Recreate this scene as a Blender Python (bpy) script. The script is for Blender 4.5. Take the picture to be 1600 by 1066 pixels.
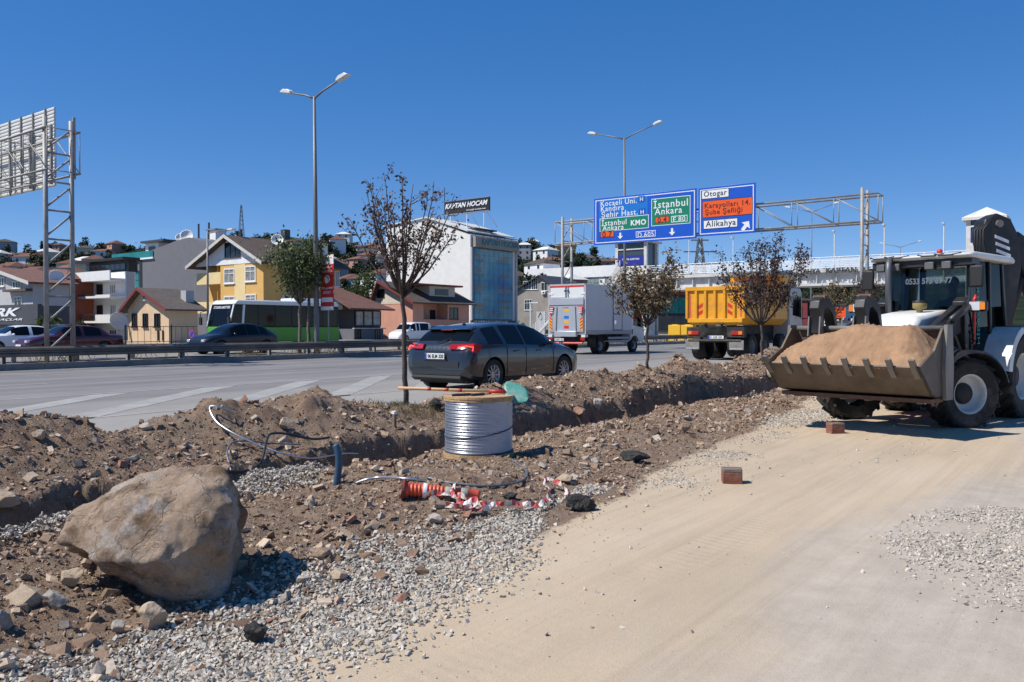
import bpy, bmesh, math, random
import numpy as np
from mathutils import Vector, Matrix, Euler

for o in list(bpy.data.objects):
    bpy.data.objects.remove(o, do_unlink=True)
scene = bpy.context.scene
C = scene.collection
rad = math.radians

# ------------------------------------------------------------------ camera, sky, sun, exposure
EYE = 1.5
PITCH = 0.93
cam_d = bpy.data.cameras.new('camera')
cam = bpy.data.objects.new('camera', cam_d)
C.objects.link(cam)
cam_d.sensor_width = 36.0
cam_d.lens = 36.0 * 1290 / 1600
cam_d.clip_start = 0.1
cam_d.clip_end = 6000
cam.location = (0, 0, EYE)
cam.rotation_euler = (rad(90 - PITCH), 0, 0)
scene.camera = cam

SUN_DIR = Vector((-0.965, -0.26, 0)).normalized()      # towards the sun, in plan
SUN_EL = 52
world = bpy.data.worlds.new('World')
scene.world = world
world.use_nodes = True
wn = world.node_tree
wn.nodes.clear()
w_out = wn.nodes.new('ShaderNodeOutputWorld')
w_bg = wn.nodes.new('ShaderNodeBackground')
w_sky = wn.nodes.new('ShaderNodeTexSky')
w_sky.sky_type = 'NISHITA'
w_sky.sun_disc = False
w_sky.sun_elevation = rad(SUN_EL)
w_sky.sun_rotation = math.atan2(SUN_DIR.x, SUN_DIR.y)
w_sky.altitude = 0
w_sky.air_density = 0.45
w_sky.dust_density = 0.0
w_sky.ozone_density = 0.3
w_bg.inputs['Strength'].default_value = 0.15
w_gam = wn.nodes.new('ShaderNodeGamma'); w_gam.inputs['Gamma'].default_value = 0.50       # the deep even blue of a very dry noon sky
w_hsv = wn.nodes.new('ShaderNodeHueSaturation')
w_hsv.inputs['Hue'].default_value = 0.512; w_hsv.inputs['Saturation'].default_value = 2.08; w_hsv.inputs['Value'].default_value = 1.34
wn.links.new(w_sky.outputs[0], w_gam.inputs['Color'])
wn.links.new(w_gam.outputs[0], w_hsv.inputs['Color'])
wn.links.new(w_hsv.outputs[0], w_bg.inputs[0])
wn.links.new(w_bg.outputs[0], w_out.inputs[0])

sun_d = bpy.data.lights.new('sun', 'SUN')
sun_d.energy = 3.6
sun_d.angle = rad(0.53)
sun_d.color = (1.0, 0.945, 0.86)
sun = bpy.data.objects.new('sun', sun_d)
C.objects.link(sun)
sv = Vector((SUN_DIR.x * math.cos(rad(SUN_EL)), SUN_DIR.y * math.cos(rad(SUN_EL)), math.sin(rad(SUN_EL))))
sun.rotation_euler = sv.to_track_quat('Z', 'Y').to_euler()
sun.location = (-20, -10, 30)

scene.render.engine = 'CYCLES'
scene.view_settings.view_transform = 'Standard'
scene.view_settings.look = 'None'
scene.view_settings.gamma = 1
scene.view_settings.exposure = 0.7
scene.view_settings.use_curve_mapping = False
try:
    scene.cycles.max_bounces = 6
    scene.cycles.use_denoising = True
except Exception:
    pass

# ------------------------------------------------------------------ frame of the road
# local x runs along the highway, away from the camera; local y across it, to the left
TH = rad(36.5)
SR, CR = math.sin(TH), math.cos(TH)
YAW = rad(90) - TH
ROAD_Z = 0.2

def W(a, l, z=0.0):
    return Vector((SR * a - CR * l, CR * a + SR * l, z))

F = 1290.0
_sp, _cp = math.sin(rad(PITCH)), math.cos(rad(PITCH))
def ray(px, py):
    u, v = (px - 800) / F, (533 - py) / F
    return Vector((u, _cp + v * _sp, -_sp + v * _cp))
def ground_at(px, py, z=0.0):
    """(a, lat) of the point of height z seen at a pixel of the survey photo"""
    d = ray(px, py); t = (z - EYE) / d.z
    X, Y = d.x * t, d.y * t
    return SR * X + CR * Y, -CR * X + SR * Y
def a_on(px, lat):
    u = (px - 800) / F
    return lat * (CR + SR * u) / (SR - CR * u)
def lat_on(px, a):
    u = (px - 800) / F
    return a * (SR - CR * u) / (CR + SR * u)
def z_at(py, a, lat):
    Y = CR * a + SR * lat
    X = SR * a - CR * lat
    v = (533 - py) / F
    # solve height from projection with the pitched camera
    t = Y / (_cp + v * _sp)
    return EYE + t * (-_sp + v * _cp)

# ------------------------------------------------------------------ materials
MATS = {}
def nodes_of(m):
    m.use_nodes = True
    nt = m.node_tree
    return nt, nt.nodes['Principled BSDF']
def PM(name, col, rough=0.6, metal=0.0, var=0.0, scale=6.0, bump=0.0, bscale=40.0, spec=None, dirt=None, dscale=1.5, coat=0.0, emit=None, estr=0.0, alpha=None, trans=0.0):
    """procedural material: base colour, blotchy variation, optional dirt and fine relief"""
    m = bpy.data.materials.new(name)
    nt, b = nodes_of(m)
    N, L = nt.nodes, nt.links
    b.inputs['Roughness'].default_value = rough
    b.inputs['Metallic'].default_value = metal
    if spec is not None: b.inputs['Specular IOR Level'].default_value = spec
    if coat: b.inputs['Coat Weight'].default_value = coat; b.inputs['Coat Roughness'].default_value = 0.05
    if trans: b.inputs['Transmission Weight'].default_value = trans
    if emit: b.inputs['Emission Color'].default_value = (*emit, 1); b.inputs['Emission Strength'].default_value = estr
    c4 = (*col, 1)
    b.inputs['Base Color'].default_value = c4
    src = None
    if var or dirt or bump:
        tc = N.new('ShaderNodeTexCoord')
    if var:
        nz = N.new('ShaderNodeTexNoise'); nz.inputs['Scale'].default_value = scale; nz.inputs['Detail'].default_value = 6
        nz.inputs['Roughness'].default_value = 0.65
        L.new(tc.outputs['Object'], nz.inputs['Vector'])
        rp = N.new('ShaderNodeValToRGB')
        rp.color_ramp.elements[0].position = 0.3; rp.color_ramp.elements[1].position = 0.72
        rp.color_ramp.elements[0].color = (*[max(0, c * (1 - var)) for c in col], 1)
        rp.color_ramp.elements[1].color = (*[min(1, c * (1 + var)) for c in col], 1)
        L.new(nz.outputs['Fac'], rp.inputs['Fac'])
        src = rp.outputs['Color']
    if dirt:
        nz2 = N.new('ShaderNodeTexNoise'); nz2.inputs['Scale'].default_value = dscale; nz2.inputs['Detail'].default_value = 8
        nz2.inputs['Roughness'].default_value = 0.7
        L.new(tc.outputs['Object'], nz2.inputs['Vector'])
        r2 = N.new('ShaderNodeValToRGB')
        r2.color_ramp.elements[0].position = 0.48; r2.color_ramp.elements[1].position = 0.75
        r2.color_ramp.elements[0].color = (0, 0, 0, 1); r2.color_ramp.elements[1].color = (1, 1, 1, 1)
        L.new(nz2.outputs['Fac'], r2.inputs['Fac'])
        mx = N.new('ShaderNodeMix'); mx.data_type = 'RGBA'
        L.new(r2.outputs['Color'], mx.inputs['Factor'])
        if src: L.new(src, mx.inputs[6])
        else: mx.inputs[6].default_value = c4
        mx.inputs[7].default_value = (*dirt, 1)
        src = mx.outputs[2]
    if src: L.new(src, b.inputs['Base Color'])
    if bump:
        nb = N.new('ShaderNodeTexNoise'); nb.inputs['Scale'].default_value = bscale; nb.inputs['Detail'].default_value = 6
        L.new(tc.outputs['Object'], nb.inputs['Vector'])
        bp = N.new('ShaderNodeBump'); bp.inputs['Strength'].default_value = bump; bp.inputs['Distance'].default_value = 0.02
        L.new(nb.outputs['Fac'], bp.inputs['Height'])
        L.new(bp.outputs['Normal'], b.inputs['Normal'])
    MATS[name] = m
    return m
def M(name):
    return MATS[name]

# ------------------------------------------------------------------ mesh builder
class MB:
    def __init__(s):
        s.v = []; s.f = []
    def add(s, vs, fs):
        n = len(s.v)
        s.v.extend([tuple(v) for v in vs])
        s.f.extend([tuple(i + n for i in f) for f in fs])
        return s
    def box(s, x0, y0, z0, x1, y1, z1):
        x0, x1 = min(x0, x1), max(x0, x1); y0, y1 = min(y0, y1), max(y0, y1); z0, z1 = min(z0, z1), max(z0, z1)
        return s.add([(x0,y0,z0),(x1,y0,z0),(x1,y1,z0),(x0,y1,z0),(x0,y0,z1),(x1,y0,z1),(x1,y1,z1),(x0,y1,z1)],
                     [(0,3,2,1),(4,5,6,7),(0,1,5,4),(1,2,6,5),(2,3,7,6),(3,0,4,7)])
    def obox(s, c, size, mat):
        """box centred at c, size, turned by a 3x3/4x4 matrix"""
        hx, hy, hz = [q / 2 for q in size]
        vs = [Vector(c) + mat @ Vector((x*hx, y*hy, z*hz)) for z in (-1,1) for x, y in ((-1,-1),(1,-1),(1,1),(-1,1))]
        return s.add(vs, [(0,3,2,1),(4,5,6,7),(0,1,5,4),(1,2,6,5),(2,3,7,6),(3,0,4,7)])
    def bar(s, p, q, w, h, up=(0,0,1)):
        p, q = Vector(p), Vector(q); d = (q - p); L = d.length
        if L < 1e-6: return s
        d.normalize(); u = Vector(up)
        if abs(d.dot(u)) > 0.99: u = Vector((1,0,0))
        sx = d.cross(u).normalized(); uz = sx.cross(d)
        vs = []
        for e in (p, q):
            for a, b in ((-1,-1),(1,-1),(1,1),(-1,1)):
                vs.append(e + sx * (a*w/2) + uz * (b*h/2))
        return s.add(vs, [(3,2,1,0),(4,5,6,7),(0,1,5,4),(1,2,6,5),(2,3,7,6),(3,0,4,7)])
    def tube(s, pts, radii, n=8, caps=True):
        pts = [Vector(p) for p in pts]
        if not hasattr(radii, '__len__'): radii = [radii] * len(pts)
        base = len(s.v); prev = None
        for i, p in enumerate(pts):
            t = (pts[min(i+1, len(pts)-1)] - pts[max(i-1, 0)])
            if t.length < 1e-9: t = Vector((0,0,1))
            t.normalize()
            if prev is None:
                u = Vector((0,0,1)) if abs(t.z) < 0.9 else Vector((1,0,0))
                x = t.cross(u).normalized()
            else:
                x = (prev - t * prev.dot(t))
                if x.length < 1e-6: x = t.cross(Vector((0,0,1)))
                x.normalize()
            prev = x; y = t.cross(x)
            for k in range(n):
                an = 2*math.pi*k/n
                s.v.append(tuple(p + (x*math.cos(an) + y*math.sin(an)) * radii[i]))
        for i in range(len(pts)-1):
            for k in range(n):
                a = base + i*n + k; b = base + i*n + (k+1) % n
                s.f.append((a, b, b+n, a+n))
        if caps:
            s.f.append(tuple(base + k for k in reversed(range(n))))
            s.f.append(tuple(base + (len(pts)-1)*n + k for k in range(n)))
        return s
    def cyl(s, p, q, r, r2=None, n=16, caps=True):
        return s.tube([p, q], [r, r if r2 is None else r2], n, caps)
    def lathe(s, prof, centre=(0,0,0), axis='y', n=32, closed=False):
        """prof: list of (radius, along). revolved about axis through centre"""
        base = len(s.v); c = Vector(centre); m = len(prof)
        for k in range(n):
            an = 2*math.pi*k/n; ca, sa = math.cos(an), math.sin(an)
            for r, h in prof:
                if axis == 'y': p = (r*ca, h, r*sa)
                elif axis == 'x': p = (h, r*ca, r*sa)
                else: p = (r*ca, r*sa, h)
                s.v.append(tuple(c + Vector(p)))
        e = m if closed else m-1
        for k in range(n):
            for j in range(e):
                a = base + k*m + j; b = base + k*m + (j+1) % m
                a2 = base + ((k+1) % n)*m + j; b2 = base + ((k+1) % n)*m + (j+1) % m
                s.f.append((a, b, b2, a2) if axis != 'y' else (a, a2, b2, b))
        return s
    def prism(s, poly, lo, hi, axis='y'):
        """poly of (u,v) extruded along axis from lo to hi. axis y: (x,z); x: (y,z); z: (x,y)"""
        def P(u, v, h):
            return {'y': (u, h, v), 'x': (h, u, v), 'z': (u, v, h)}[axis]
        n = len(poly)
        vs = [P(u, v, lo) for u, v in poly] + [P(u, v, hi) for u, v in poly]
        fs = [tuple(range(n)), tuple(reversed(range(n, 2*n)))]
        for i in range(n):
            j = (i+1) % n
            fs.append((i, i+n, j+n, j))
        return s.add(vs, fs)
    def quad(s, a, b, c, d):
        return s.add([a, b, c, d], [(0,1,2,3)])
    def grid(s, pts):
        """pts[i][j] -> surface"""
        base = len(s.v); m = len(pts[0])
        for row in pts:
            for p in row: s.v.append(tuple(p))
        for i in range(len(pts)-1):
            for j in range(m-1):
                a = base + i*m + j
                s.f.append((a, a+1, a+m+1, a+m))
        return s
    def sphere(s, c, r, n=12, m=8, sc=(1,1,1)):
        prof = [(max(1e-4, math.sin(math.pi*i/m)) * r, -math.cos(math.pi*i/m) * r) for i in range(m+1)]
        b = len(s.v)
        s.lathe(prof, (0,0,0), 'z', n)
        for i in range(b, len(s.v)):
            v = s.v[i]; s.v[i] = (v[0]*sc[0]+c[0], v[1]*sc[1]+c[1], v[2]*sc[2]+c[2])
        return s
    def xform(s, mat):
        s.v = [tuple(mat @ Vector(v)) for v in s.v]
        return s
    def mesh(s, name):
        me = bpy.data.meshes.new(name)
        me.from_pydata(s.v, [], s.f)
        me.update()
        return me
    def build(s, name, mat, parent=None, smooth=False, bevel=0.0, fix=True, auto=None):
        me = s.mesh(name)
        if fix:
            bm = bmesh.new(); bm.from_mesh(me)
            bmesh.ops.recalc_face_normals(bm, faces=bm.faces)
            bm.to_mesh(me); bm.free()
        me.materials.append(mat if not isinstance(mat, str) else MATS[mat])
        o = bpy.data.objects.new(name, me)
        C.objects.link(o)
        if parent is not None: o.parent = parent
        if smooth or auto:
            me.polygons.foreach_set('use_smooth', [True]*len(me.polygons))
        if bevel:
            b = o.modifiers.new('bevel', 'BEVEL'); b.width = bevel; b.segments = 2; b.limit_method = 'ANGLE'; b.angle_limit = rad(40)
            me.polygons.foreach_set('use_smooth', [True]*len(me.polygons))
        if bevel or auto:
            try: me.set_sharp_from_angle(angle=rad(auto or 40))
            except Exception: pass
        return o

def tag(o, label=None, cat=None, group=None, kind=None):
    if label: o['label'] = label
    if cat: o['category'] = cat
    if group: o['group'] = group
    if kind: o['kind'] = kind
    return o
def thing(name, label, cat, a=0, l=0, z=0.0, yaw=0.0, group=None):
    """Empty at a thing's base, in the road frame"""
    o = bpy.data.objects.new(name, None); C.objects.link(o)
    o.empty_display_size = 0.3
    o.location = W(a, l, z); o.rotation_euler = (0, 0, YAW + yaw)
    return tag(o, label, cat, group)
def place(o, a, l, z=0.0, yaw=0.0):
    o.location = W(a, l, z); o.rotation_euler = (0, 0, YAW + yaw)
    return o
def copy_tree(o, parent=None):
    c = o.copy(); C.objects.link(c); c.parent = parent
    for ch in list(o.children): copy_tree(ch, c)
    return c
def np_mesh(name, V, Fc, mat, parent=None, smooth=False):
    """fast mesh from numpy arrays of verts and equal-sized faces"""
    me = bpy.data.meshes.new(name)
    V = np.asarray(V, dtype=np.float32); Fc = np.asarray(Fc, dtype=np.int32)
    k = Fc.shape[1]
    me.vertices.add(len(V)); me.vertices.foreach_set('co', V.ravel())
    me.loops.add(Fc.size); me.loops.foreach_set('vertex_index', Fc.ravel())
    me.polygons.add(len(Fc))
    me.polygons.foreach_set('loop_start', np.arange(0, Fc.size, k, dtype=np.int32))
    try: me.polygons.foreach_set('loop_total', np.full(len(Fc), k, dtype=np.int32))
    except Exception: pass
    me.update(calc_edges=True); me.validate()
    me.polygons.foreach_set('use_smooth', np.full(len(me.polygons), bool(smooth)))
    me.materials.append(mat)
    o = bpy.data.objects.new(name, me); C.objects.link(o)
    if parent is not None: o.parent = parent
    return o

def text_mesh(s, thick=0.0, shear=0.0, ext=0.002, spacing=1.0):
    cu = bpy.data.curves.new('lettering', 'FONT')
    cu.body = s; cu.size = 1.0; cu.extrude = ext; cu.offset = thick; cu.shear = shear; cu.space_character = spacing
    cu.resolution_u = 3
    cu.align_x = 'CENTER'; cu.align_y = 'BOTTOM_BASELINE'
    o = bpy.data.objects.new('lettering', cu); C.objects.link(o)
    dg = bpy.context.evaluated_depsgraph_get()
    me = bpy.data.meshes.new_from_object(o.evaluated_get(dg))
    bpy.data.objects.remove(o, do_unlink=True); bpy.data.curves.remove(cu)
    return me
def text(name, s, mat, parent, origin, right, up, width=None, height=None, thick=0.0, shear=0.0, depth=0.004, spacing=1.0):
    """lettering in relief; origin = centre of its box; right/up = directions in the parent's frame"""
    me = text_mesh(s, thick, shear, 0.5, spacing)
    n = len(me.vertices)
    co = np.empty(n*3, dtype=np.float32); me.vertices.foreach_get('co', co); co = co.reshape(-1, 3)
    lo, hi = co.min(0), co.max(0)
    w, h = hi[0]-lo[0], hi[1]-lo[1]
    sx = (width / w) if width else None
    sy = (height / h) if height else None
    if sx is None: sx = sy
    if sy is None: sy = sx
    r = np.array(Vector(right).normalized()); u = np.array(Vector(up).normalized()); nn = np.cross(r, u)
    P = np.array(origin) + np.outer((co[:,0]-(lo[0]+hi[0])/2)*sx, r) + np.outer((co[:,1]-(lo[1]+hi[1])/2)*sy, u) + np.outer(np.sign(co[:,2])*depth, nn)
    me.vertices.foreach_set('co', P.astype(np.float32).ravel()); me.update()
    me.materials.clear(); me.materials.append(mat if not isinstance(mat, str) else MATS[mat])
    me.name = name
    o = bpy.data.objects.new(name, me); C.objects.link(o)
    if parent is not None: o.parent = parent
    return o

def bool_cut(o, cutter):
    me = cutter.mesh('cutter')
    bm = bmesh.new(); bm.from_mesh(me); bmesh.ops.recalc_face_normals(bm, faces=bm.faces); bm.to_mesh(me); bm.free()
    c = bpy.data.objects.new('cutter', me); C.objects.link(c)
    c.parent = o.parent
    md = o.modifiers.new('cut', 'BOOLEAN'); md.operation = 'DIFFERENCE'; md.object = c; md.solver = 'EXACT'
    dg = bpy.context.evaluated_depsgraph_get()
    nm = bpy.data.meshes.new_from_object(o.evaluated_get(dg))
    o.modifiers.remove(md)
    old = o.data; nm.name = old.name; o.data = nm
    bpy.data.objects.remove(c, do_unlink=True)
    return o

# ------------------------------------------------------------------ noise
def _hash(ix, iy, seed):
    h = (ix.astype(np.int64) * 374761393 + iy.astype(np.int64) * 668265263 + seed * 1442695041) & 0xFFFFFFFF
    h = ((h ^ (h >> 13)) * 1274126177) & 0xFFFFFFFF
    h = (h ^ (h >> 16)) & 0xFFFFFF
    return h / float(0xFFFFFF)
def vnoise(x, y, seed=0):
    x = np.asarray(x, dtype=np.float64); y = np.asarray(y, dtype=np.float64)
    ix, iy = np.floor(x), np.floor(y)
    fx, fy = x-ix, y-iy
    fx = fx*fx*(3-2*fx); fy = fy*fy*(3-2*fy)
    a = _hash(ix, iy, seed); b = _hash(ix+1, iy, seed); c = _hash(ix, iy+1, seed); d = _hash(ix+1, iy+1, seed)
    return (a*(1-fx)+b*fx)*(1-fy) + (c*(1-fx)+d*fx)*fy
def fbm(x, y, octaves=4, seed=0, gain=0.5):
    x = np.asarray(x, dtype=np.float64); y = np.asarray(y, dtype=np.float64)
    t = np.zeros(np.broadcast(x, y).shape); amp = 1.0; tot = 0.0
    for o in range(octaves):
        c, s_ = math.cos(o*0.7), math.sin(o*0.7)
        t = t + amp * (vnoise((x*c - y*s_) * 2**o + 17.3*o, (x*s_ + y*c) * 2**o + 5.1*o, seed+o) - 0.5); tot += amp; amp *= gain
    return t / tot * 2
def sstep(e0, e1, x):
    t = np.clip((np.asarray(x, dtype=np.float64) - e0) / (e1 - e0), 0, 1)
    return t*t*(3-2*t)
# ------------------------------------------------------------------ the ground: site, highway, verge
random.seed(7); rng = np.random.default_rng(11)

CREST_A = [-12, 0, 2.5, 3.3, 3.65, 4.5, 5.1, 5.5, 6.3, 7.06, 7.6, 8.1, 9.2, 10.2, 12.2, 14.4, 17.4, 18.8, 20.5, 22.2, 24.6, 27, 32, 50, 240]
CREST_Z = [.35, .5, .58, .62, .60, .38, .50, .60, .50, .58, .50, .30, .24, .42, .48, .52, .60, .66, .50, .44, .70, .6, .35, .25, .22]
EDGE_A = [-12, 0, 1.5, 2.8, 4.5, 6, 9, 12, 16, 20, 26, 40]
EDGE_L = [2.6, 2.9, 3.05, 3.15, 3.3, 3.58, 3.95, 4.3, 4.9, 5.6, 6.4, 7.0]

def trench_mask(a, l):
    """1 inside the cable trench"""
    cen = 6.78 + 0.022 * np.clip(a - 3, 0, 20) + 0.10 * fbm(a*0.55, 0*a, 2, 91)
    wid = 0.28 + 0.16 * fbm(a*1.1, 0*a+3, 3, 92)
    d = np.abs(l - cen)
    m = 1 - sstep(wid - .02, wid + 0.20, d + 0.15 * fbm(a*2.6, l*2.6, 4, 93) + 0.05 * fbm(a*9, l*9, 2, 94))
    ends = sstep(-3, -2, a) * (1 - sstep(22.0, 23.0, a))
    # where loose gravel and spoil have been pushed back in
    fill = 1 - 0.85 * np.exp(-((a - 4.75) / 0.75)**2) - 0.55 * np.exp(-((a - 9.0) / 0.6)**2) - 0.5 * np.exp(-((a - 13.4) / 0.9)**2) - 0.45 * np.exp(-((a - 17.6) / 0.7)**2) - .3 * np.clip(fbm(a*1.3, 0*a, 2, 95), 0, 1)
    return m * ends * np.clip(fill, 0, 1)

def edge_l(a): return np.interp(a, EDGE_A, EDGE_L)

def height(a, l):
    a = np.asarray(a, dtype=np.float64); l = np.asarray(l, dtype=np.float64)
    wob = 0.35 * fbm(a*0.5, l*0.5, 3, 5)
    e = edge_l(a) + 0.35 * fbm(a*0.9, l*0.2, 3, 6)
    # packed haul road: almost flat with faint ruts along the road
    z = 0.03 * fbm(a*0.12, l*0.5, 3, 1) + 0.012 * fbm(a*0.25, l*3.2, 3, 2)
    z = z + 0.012 * fbm(a*1.7, l*1.7, 3, 3) * sstep(1.2, 2.6, l)
    # spoil bank between haul road and trench
    bank = sstep(0.0, 1.5, l - e) * (1 - sstep(9.2, 9.7, l + 0.5*wob))
    z = z + bank * (0.13 - 0.10 * sstep(4.9, 6.2, l) * (1 - sstep(6.9, 7.2, l)) + 0.11 * fbm(a*0.9, l*0.9, 4, 7) + 0.035 * fbm(a*5, l*5, 3, 8))
    # ridge of spoil between trench and highway
    cr = np.interp(a, CREST_A, CREST_Z) + 0.10 * fbm(a*1.1, 0*a, 3, 9)
    lc = 8.35 + 0.22 * fbm(a*0.45, 0*a, 2, 10)
    prof = np.where(l < lc, sstep(7.12, lc, np.minimum(l, lc)), 1 - sstep(lc + 0.1, 9.55 + wob*0.6, l))
    lump = 1 + 0.42 * fbm(a*2.0, l*2.3, 5, 12)
    z = np.maximum(z, 0) * (l < 9.6) + prof * np.maximum(cr - 0.10, 0.02) * lump + np.minimum(z, 0)
    z = z + bank * (0.06 * np.abs(fbm(a*6, l*6, 4, 13)) + 0.035 * np.clip(fbm(a*13, l*13, 3, 15) - .1, 0, 1))
    z = z - 0.70 * trench_mask(a, l) * (0.9 + 0.25 * fbm(a*2, l*2, 3, 14))
    # little knoll under the wooden reel and under the boulder
    z = z - 0.13 * np.exp(-((a - 2.2)/.75)**2 - ((l - 3.95)/.7)**2)
    z = np.where(l > 9.0, z - 0.25 * sstep(9.3, 10.2, l), z)
    return z

def grade(segments):
    out = []
    for lo, hi, st in segments:
        n = max(1, int(round((hi-lo)/st)))
        out += list(np.linspace(lo, hi, n, endpoint=False))
    out.append(segments[-1][1])
    return np.array(out)
ga = grade([(-14, 0.8, 0.25), (0.8, 9, 0.034), (9, 16, 0.055), (16, 27, 0.09), (27, 40, 0.3), (40, 240, 5)])
gl = grade([(-90, -10, 5), (-10, -4, .3), (-4, 0, 0.1), (0, 2.4, 0.08), (2.4, 10.2, 0.034)])
A_, L_ = np.meshgrid(ga, gl, indexing='ij')
Z_ = height(A_, L_)
NI, NJ = A_.shape
V = np.stack([A_.ravel(), L_.ravel(), Z_.ravel()], 1)
idx = np.arange(NI*NJ).reshape(NI, NJ)
Fq = np.stack([idx[:-1,:-1].ravel(), idx[1:,:-1].ravel(), idx[1:,1:].ravel(), idx[:-1,1:].ravel()], 1)

# --- soil material
def soil_material():
    m = bpy.data.materials.new('soil')
    nt, b = nodes_of(m); N, L = nt.nodes, nt.links
    tc = N.new('ShaderNodeTexCoord')
    at = N.new('ShaderNodeAttribute'); at.attribute_name = 'road_dust'
    ag = N.new('ShaderNodeAttribute'); ag.attribute_name = 'grit'
    def noise(scale, detail=6, rough=0.6, vec=None, stretch=None):
        n = N.new('ShaderNodeTexNoise'); n.inputs['Scale'].default_value = scale; n.inputs['Detail'].default_value = detail; n.inputs['Roughness'].default_value = rough
        if stretch:
            mp = N.new('ShaderNodeMapping'); mp.inputs['Scale'].default_value = stretch
            L.new(tc.outputs['Object'], mp.inputs['Vector']); L.new(mp.outputs[0], n.inputs['Vector'])
        else: L.new(tc.outputs['Object'], n.inputs['Vector'])
        return n.outputs['Fac']
    def ramp(fac, stops):
        r = N.new('ShaderNodeValToRGB'); cr = r.color_ramp
        while len(cr.elements) < len(stops): cr.elements.new(0.5)
        for e, (p, c) in zip(cr.elements, stops): e.position = p; e.color = (*c, 1)
        L.new(fac, r.inputs['Fac']); return r.outputs['Color']
    def mix(f, c1, c2, mode='MIX'):
        x = N.new('ShaderNodeMix'); x.data_type = 'RGBA'; x.blend_type = mode
        if isinstance(f, float): x.inputs['Factor'].default_value = f
        else: L.new(f, x.inputs['Factor'])
        L.new(c1, x.inputs[6]); L.new(c2, x.inputs[7]); return x.outputs[2]
    clod = ramp(noise(9, 8, 0.7), [(0.30, (.165, .114, .080)), (0.46, (.28, .200, .143)), (0.60, (.37, .278, .204)), (0.8, (.44, .35, .265))])
    red = ramp(noise(1.7, 5), [(0.40, (.31, .25, .19)), (0.55, (.26, .18, .125)), (0.72, (.25, .12, .075))])
    clod = mix(0.30, clod, red)
    fine = ramp(noise(70, 4, 0.8), [(0.3, (.55, .55, .55)), (0.7, (1.25, 1.22, 1.2))])
    clod = mix(0.7, clod, fine, 'MULTIPLY')
    sand = ramp(noise(0.55, 7, 0.62, stretch=(0.45, 1.5, 1)), [(0.30, (.40, .325, .235)), (0.50, (.475, .38, .272)), (0.70, (.51, .42, .315))])
    grey = ramp(noise(3.0, 8, 0.7), [(0.3, (.37, .32, .262)), (0.7, (.48, .42, .35))])
    gm = N.new('ShaderNodeMath'); gm.operation = 'MULTIPLY'; gm.inputs[1].default_value = 1.0
    gn = N.new('ShaderNodeMath'); gn.operation = 'MULTIPLY_ADD'; gn.inputs[1].default_value = .8; gn.inputs[2].default_value = -.4
    L.new(noise(2.2, 9, .72, stretch=(.5, 1.3, 1)), gn.inputs[0]); ga_ = N.new('ShaderNodeMath'); ga_.operation = 'ADD'; L.new(ag.outputs['Fac'], ga_.inputs[0]); L.new(gn.outputs[0], ga_.inputs[1])
    gsep = ramp(ga_.outputs[0], [(0.2, (0, 0, 0)), (0.8, (1, 1, 1))])
    L.new(gsep, gm.inputs[0])
    sand = mix(gm.outputs[0], sand, grey)
    streak = ramp(noise(1.0, 8, 0.68, stretch=(0.16, 7.0, 1)), [(0.34, (.88, .88, .88)), (0.52, (1.0, 1.0, 1.0)), (0.75, (1.04, 1.04, 1.04))])
    sand = mix(0.9, sand, streak, 'MULTIPLY')
    fleck = ramp(noise(140, 3, 0.8), [(0.30, (.70, .69, .68)), (0.48, (1, 1, 1)), (0.78, (1.08, 1.08, 1.08))])
    sand = mix(0.8, sand, fleck, 'MULTIPLY')
    spots = ramp(noise(5.5, 4, .5), [(0.205, (.45, .43, .41)), (0.235, (1, 1, 1))])
    sand = mix(1.0, sand, spots, 'MULTIPLY')
    # break the border between the two up
    bn = noise(6, 7, 0.75)
    ad = N.new('ShaderNodeMath'); ad.operation = 'MULTIPLY_ADD'; ad.inputs[1].default_value = 0.9; ad.inputs[2].default_value = -0.45
    L.new(bn, ad.inputs[0])
    sm = N.new('ShaderNodeMath'); sm.operation = 'ADD'; L.new(at.outputs['Fac'], sm.inputs[0]); L.new(ad.outputs[0], sm.inputs[1])
    rs = ramp(sm.outputs[0], [(0.40, (0, 0, 0)), (0.60, (1, 1, 1))])
    L.new(mix(rs, clod, sand), b.inputs['Base Color'])
    b.inputs['Roughness'].default_value = 0.95
    b.inputs['Specular IOR Level'].default_value = 0.15
    bp = N.new('ShaderNodeBump'); bp.inputs['Distance'].default_value = 0.03
    sb = ramp(rs, [(0.0, (.85, .85, .85)), (1.0, (.30, .30, .30))])
    L.new(sb, bp.inputs['Strength'])
    hsum = N.new('ShaderNodeMath'); hsum.operation = 'ADD'
    wv = N.new('ShaderNodeTexWave'); wv.bands_direction = 'X'; wv.inputs['Scale'].default_value = 3.4; wv.inputs['Distortion'].default_value = 2.5; wv.inputs['Detail'].default_value = 3
    L.new(tc.outputs['Object'], wv.inputs['Vector'])
    tk_ = N.new('ShaderNodeAttribute'); tk_.attribute_name = 'track'
    tm = N.new('ShaderNodeMath'); tm.operation = 'MULTIPLY'; L.new(wv.outputs['Fac'], tm.inputs[0]); L.new(tk_.outputs['Fac'], tm.inputs[1])
    nmx = N.new('ShaderNodeMath'); nmx.operation = 'ADD'; L.new(noise(28, 8, 0.75), nmx.inputs[0]); L.new(tm.outputs[0], nmx.inputs[1])
    L.new(nmx.outputs[0], hsum.inputs[0]); L.new(noise(110, 4, 0.7), hsum.inputs[1])
    L.new(hsum.outputs[0], bp.inputs['Height']); L.new(bp.outputs['Normal'], b.inputs['Normal'])
    return m
SOIL = soil_material()
site = np_mesh('site_ground', V, Fq, SOIL, smooth=True)
site.rotation_euler = (0, 0, YAW)
tag(site, 'dug up site ground with pale haul road and spoil banks', None, None, 'structure')
eL = edge_l(A_)
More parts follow.
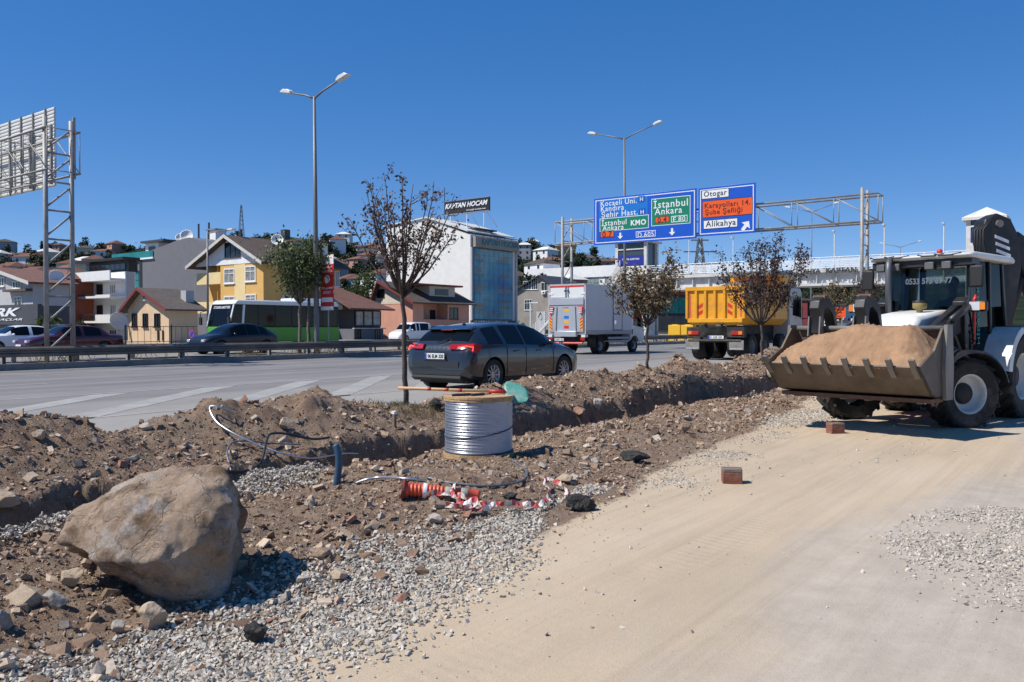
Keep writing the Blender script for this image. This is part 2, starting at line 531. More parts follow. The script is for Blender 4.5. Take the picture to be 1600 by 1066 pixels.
road_dust = 1 - sstep(-0.25, 0.35, L_ - eL - 0.25 * fbm(A_*0.9, L_*0.2, 3, 6))
# packed dust also lies on the strip of old pavement beside the highway
road_dust = np.maximum(road_dust, 0.75 * sstep(9.2, 9.6, L_))
# grey worn base course shows through towards the right, with a ragged tongue running away
grit = sstep(0.15, 0.75, 0.55 + 0.55 * fbm(A_*0.35, L_*0.7, 4, 21) - 0.33 * (L_ - 0.9) + 0.0 * A_)
track = np.zeros_like(A_)
for lc_, w_ in ((2.35, .22), (1.1, .25), (-.2, .26), (-1.6, .26), (-2.5, .26)):
    cen = lc_ + .18*fbm(A_*.18, 0*A_, 2, 31) - .05*A_*(1 if lc_ < 0 else .3)
    track = np.maximum(track, (1 - sstep(w_*.6, w_, np.abs(L_ - cen))) * np.clip(.25 + 1.1*fbm(A_*.5, L_*.8, 3, 32), 0, 1))
track *= road_dust
for nm, arr in (('road_dust', road_dust), ('grit', grit), ('track', track)):
    at = site.data.attributes.new(nm, 'FLOAT', 'POINT')
    at.data.foreach_set('value', arr.ravel().astype(np.float32))

# --- asphalt, kerbs, verge
def asphalt_material(name, c0, c1, streak=0.42, dust=(.36, .32, .27)):
    m = bpy.data.materials.new(name)
    nt, b = nodes_of(m); N, L = nt.nodes, nt.links
    tc = N.new('ShaderNodeTexCoord')
    def noise(scale, detail, rough, stretch=(1, 1, 1)):
        mp = N.new('ShaderNodeMapping'); mp.inputs['Scale'].default_value = stretch
        n = N.new('ShaderNodeTexNoise'); n.inputs['Scale'].default_value = scale; n.inputs['Detail'].default_value = detail; n.inputs['Roughness'].default_value = rough
        L.new(tc.outputs['Object'], mp.inputs['Vector']); L.new(mp.outputs[0], n.inputs['Vector']); return n.outputs['Fac']
    def ramp(f, stops):
        r = N.new('ShaderNodeValToRGB'); cr = r.color_ramp
        while len(cr.elements) < len(stops): cr.elements.new(0.5)
        for e, (p, c) in zip(cr.elements, stops): e.position = p; e.color = (*c, 1)
        L.new(f, r.inputs['Fac']); return r.outputs['Color']
    def mix(f, a, c, mode='MIX'):
        x = N.new('ShaderNodeMix'); x.data_type = 'RGBA'; x.blend_type = mode
        if isinstance(f, float): x.inputs['Factor'].default_value = f
        else: L.new(f, x.inputs['Factor'])
        L.new(a, x.inputs[6]); L.new(c, x.inputs[7]); return x.outputs[2]
    base = ramp(noise(0.5, 8, 0.65), [(0.32, c0), (0.7, c1)])
    lane = ramp(noise(0.35, 6, 0.6, (0.04, 1.6, 1)), [(0.34, (1-streak, 1-streak, 1-streak)), (0.66, (1+streak*.5, 1+streak*.5, 1+streak*.5))])
    col = mix(0.9, base, lane, 'MULTIPLY')
    at = N.new('ShaderNodeAttribute'); at.attribute_name = 'dusty'
    dcol = ramp(noise(2.0, 7, 0.7), [(0.3, tuple(q*.88 for q in dust)), (0.7, dust)])
    col = mix(at.outputs['Fac'], col, dcol)
    fl = ramp(noise(90, 3, 0.8), [(0.3, (.82, .82, .82)), (0.7, (1.1, 1.1, 1.1))])
    col = mix(0.8, col, fl, 'MULTIPLY')
    L.new(col, b.inputs['Base Color'])
    b.inputs['Roughness'].default_value = 0.85; b.inputs['Specular IOR Level'].default_value = 0.25
    bp = N.new('ShaderNodeBump'); bp.inputs['Strength'].default_value = 0.12; bp.inputs['Distance'].default_value = 0.01
    L.new(noise(120, 3, 0.7), bp.inputs['Height']); L.new(bp.outputs['Normal'], b.inputs['Normal'])
    return m
ASPH = asphalt_material('asphalt', (.178, .173, .172), (.222, .215, .21), dust=(.315, .30, .275))
ASPH2 = asphalt_material('asphalt_far', (.19, .19, .195), (.24, .235, .23))

GR_A0, GR_L0, GR_S = 9.0, 26.9, 0.030           # the median barrier leaves the road axis by a degree or two
def med(a): return GR_L0 + GR_S * (a - GR_A0)

def sheet(name, aa, lf0, lf1, z, mat, label, dusty=None, nl=24):
    P = []; D = []
    for a in aa:
        l0, l1 = lf0(a), lf1(a)
        ls = np.linspace(l0, l1, nl)
        P.append([(a, q, z) for q in ls])
        D += [dusty(a, q) if dusty else 0.0 for q in ls]
    o = MB().grid(P).build(name, mat, fix=False)
    o.rotation_euler = (0, 0, YAW)
    at = o.data.attributes.new('dusty', 'FLOAT', 'POINT'); at.data.foreach_set('value', np.array(D, dtype=np.float32))
    return tag(o, label, None, None, 'structure')
aa = list(np.arange(-60, 60, 2.0)) + list(np.arange(60, 520, 20.0))
def dusty_h(a, l):
    # cement dust on the exit lane, thinning towards the running lanes
    q = 0.80 * (1 - sstep(10.5, 15.5, l)) + 0.22 * (1 - sstep(14, 19, l))
    return float(np.clip(q, 0, 0.9))
sheet('highway', aa, lambda a: 9.2, lambda a: med(a), ROAD_Z, ASPH, 'grey asphalt carriageway', dusty_h, 30)
sheet('far_carriageway', aa, lambda a: med(a) + 1.9, lambda a: 47.0, ROAD_Z, ASPH2, 'far carriageway beyond the median barrier', lambda a, l: 0.25)
VERGE = PM('verge_dust', (.27, .245, .21), .95, var=.3, scale=.6, bump=.2, bscale=12)
o = MB()
P = [[(a, l, ROAD_Z + (0.12 if l > 47.2 else 0.12)) for l in (47.0, 52, 60, 80, 120, 200)] for a in aa]
o.grid(P)
for i in range(len(aa)-1):
    o.quad((aa[i], 47.0, ROAD_Z-.1), (aa[i+1], 47.0, ROAD_Z-.1), (aa[i+1], 47.0, ROAD_Z+.12), (aa[i], 47.0, ROAD_Z+.12))
o = o.build('pavement', VERGE, fix=False); o.rotation_euler = (0, 0, YAW)
tag(o, 'dusty pavement and yards in front of the houses', None, None, 'structure')
GROUND = PM('ground_far', (.20, .18, .14), .95, var=.3, scale=.05)
o = MB().grid([[(x, y, -0.95) for y in np.linspace(-3500, 3500, 8)] for x in np.linspace(-3500, 3500, 8)]).build('ground', GROUND, fix=False)
tag(o, 'open ground reaching to the horizon', None, None, 'structure')

# median strip with kerbs
KERB = PM('kerb_concrete', (.20, .19, .18), .9, var=.25, scale=3, bump=.3, bscale=20)
MEDSOIL = PM('median_soil', (.24, .19, .13), .95, var=.4, scale=2.5, bump=.6, bscale=9)
k = MB(); k2 = MB(); ms = MB()
ks = list(np.arange(-60, 120, 4.0)) + list(np.arange(120, 520, 25.0))
for i in range(len(ks)-1):
    a0, a1 = ks[i] + 0.006, ks[i+1] - 0.006
    for kk, off in ((k, 0.0), (k2, 1.72)):
        l0, l1 = med(a0) + off, med(a1) + off
        kk.add([(a0,l0,ROAD_Z-.1),(a1,l1,ROAD_Z-.1),(a1,l1+.18,ROAD_Z-.1),(a0,l0+.18,ROAD_Z-.1),(a0,l0+.02,ROAD_Z+.2),(a1,l1+.02,ROAD_Z+.2),(a1,l1+.18,ROAD_Z+.2),(a0,l0+.18,ROAD_Z+.2)],
               [(0,3,2,1),(4,5,6,7),(0,1,5,4),(1,2,6,5),(2,3,7,6),(3,0,4,7)])
for kk in (k, k2):
    o = kk.build('median_kerb', KERB, fix=False); o.rotation_euler = (0, 0, YAW)
    tag(o, 'low concrete kerb of the median strip', None, None, 'structure')
P = []
for a in list(np.arange(-60, 130, 0.5)) + list(np.arange(130, 520, 20)):
    P.append([(a, med(a)+.18+q*1.54, ROAD_Z + .17 + (0.05*float(fbm(np.array([a*1.3]), np.array([q*4.0]), 3, 33)[0]) if 0 < q < 1 else -.02)) for q in (0, .2, .4, .6, .8, 1)])
o = ms.grid(P).build('median_strip', MEDSOIL, fix=False, smooth=True); o.rotation_euler = (0, 0, YAW)
tag(o, 'bare soil of the median strip', None, None, 'structure')

# painted markings, worn
def paint_material():
    m = bpy.data.materials.new('road_paint'); nt, b = nodes_of(m); N, L = nt.nodes, nt.links
    tc = N.new('ShaderNodeTexCoord'); n = N.new('ShaderNodeTexNoise'); n.inputs['Scale'].default_value = 2.2; n.inputs['Detail'].default_value = 9; n.inputs['Roughness'].default_value = .75
    L.new(tc.outputs['Object'], n.inputs['Vector'])
    r = N.new('ShaderNodeValToRGB'); r.color_ramp.elements[0].position = .36; r.color_ramp.elements[1].position = .6
    r.color_ramp.elements[0].color = (.235, .23, .222, 1); r.color_ramp.elements[1].color = (.335, .325, .305, 1)
    L.new(n.outputs['Fac'], r.inputs['Fac']); L.new(r.outputs['Color'], b.inputs['Base Color']); b.inputs['Roughness'].default_value = .8
    return m
PAINT = paint_material()
mk = MB(); zz = ROAD_Z + 0.004
def strip(a0, l0, a1, l1, w):
    d = Vector((a1-a0, l1-l0, 0)).normalized(); n = Vector((-d.y, d.x, 0)) * w/2
    p, q = Vector((a0, l0, zz)), Vector((a1, l1, zz))
    mk.quad(p-n, q-n, q+n, p+n)
strip(-30, 11.65, 24, 12.05, .13)
strip(24.02, 12.05, 60, 12.4, .13)
strip(-30, 16.0, 16.0, 16.2, .13); strip(16.02, 16.2, 40, 16.0, .13)
for a in np.arange(-19.4, 17, 2.45):                  # chevrons of the gore
    l0, l1 = 11.85, 15.95
    w = 0.8
    mk.quad((a, l0, zz), (a+w, l0, zz), (a+w+5.3, l1, zz), (a+5.3, l1, zz))
for a in np.arange(-30, 200, 9.0):
    strip(a, 20.1, a+3, 20.1, .13); strip(a+4, 23.6, a+7, 23.6, .13)
    strip(a, 35.0, a+3, 35.0, .13); strip(a+4, 39.0, a+7, 39.0, .13)
strip(-40, med(-40)-.5, 60, med(60)-.5, .13); strip(60.05, med(60)-.5, 300, med(300)-.5, .13)
o = mk.build('road_markings', PAINT, fix=False); o.rotation_euler = (0, 0, YAW)
tag(o, 'worn pale lane lines and hatched gore stripes', None, None, 'structure')

# ------------------------------------------------------------------ loose stone
def ico(sub):
    bm = bmesh.new(); bmesh.ops.create_icosphere(bm, subdivisions=sub, radius=1.0)
    v = np.array([x.co[:] for x in bm.verts]); f = np.array([[q.index for q in x.verts] for x in bm.faces]); bm.free()
    return v, f
def rock_shapes(n, sub, rough, seed):
    r = np.random.default_rng(seed); v0, f = ico(sub); out = []
    for _ in range(n):
        v = v0.copy()
        # chop with a few planes for broken faces
        for _k in range(int(5 + 4*sub)):
            d = r.normal(size=3); d /= np.linalg.norm(d); off = r.uniform(.55, .9)
            h = v @ d; ex = np.clip(h - off, 0, None); v = v - np.outer(ex * r.uniform(.85, 1.0), d)
        v = v * (1 + rough * r.normal(size=(len(v), 1)))
        v = v * np.array([1.0, r.uniform(.6, .95), r.uniform(.45, .8)])
        out.append(v)
    return out, f
def hull_shapes(n, pts, seed):
    r = np.random.default_rng(seed); out = []
    while len(out) < n:
        bm = bmesh.new()
        sc = np.array([1.0, r.uniform(.55, .95), r.uniform(.4, .8)])
        if pts == 7 or (pts > 7 and len(out) % 4):
            # broken block: a skewed slab with its corners knocked about
            sc = np.array([1.0, r.uniform(.55, .95), r.uniform(.30, .62)]); sk = r.normal(size=3)*.25
            for cx in (-1, 1):
                for cy in (-1, 1):
                    for cz in (-1, 1):
                        d = np.array([cx, cy, cz]) * .72 * (1 + r.normal(size=3)*.22) + np.array([sk[0]*cz, sk[1]*cz, 0])
                        bm.verts.new(d * sc)
            for _ in range(max(0, pts - 8)):
                d = r.normal(size=3); d /= np.linalg.norm(d); bm.verts.new(d * .95 * sc)
        else:
            for _ in range(pts):
                d = r.normal(size=3); d /= np.linalg.norm(d); d = d * r.uniform(.75, 1.05) * sc
                bm.verts.new(d)
        res = bmesh.ops.convex_hull(bm, input=bm.verts)
        loose = [v for v in bm.verts if not v.link_faces]
        for v in loose: bm.verts.remove(v)
        bmesh.ops.triangulate(bm, faces=bm.faces)
        bm.verts.index_update()
        out.append((np.array([v.co[:] for v in bm.verts]), np.array([[q.index for q in f.verts] for f in bm.faces]))); bm.free()
    return out
def rot_mats(n, r):
    q = r.normal(size=(n, 4)); q /= np.linalg.norm(q, axis=1, keepdims=True); w, x, y, z = q.T
    return np.stack([np.stack([1-2*(y*y+z*z), 2*(x*y-z*w), 2*(x*z+y*w)], 1), np.stack([2*(x*y+z*w), 1-2*(x*x+z*z), 2*(y*z-x*w)], 1), np.stack([2*(x*z-y*w), 2*(y*z+x*w), 1-2*(x*x+y*y)], 1)], 1)
def scatter(name, pts, sizes, mat, seed, sub=0, rough=.06, sink=.25, npt=10):
    """joins many small stones into one mesh (numpy)"""
    r = np.random.default_rng(seed); n = len(pts)
    hulls = hull_shapes(22, npt, seed+1); which = r.integers(0, len(hulls), n)
    VV, FF, base = [], [], 0
    for hi, (hv, hf) in enumerate(hulls):
        k = np.nonzero(which == hi)[0]
        if not len(k): continue
        R = rot_mats(len(k), r)
        vv = np.einsum('nij,kj->nki', R, hv) * sizes[k][:,None,None]
        vv[:,:,2] *= .85
        P = pts[k].copy(); P[:,2] += sizes[k] * (0.5 - sink)
        vv = vv + P[:,None,:]
        ff = hf[None] + (np.arange(len(k)) * len(hv))[:,None,None] + base
        VV.append(vv.reshape(-1, 3)); FF.append(ff.reshape(-1, 3)); base += len(k) * len(hv)
    o = np_mesh(name, np.concatenate(VV), np.concatenate(FF), mat)
    o.rotation_euler = (0, 0, YAW)
    return o
def stone_material(name, stops, rough=.9):
    m = bpy.data.materials.new(name); nt, b = nodes_of(m); N, L = nt.nodes, nt.links
    g = N.new('ShaderNodeNewGeometry'); r = N.new('ShaderNodeValToRGB'); cr = r.color_ramp; cr.interpolation = 'LINEAR'
    while len(cr.elements) < len(stops): cr.elements.new(.5)
    for e, (p, c) in zip(cr.elements, stops): e.position = p; e.color = (*c, 1)
    L.new(g.outputs['Random Per Island'], r.inputs['Fac'])
    tc = N.new('ShaderNodeTexCoord'); n = N.new('ShaderNodeTexNoise'); n.inputs['Scale'].default_value = 45; n.inputs['Detail'].default_value = 5; n.inputs['Roughness'].default_value = .7
    L.new(tc.outputs['Object'], n.inputs['Vector'])
    r2 = N.new('ShaderNodeValToRGB'); r2.color_ramp.elements[0].position = .3; r2.color_ramp.elements[1].position = .7
    r2.color_ramp.elements[0].color = (.72, .70, .68, 1); r2.color_ramp.elements[1].color = (1.15, 1.15, 1.15, 1)
    L.new(n.outputs['Fac'], r2.inputs['Fac'])
    x = N.new('ShaderNodeMix'); x.data_type = 'RGBA'; x.blend_type = 'MULTIPLY'; x.inputs['Factor'].default_value = 1
    L.new(r.outputs['Color'], x.inputs[6]); L.new(r2.outputs['Color'], x.inputs[7]); L.new(x.outputs[2], b.inputs['Base Color'])
    b.inputs['Roughness'].default_value = rough; b.inputs['Specular IOR Level'].default_value = .2
    bp = N.new('ShaderNodeBump'); bp.inputs['Strength'].default_value = .4; bp.inputs['Distance'].default_value = .006
    L.new(n.outputs['Fac'], bp.inputs['Height']); L.new(bp.outputs['Normal'], b.inputs['Normal'])
    return m
RUBBLE = stone_material('rubble_stone', [(0, (.15, .102, .072)), (.30, (.26, .18, .127)), (.55, (.355, .26, .188)), (.74, (.45, .355, .268)), (.88, (.53, .44, .345)), (.94, (.34, .315, .285)), (1, (.30, .145, .095))])
GRAVEL = stone_material('grey_gravel', [(0, (.30, .275, .24)), (.4, (.43, .40, .352)), (.8, (.53, .495, .435)), (1, (.56, .505, .42))])
PALE = stone_material('pale_stone', [(0, (.28, .205, .145)), (.35, (.40, .31, .22)), (.7, (.47, .385, .29)), (.9, (.34, .30, .26)), (1, (.29, .16, .10))])

def pick(n, a0, a1, l0, l1, dens, r, bias=0.0):
    """n random (a, lat) accepted with probability dens(a, lat); more of them near the camera end"""
    out_a, out_l = [], []; got = 0
    while got < n:
        u = r.random(n*2); a = a0 + (a1-a0) * (u ** (1+bias)); l = r.uniform(l0, l1, n*2)
        k = r.random(n*2) < dens(a, l)
        out_a.append(a[k]); out_l.append(l[k]); got += int(k.sum())
    a = np.concatenate(out_a)[:n]; l = np.concatenate(out_l)[:n]
    return np.stack([a, l, height(a, l)], 1)
def spoil_density(a, l):
    e = edge_l(a) + 0.25 * fbm(a*0.9, l*0.2, 3, 6)
    d = sstep(-0.15, 0.45, l - e) * (1 - sstep(9.1, 9.6, l))
    clump = np.clip(0.60 + 0.9 * fbm(a*1.4, l*1.4, 3, 41), 0.15, 1)
    bare = 1 - 0.75 * np.exp(-((a-8.7)/.55)**2 - ((l-8.6)/.8)**2)
    return d * clump * (1 - 0.85 * trench_mask(a, l)) * bare
r1 = np.random.default_rng(3)
pts = pick(40000, 0.9, 26, 2.6, 9.6, spoil_density, r1, 0.7)
sz = np.clip(0.0086 * (r1.pareto(2.25, len(pts)) + 0.7), 0.006, 0.055) * (1 + 0.03 * np.clip(pts[:,0]-4, 0, 20))
o = scatter('rubble', pts, sz, RUBBLE, 5, 0, sink=.36, npt=8)
tag(o, 'brown clods and broken stone strewn over the spoil banks', None, None, 'stuff')
CLODS = stone_material('soil_clods', [(0, (.125, .082, .056)), (.3, (.225, .153, .106)), (.6, (.315, .225, .16)), (.85, (.41, .31, .228)), (1, (.29, .145, .095))])
pts = pick(120000, 0.9, 24, 2.5, 9.6, lambda a, l: np.clip(spoil_density(a, l)*1.3 + .12*sstep(-.6, .2, l - edge_l(a))*(1 - sstep(9.0, 9.5, l)), 0, 1), r1, 0.75)
o = scatter('rubble_chips', pts, np.clip(.0062*(r1.pareto(2.6, len(pts)) + .9), .004, .026) * (1 + .07*np.clip(pts[:,0]-4, 0, 20)), CLODS, 6, npt=6, sink=.3)
tag(o, 'brown soil clods and crumbs covering the spoil banks', None, None, 'stuff')
# grey crushed stone: band beside the haul road, fill in the trench, patch on the haul road, skirt by the loader
def band(a, l):
    e = edge_l(a)
    w = 0.82 * (1 - .9*sstep(3.9, 5.6, a)) * sstep(-0.5, 1.0, a) + 0.05
    c = e + 0.34 + 0.25 * fbm(a*.7, 0*a, 2, 51) - 0.22 * sstep(4, 6, a)
    return np.clip((1 - sstep(w*0.25, w*0.98, np.abs(l - c) + 0.16 * fbm(a*2.2, l*2.2, 3, 52))) * 1.0, 0, 1)
g1 = pick(18000, 0.7, 6.6, 2.2, 4.8, band, r1, 0.2)
def heap(ac, lc, ra, rl):
    return lambda a, l: (1 - sstep(.55, 1.0, np.sqrt(((a-ac)/ra)**2 + ((l-lc)/rl)**2) + .18 * fbm(a*3, l*3, 3, 53)))
h1c, h2c = ground_at(400, 772, -.05), ground_at(40, 845, -.05)
g2 = pick(2600, h1c[0]-1, h1c[0]+1, h1c[1]-1, h1c[1]+1, heap(h1c[0], h1c[1], .80, .58), r1)
g2[:,2] += 0.10 * (1 - np.clip(np.hypot((g2[:,0]-h1c[0])/.8, (g2[:,1]-h1c[1])/.58), 0, 1)) + 0.03 * r1.random(len(g2))
g3 = pick(2000, h2c[0]-1.2, h2c[0]+1.2, h2c[1]-.8, h2c[1]+.8, heap(h2c[0], h2c[1], .95, .42), r1)
g3[:,2] += 0.05 + 0.03 * r1.random(len(g3))
pc = ground_at(1500, 853)
g4 = pick(6500, pc[0]-3, pc[0]+3, pc[1]-1.6, pc[1]+1.6, lambda a, l: np.clip(heap(pc[0]+.2, pc[1]-.25, 1.5, .85)(a, l) * np.clip(.6+1.2*fbm(a*2, l*2, 3, 54), 0.05, 1), 0, 1), r1)
lc4 = ground_at(1255, 655)
g5 = pick(2600, lc4[0]-3, lc4[0]+4, lc4[1]-1.5, lc4[1]+1.5, heap(lc4[0]+.5, lc4[1]+.1, 2.2, .65), r1)
g6 = pick(1500, 6.5, 12, 2.8, 4.6, lambda a, l: np.exp(-((l - edge_l(a) + .2)/.28)**2) * np.clip(.3+1.5*fbm(a*1.5, l*1.5, 3, 55), 0, 1), r1)
g7 = pick(7000, 1.5, 14, -3.5, 3.6, lambda a, l: np.clip(.12 + .9*fbm(a*.6, l*.9, 3, 56), .02, 1), r1, .6)
gs = [g1, g2, g3, g4, g5, g6, g7]
szs = [np.clip(r1.normal(.0122, .0042, len(g)), .005, .028) for g in gs]
szs[0] *= 1.0; szs[3] *= .75; szs[4] *= 1.1; szs[5] *= .75; szs[6] = np.clip(.0024*(r1.pareto(2.0, len(g7))+.8), .0018, .02)
o = scatter('gravel', np.concatenate(gs), np.concatenate(szs), GRAVEL, 9, 0, .05, .2)
tag(o, 'grey crushed stone along the haul road and in the trench', None, None, 'stuff')
# the stones one can pick out: each its own object under the site ground
stone_me = []
for i, (v, fr) in enumerate(hull_shapes(16, 15, 77)):
    me = bpy.data.meshes.new('stone'); me.from_pydata([tuple(q) for q in v], [], [tuple(q) for q in fr]); me.update()
    me.materials.append(None); stone_me.append(me)
STONES = [PM('stone_buff', (.40, .315, .225), .9, var=.3, scale=9, bump=.6, bscale=25, dirt=(.24, .16, .105), dscale=2.2),
          PM('stone_brown', (.25, .165, .11), .92, var=.35, scale=7, bump=.7, bscale=22, dirt=(.36, .28, .2), dscale=2),
          PM('stone_grey', (.36, .325, .28), .9, var=.3, scale=8, bump=.6, bscale=25, dirt=(.26, .19, .13), dscale=2.5),
          PM('stone_red', (.31, .165, .105), .92, var=.3, scale=8, bump=.6, bscale=25, dirt=(.33, .24, .17), dscale=2.5)]
ps = pick(285, 1.0, 22, 3.1, 9.2, lambda a, l: spoil_density(a, l), r1, .9)
for i, (a, l, z) in enumerate(ps):
    s_ = float(np.clip(.023 * (r1.pareto(2.6) + 1.1), .023, .10)) * (1 + .02*max(0, a-4))
    o = bpy.data.objects.new('stone', stone_me[int(r1.integers(16))]); C.objects.link(o); o.parent = site
    o.location = (a, l, z + s_*.12); o.scale = (s_, s_*.95, s_*.9); o.rotation_euler = (r1.normal()*.5, r1.normal()*.5, r1.uniform(0, 6.28))
    o.material_slots[0].link = 'OBJECT'; o.material_slots[0].material = STONES[int(r1.choice([0,0,0,1,2,2,3]))]
# ------------------------------------------------------------------ barrier, lamps, gantries, footbridge
GALV = PM('galvanised_steel', (.30, .295, .285), .6, .2, var=.2, scale=3, dirt=(.22, .18, .14), dscale=2)
RAILM = PM('barrier_steel', (.16, .145, .13), .6, .4, var=.25, scale=1.2, dirt=(.23, .19, .15), dscale=1.2)
POLEM = PM('lamp_pole_grey', (.17, .17, .168), .55, .4, var=.12, scale=2)
LAMPW = PM('lamp_head', (.62, .63, .62), .4)
LENS = PM('lamp_lens', (.55, .56, .55), .15)

def guard_rail(off, face, label):
    t = thing('guard_rail', label, 'guard rail', GR_A0, med(GR_A0) + off, ROAD_Z, math.atan(GR_S), 'guard rails of the median')
    s = face
    prof = [(0, .70), (s*.03, .70), (s*.085, .655), (s*.085, .60), (s*.02, .56), (s*.02, .52), (s*.085, .48), (s*.085, .43), (s*.03, .385), (0, .385)]
    MB().prism(prof, -45, 260, 'x').build('rail_beam', RAILM, t, auto=30)
    p = MB()
    p.prism([(-s*.0, 0), (-s*.11, 0), (-s*.11, .03), (-s*.03, .03), (-s*.03, .11), (-s*.0, .11)], 0, 1, 'x')
    me = None
    for i, x in enumerate(np.arange(-16, 96, 2.0)):
        if me is None:
            b = MB(); b.box(-.055, -s*.11, .15, -.045, -s*.004, .66); b.box(.045, -s*.11, .15, .055, -s*.004, .66); b.box(-.0445, -s*.11, .15, .0445, -s*.10, .66)
            q = b.build('post', GALV, t); me = q.data
        else:
            q = bpy.data.objects.new('post', me); C.objects.link(q); q.parent = t
        q.location = (float(x) + (0.7 if off > 1 else 0), 0, 0)
    return t
guard_rail(0.42, -1, 'dark steel guard rail along the near edge of the median')
guard_rail(1.50, 1, 'steel guard rail behind the first, on the far edge of the median')

def double_lamp(a, l, H, label, arms=1.75, lean=0.0, drop=.55):
    t = thing('street_lamp', label, 'street lamp', a, l, ROAD_Z + .12, 0, 'tall double street lamps')
    t.rotation_euler[1] = lean
    MB().tube([(0,0,0), (0,0,.25), (0,0,H*.5), (0,0,H)], [.15, .125, .10, .06], 12).build('pole', POLEM, t, smooth=True)
    MB().lathe([(.01, 0), (.26, 0), (.26, .03), (.15, .05)], (0,0,0), 'z', 12).build('base_plate', GALV, t)
    for s in (-1, 1):
        y1 = s*arms
        ar = MB().tube([(0,0,H-.08), (0,s*arms*.35,H+drop*.35), (0,y1,H+drop)], [.05, .042, .036], 8).build('arm', POLEM, t, smooth=True)
        hd = MB(); hd.prism([(y1-s*.05, H+drop-.06), (y1+s*.62, H+drop+.10), (y1+s*.66, H+drop+.15), (y1+s*.45, H+drop+.24), (y1+s*.10, H+drop+.17), (y1-s*.05, H+drop+.06)], -.13, .13, 'x')
        h = hd.build('lamp_head', LAMPW, t, bevel=.03)
        MB().prism([(y1+s*.14, H+drop-.03), (y1+s*.58, H+drop+.075), (y1+s*.58, H+drop+.10), (y1+s*.14, H+drop+.0)], -.10, .10, 'x').build('lens', LENS, h)
    return t
def lamp_at(px, py_top, off, label, **k):
    a = 20.0
    for _ in range(30):
        l = med(a) + off; a = a_on(px, l)
    H = z_at(py_top, a, l) - ROAD_Z - .12
    return double_lamp(a, l, H, label, **k)
lamp_at(495, 152, 0.95, 'tall double arm street lamp behind the guard rail beside the red banner', arms=1.55, lean=-.008, drop=.42)
lamp_at(977, 217, 0.95, 'tall double arm street lamp rising behind the blue road sign', arms=2.4, lean=-.015, drop=.62)
lamp_at(1267, 331, 0.95, 'double arm street lamp seen through the right end of the sign gantry', arms=2.6, drop=.7)
lamp_at(1406, 386, 0.95, 'farthest double arm street lamp, just left of the loader cab', arms=2.9, drop=.75)

# ---------------------------------------------------------------- sign gantry over the near carriageway
SIGN_BLUE = PM('sign_blue', (.008, .085, .50), .35, var=.06, scale=2)
SIGN_BLUE2 = PM('sign_blue_patch', (.012, .16, .53), .35, var=.05, scale=2)
SIGN_GREEN = PM('sign_green', (.006, .20, .11), .35, var=.05, scale=2)
SIGN_ORANGE = PM('sign_orange', (.78, .10, .012), .35, var=.05, scale=2)
SIGN_WHITE = PM('sign_white', (.72, .74, .76), .4)
SIGN_BLACK = PM('sign_black', (.012, .012, .014), .5)
SIGN_BROWN = PM('sign_dark_red', (.06, .008, .004), .5)
ALU = PM('aluminium_panel', (.60, .60, .57), .55, .15, var=.12, scale=2.5)

def lattice_column(t, y, z1, gap, r=.09, step=1.15, z0=0.0):
    """a pair of tubes standing gap apart along the road, laced with diagonals"""
    for x in (-gap/2, gap/2):
        MB().cyl((x, y, z0), (x, y, z1), r, n=12).build('column', GALV, t, smooth=True)
    z = z0 + .35; i = 0
    while z + step < z1:
        MB().cyl((-gap/2, y, z), (gap/2, y, z), .035, n=6).build('cross_bar', GALV, t, smooth=True)
        MB().cyl((-gap/2, y, z + .08), (gap/2, y, z + step - .08), .035, n=6).build('diagonal', GALV, t, smooth=True)
        z += step; i += 1
def box_truss(t, y0, y1, z0, z1, gap, panel=2.0, r=.052, d=.024):
    for x in (-gap/2, gap/2):
        for z in (z0, z1):
            MB().cyl((x, y0, z), (x, y1, z), r, n=8).build('chord', GALV, t, smooth=True)
    n = max(1, int(round(abs(y1-y0)/panel))); ys = np.linspace(y0, y1, n+1)
    for i, y in enumerate(ys):
        for x in (-gap/2, gap/2):
            MB().cyl((x, y, z0), (x, y, z1), d, n=6).build('upright', GALV, t, smooth=True)
            if i < n: MB().cyl((x, y, z0 if i % 1 == 0 else z1), (x, ys[i+1], z1), d, n=6).build('diagonal', GALV, t, smooth=True)
        for z in (z0, z1):
            MB().cyl((-gap/2, y, z), (gap/2, y, z), d, n=6).build('cross_tie', GALV, t, smooth=True)

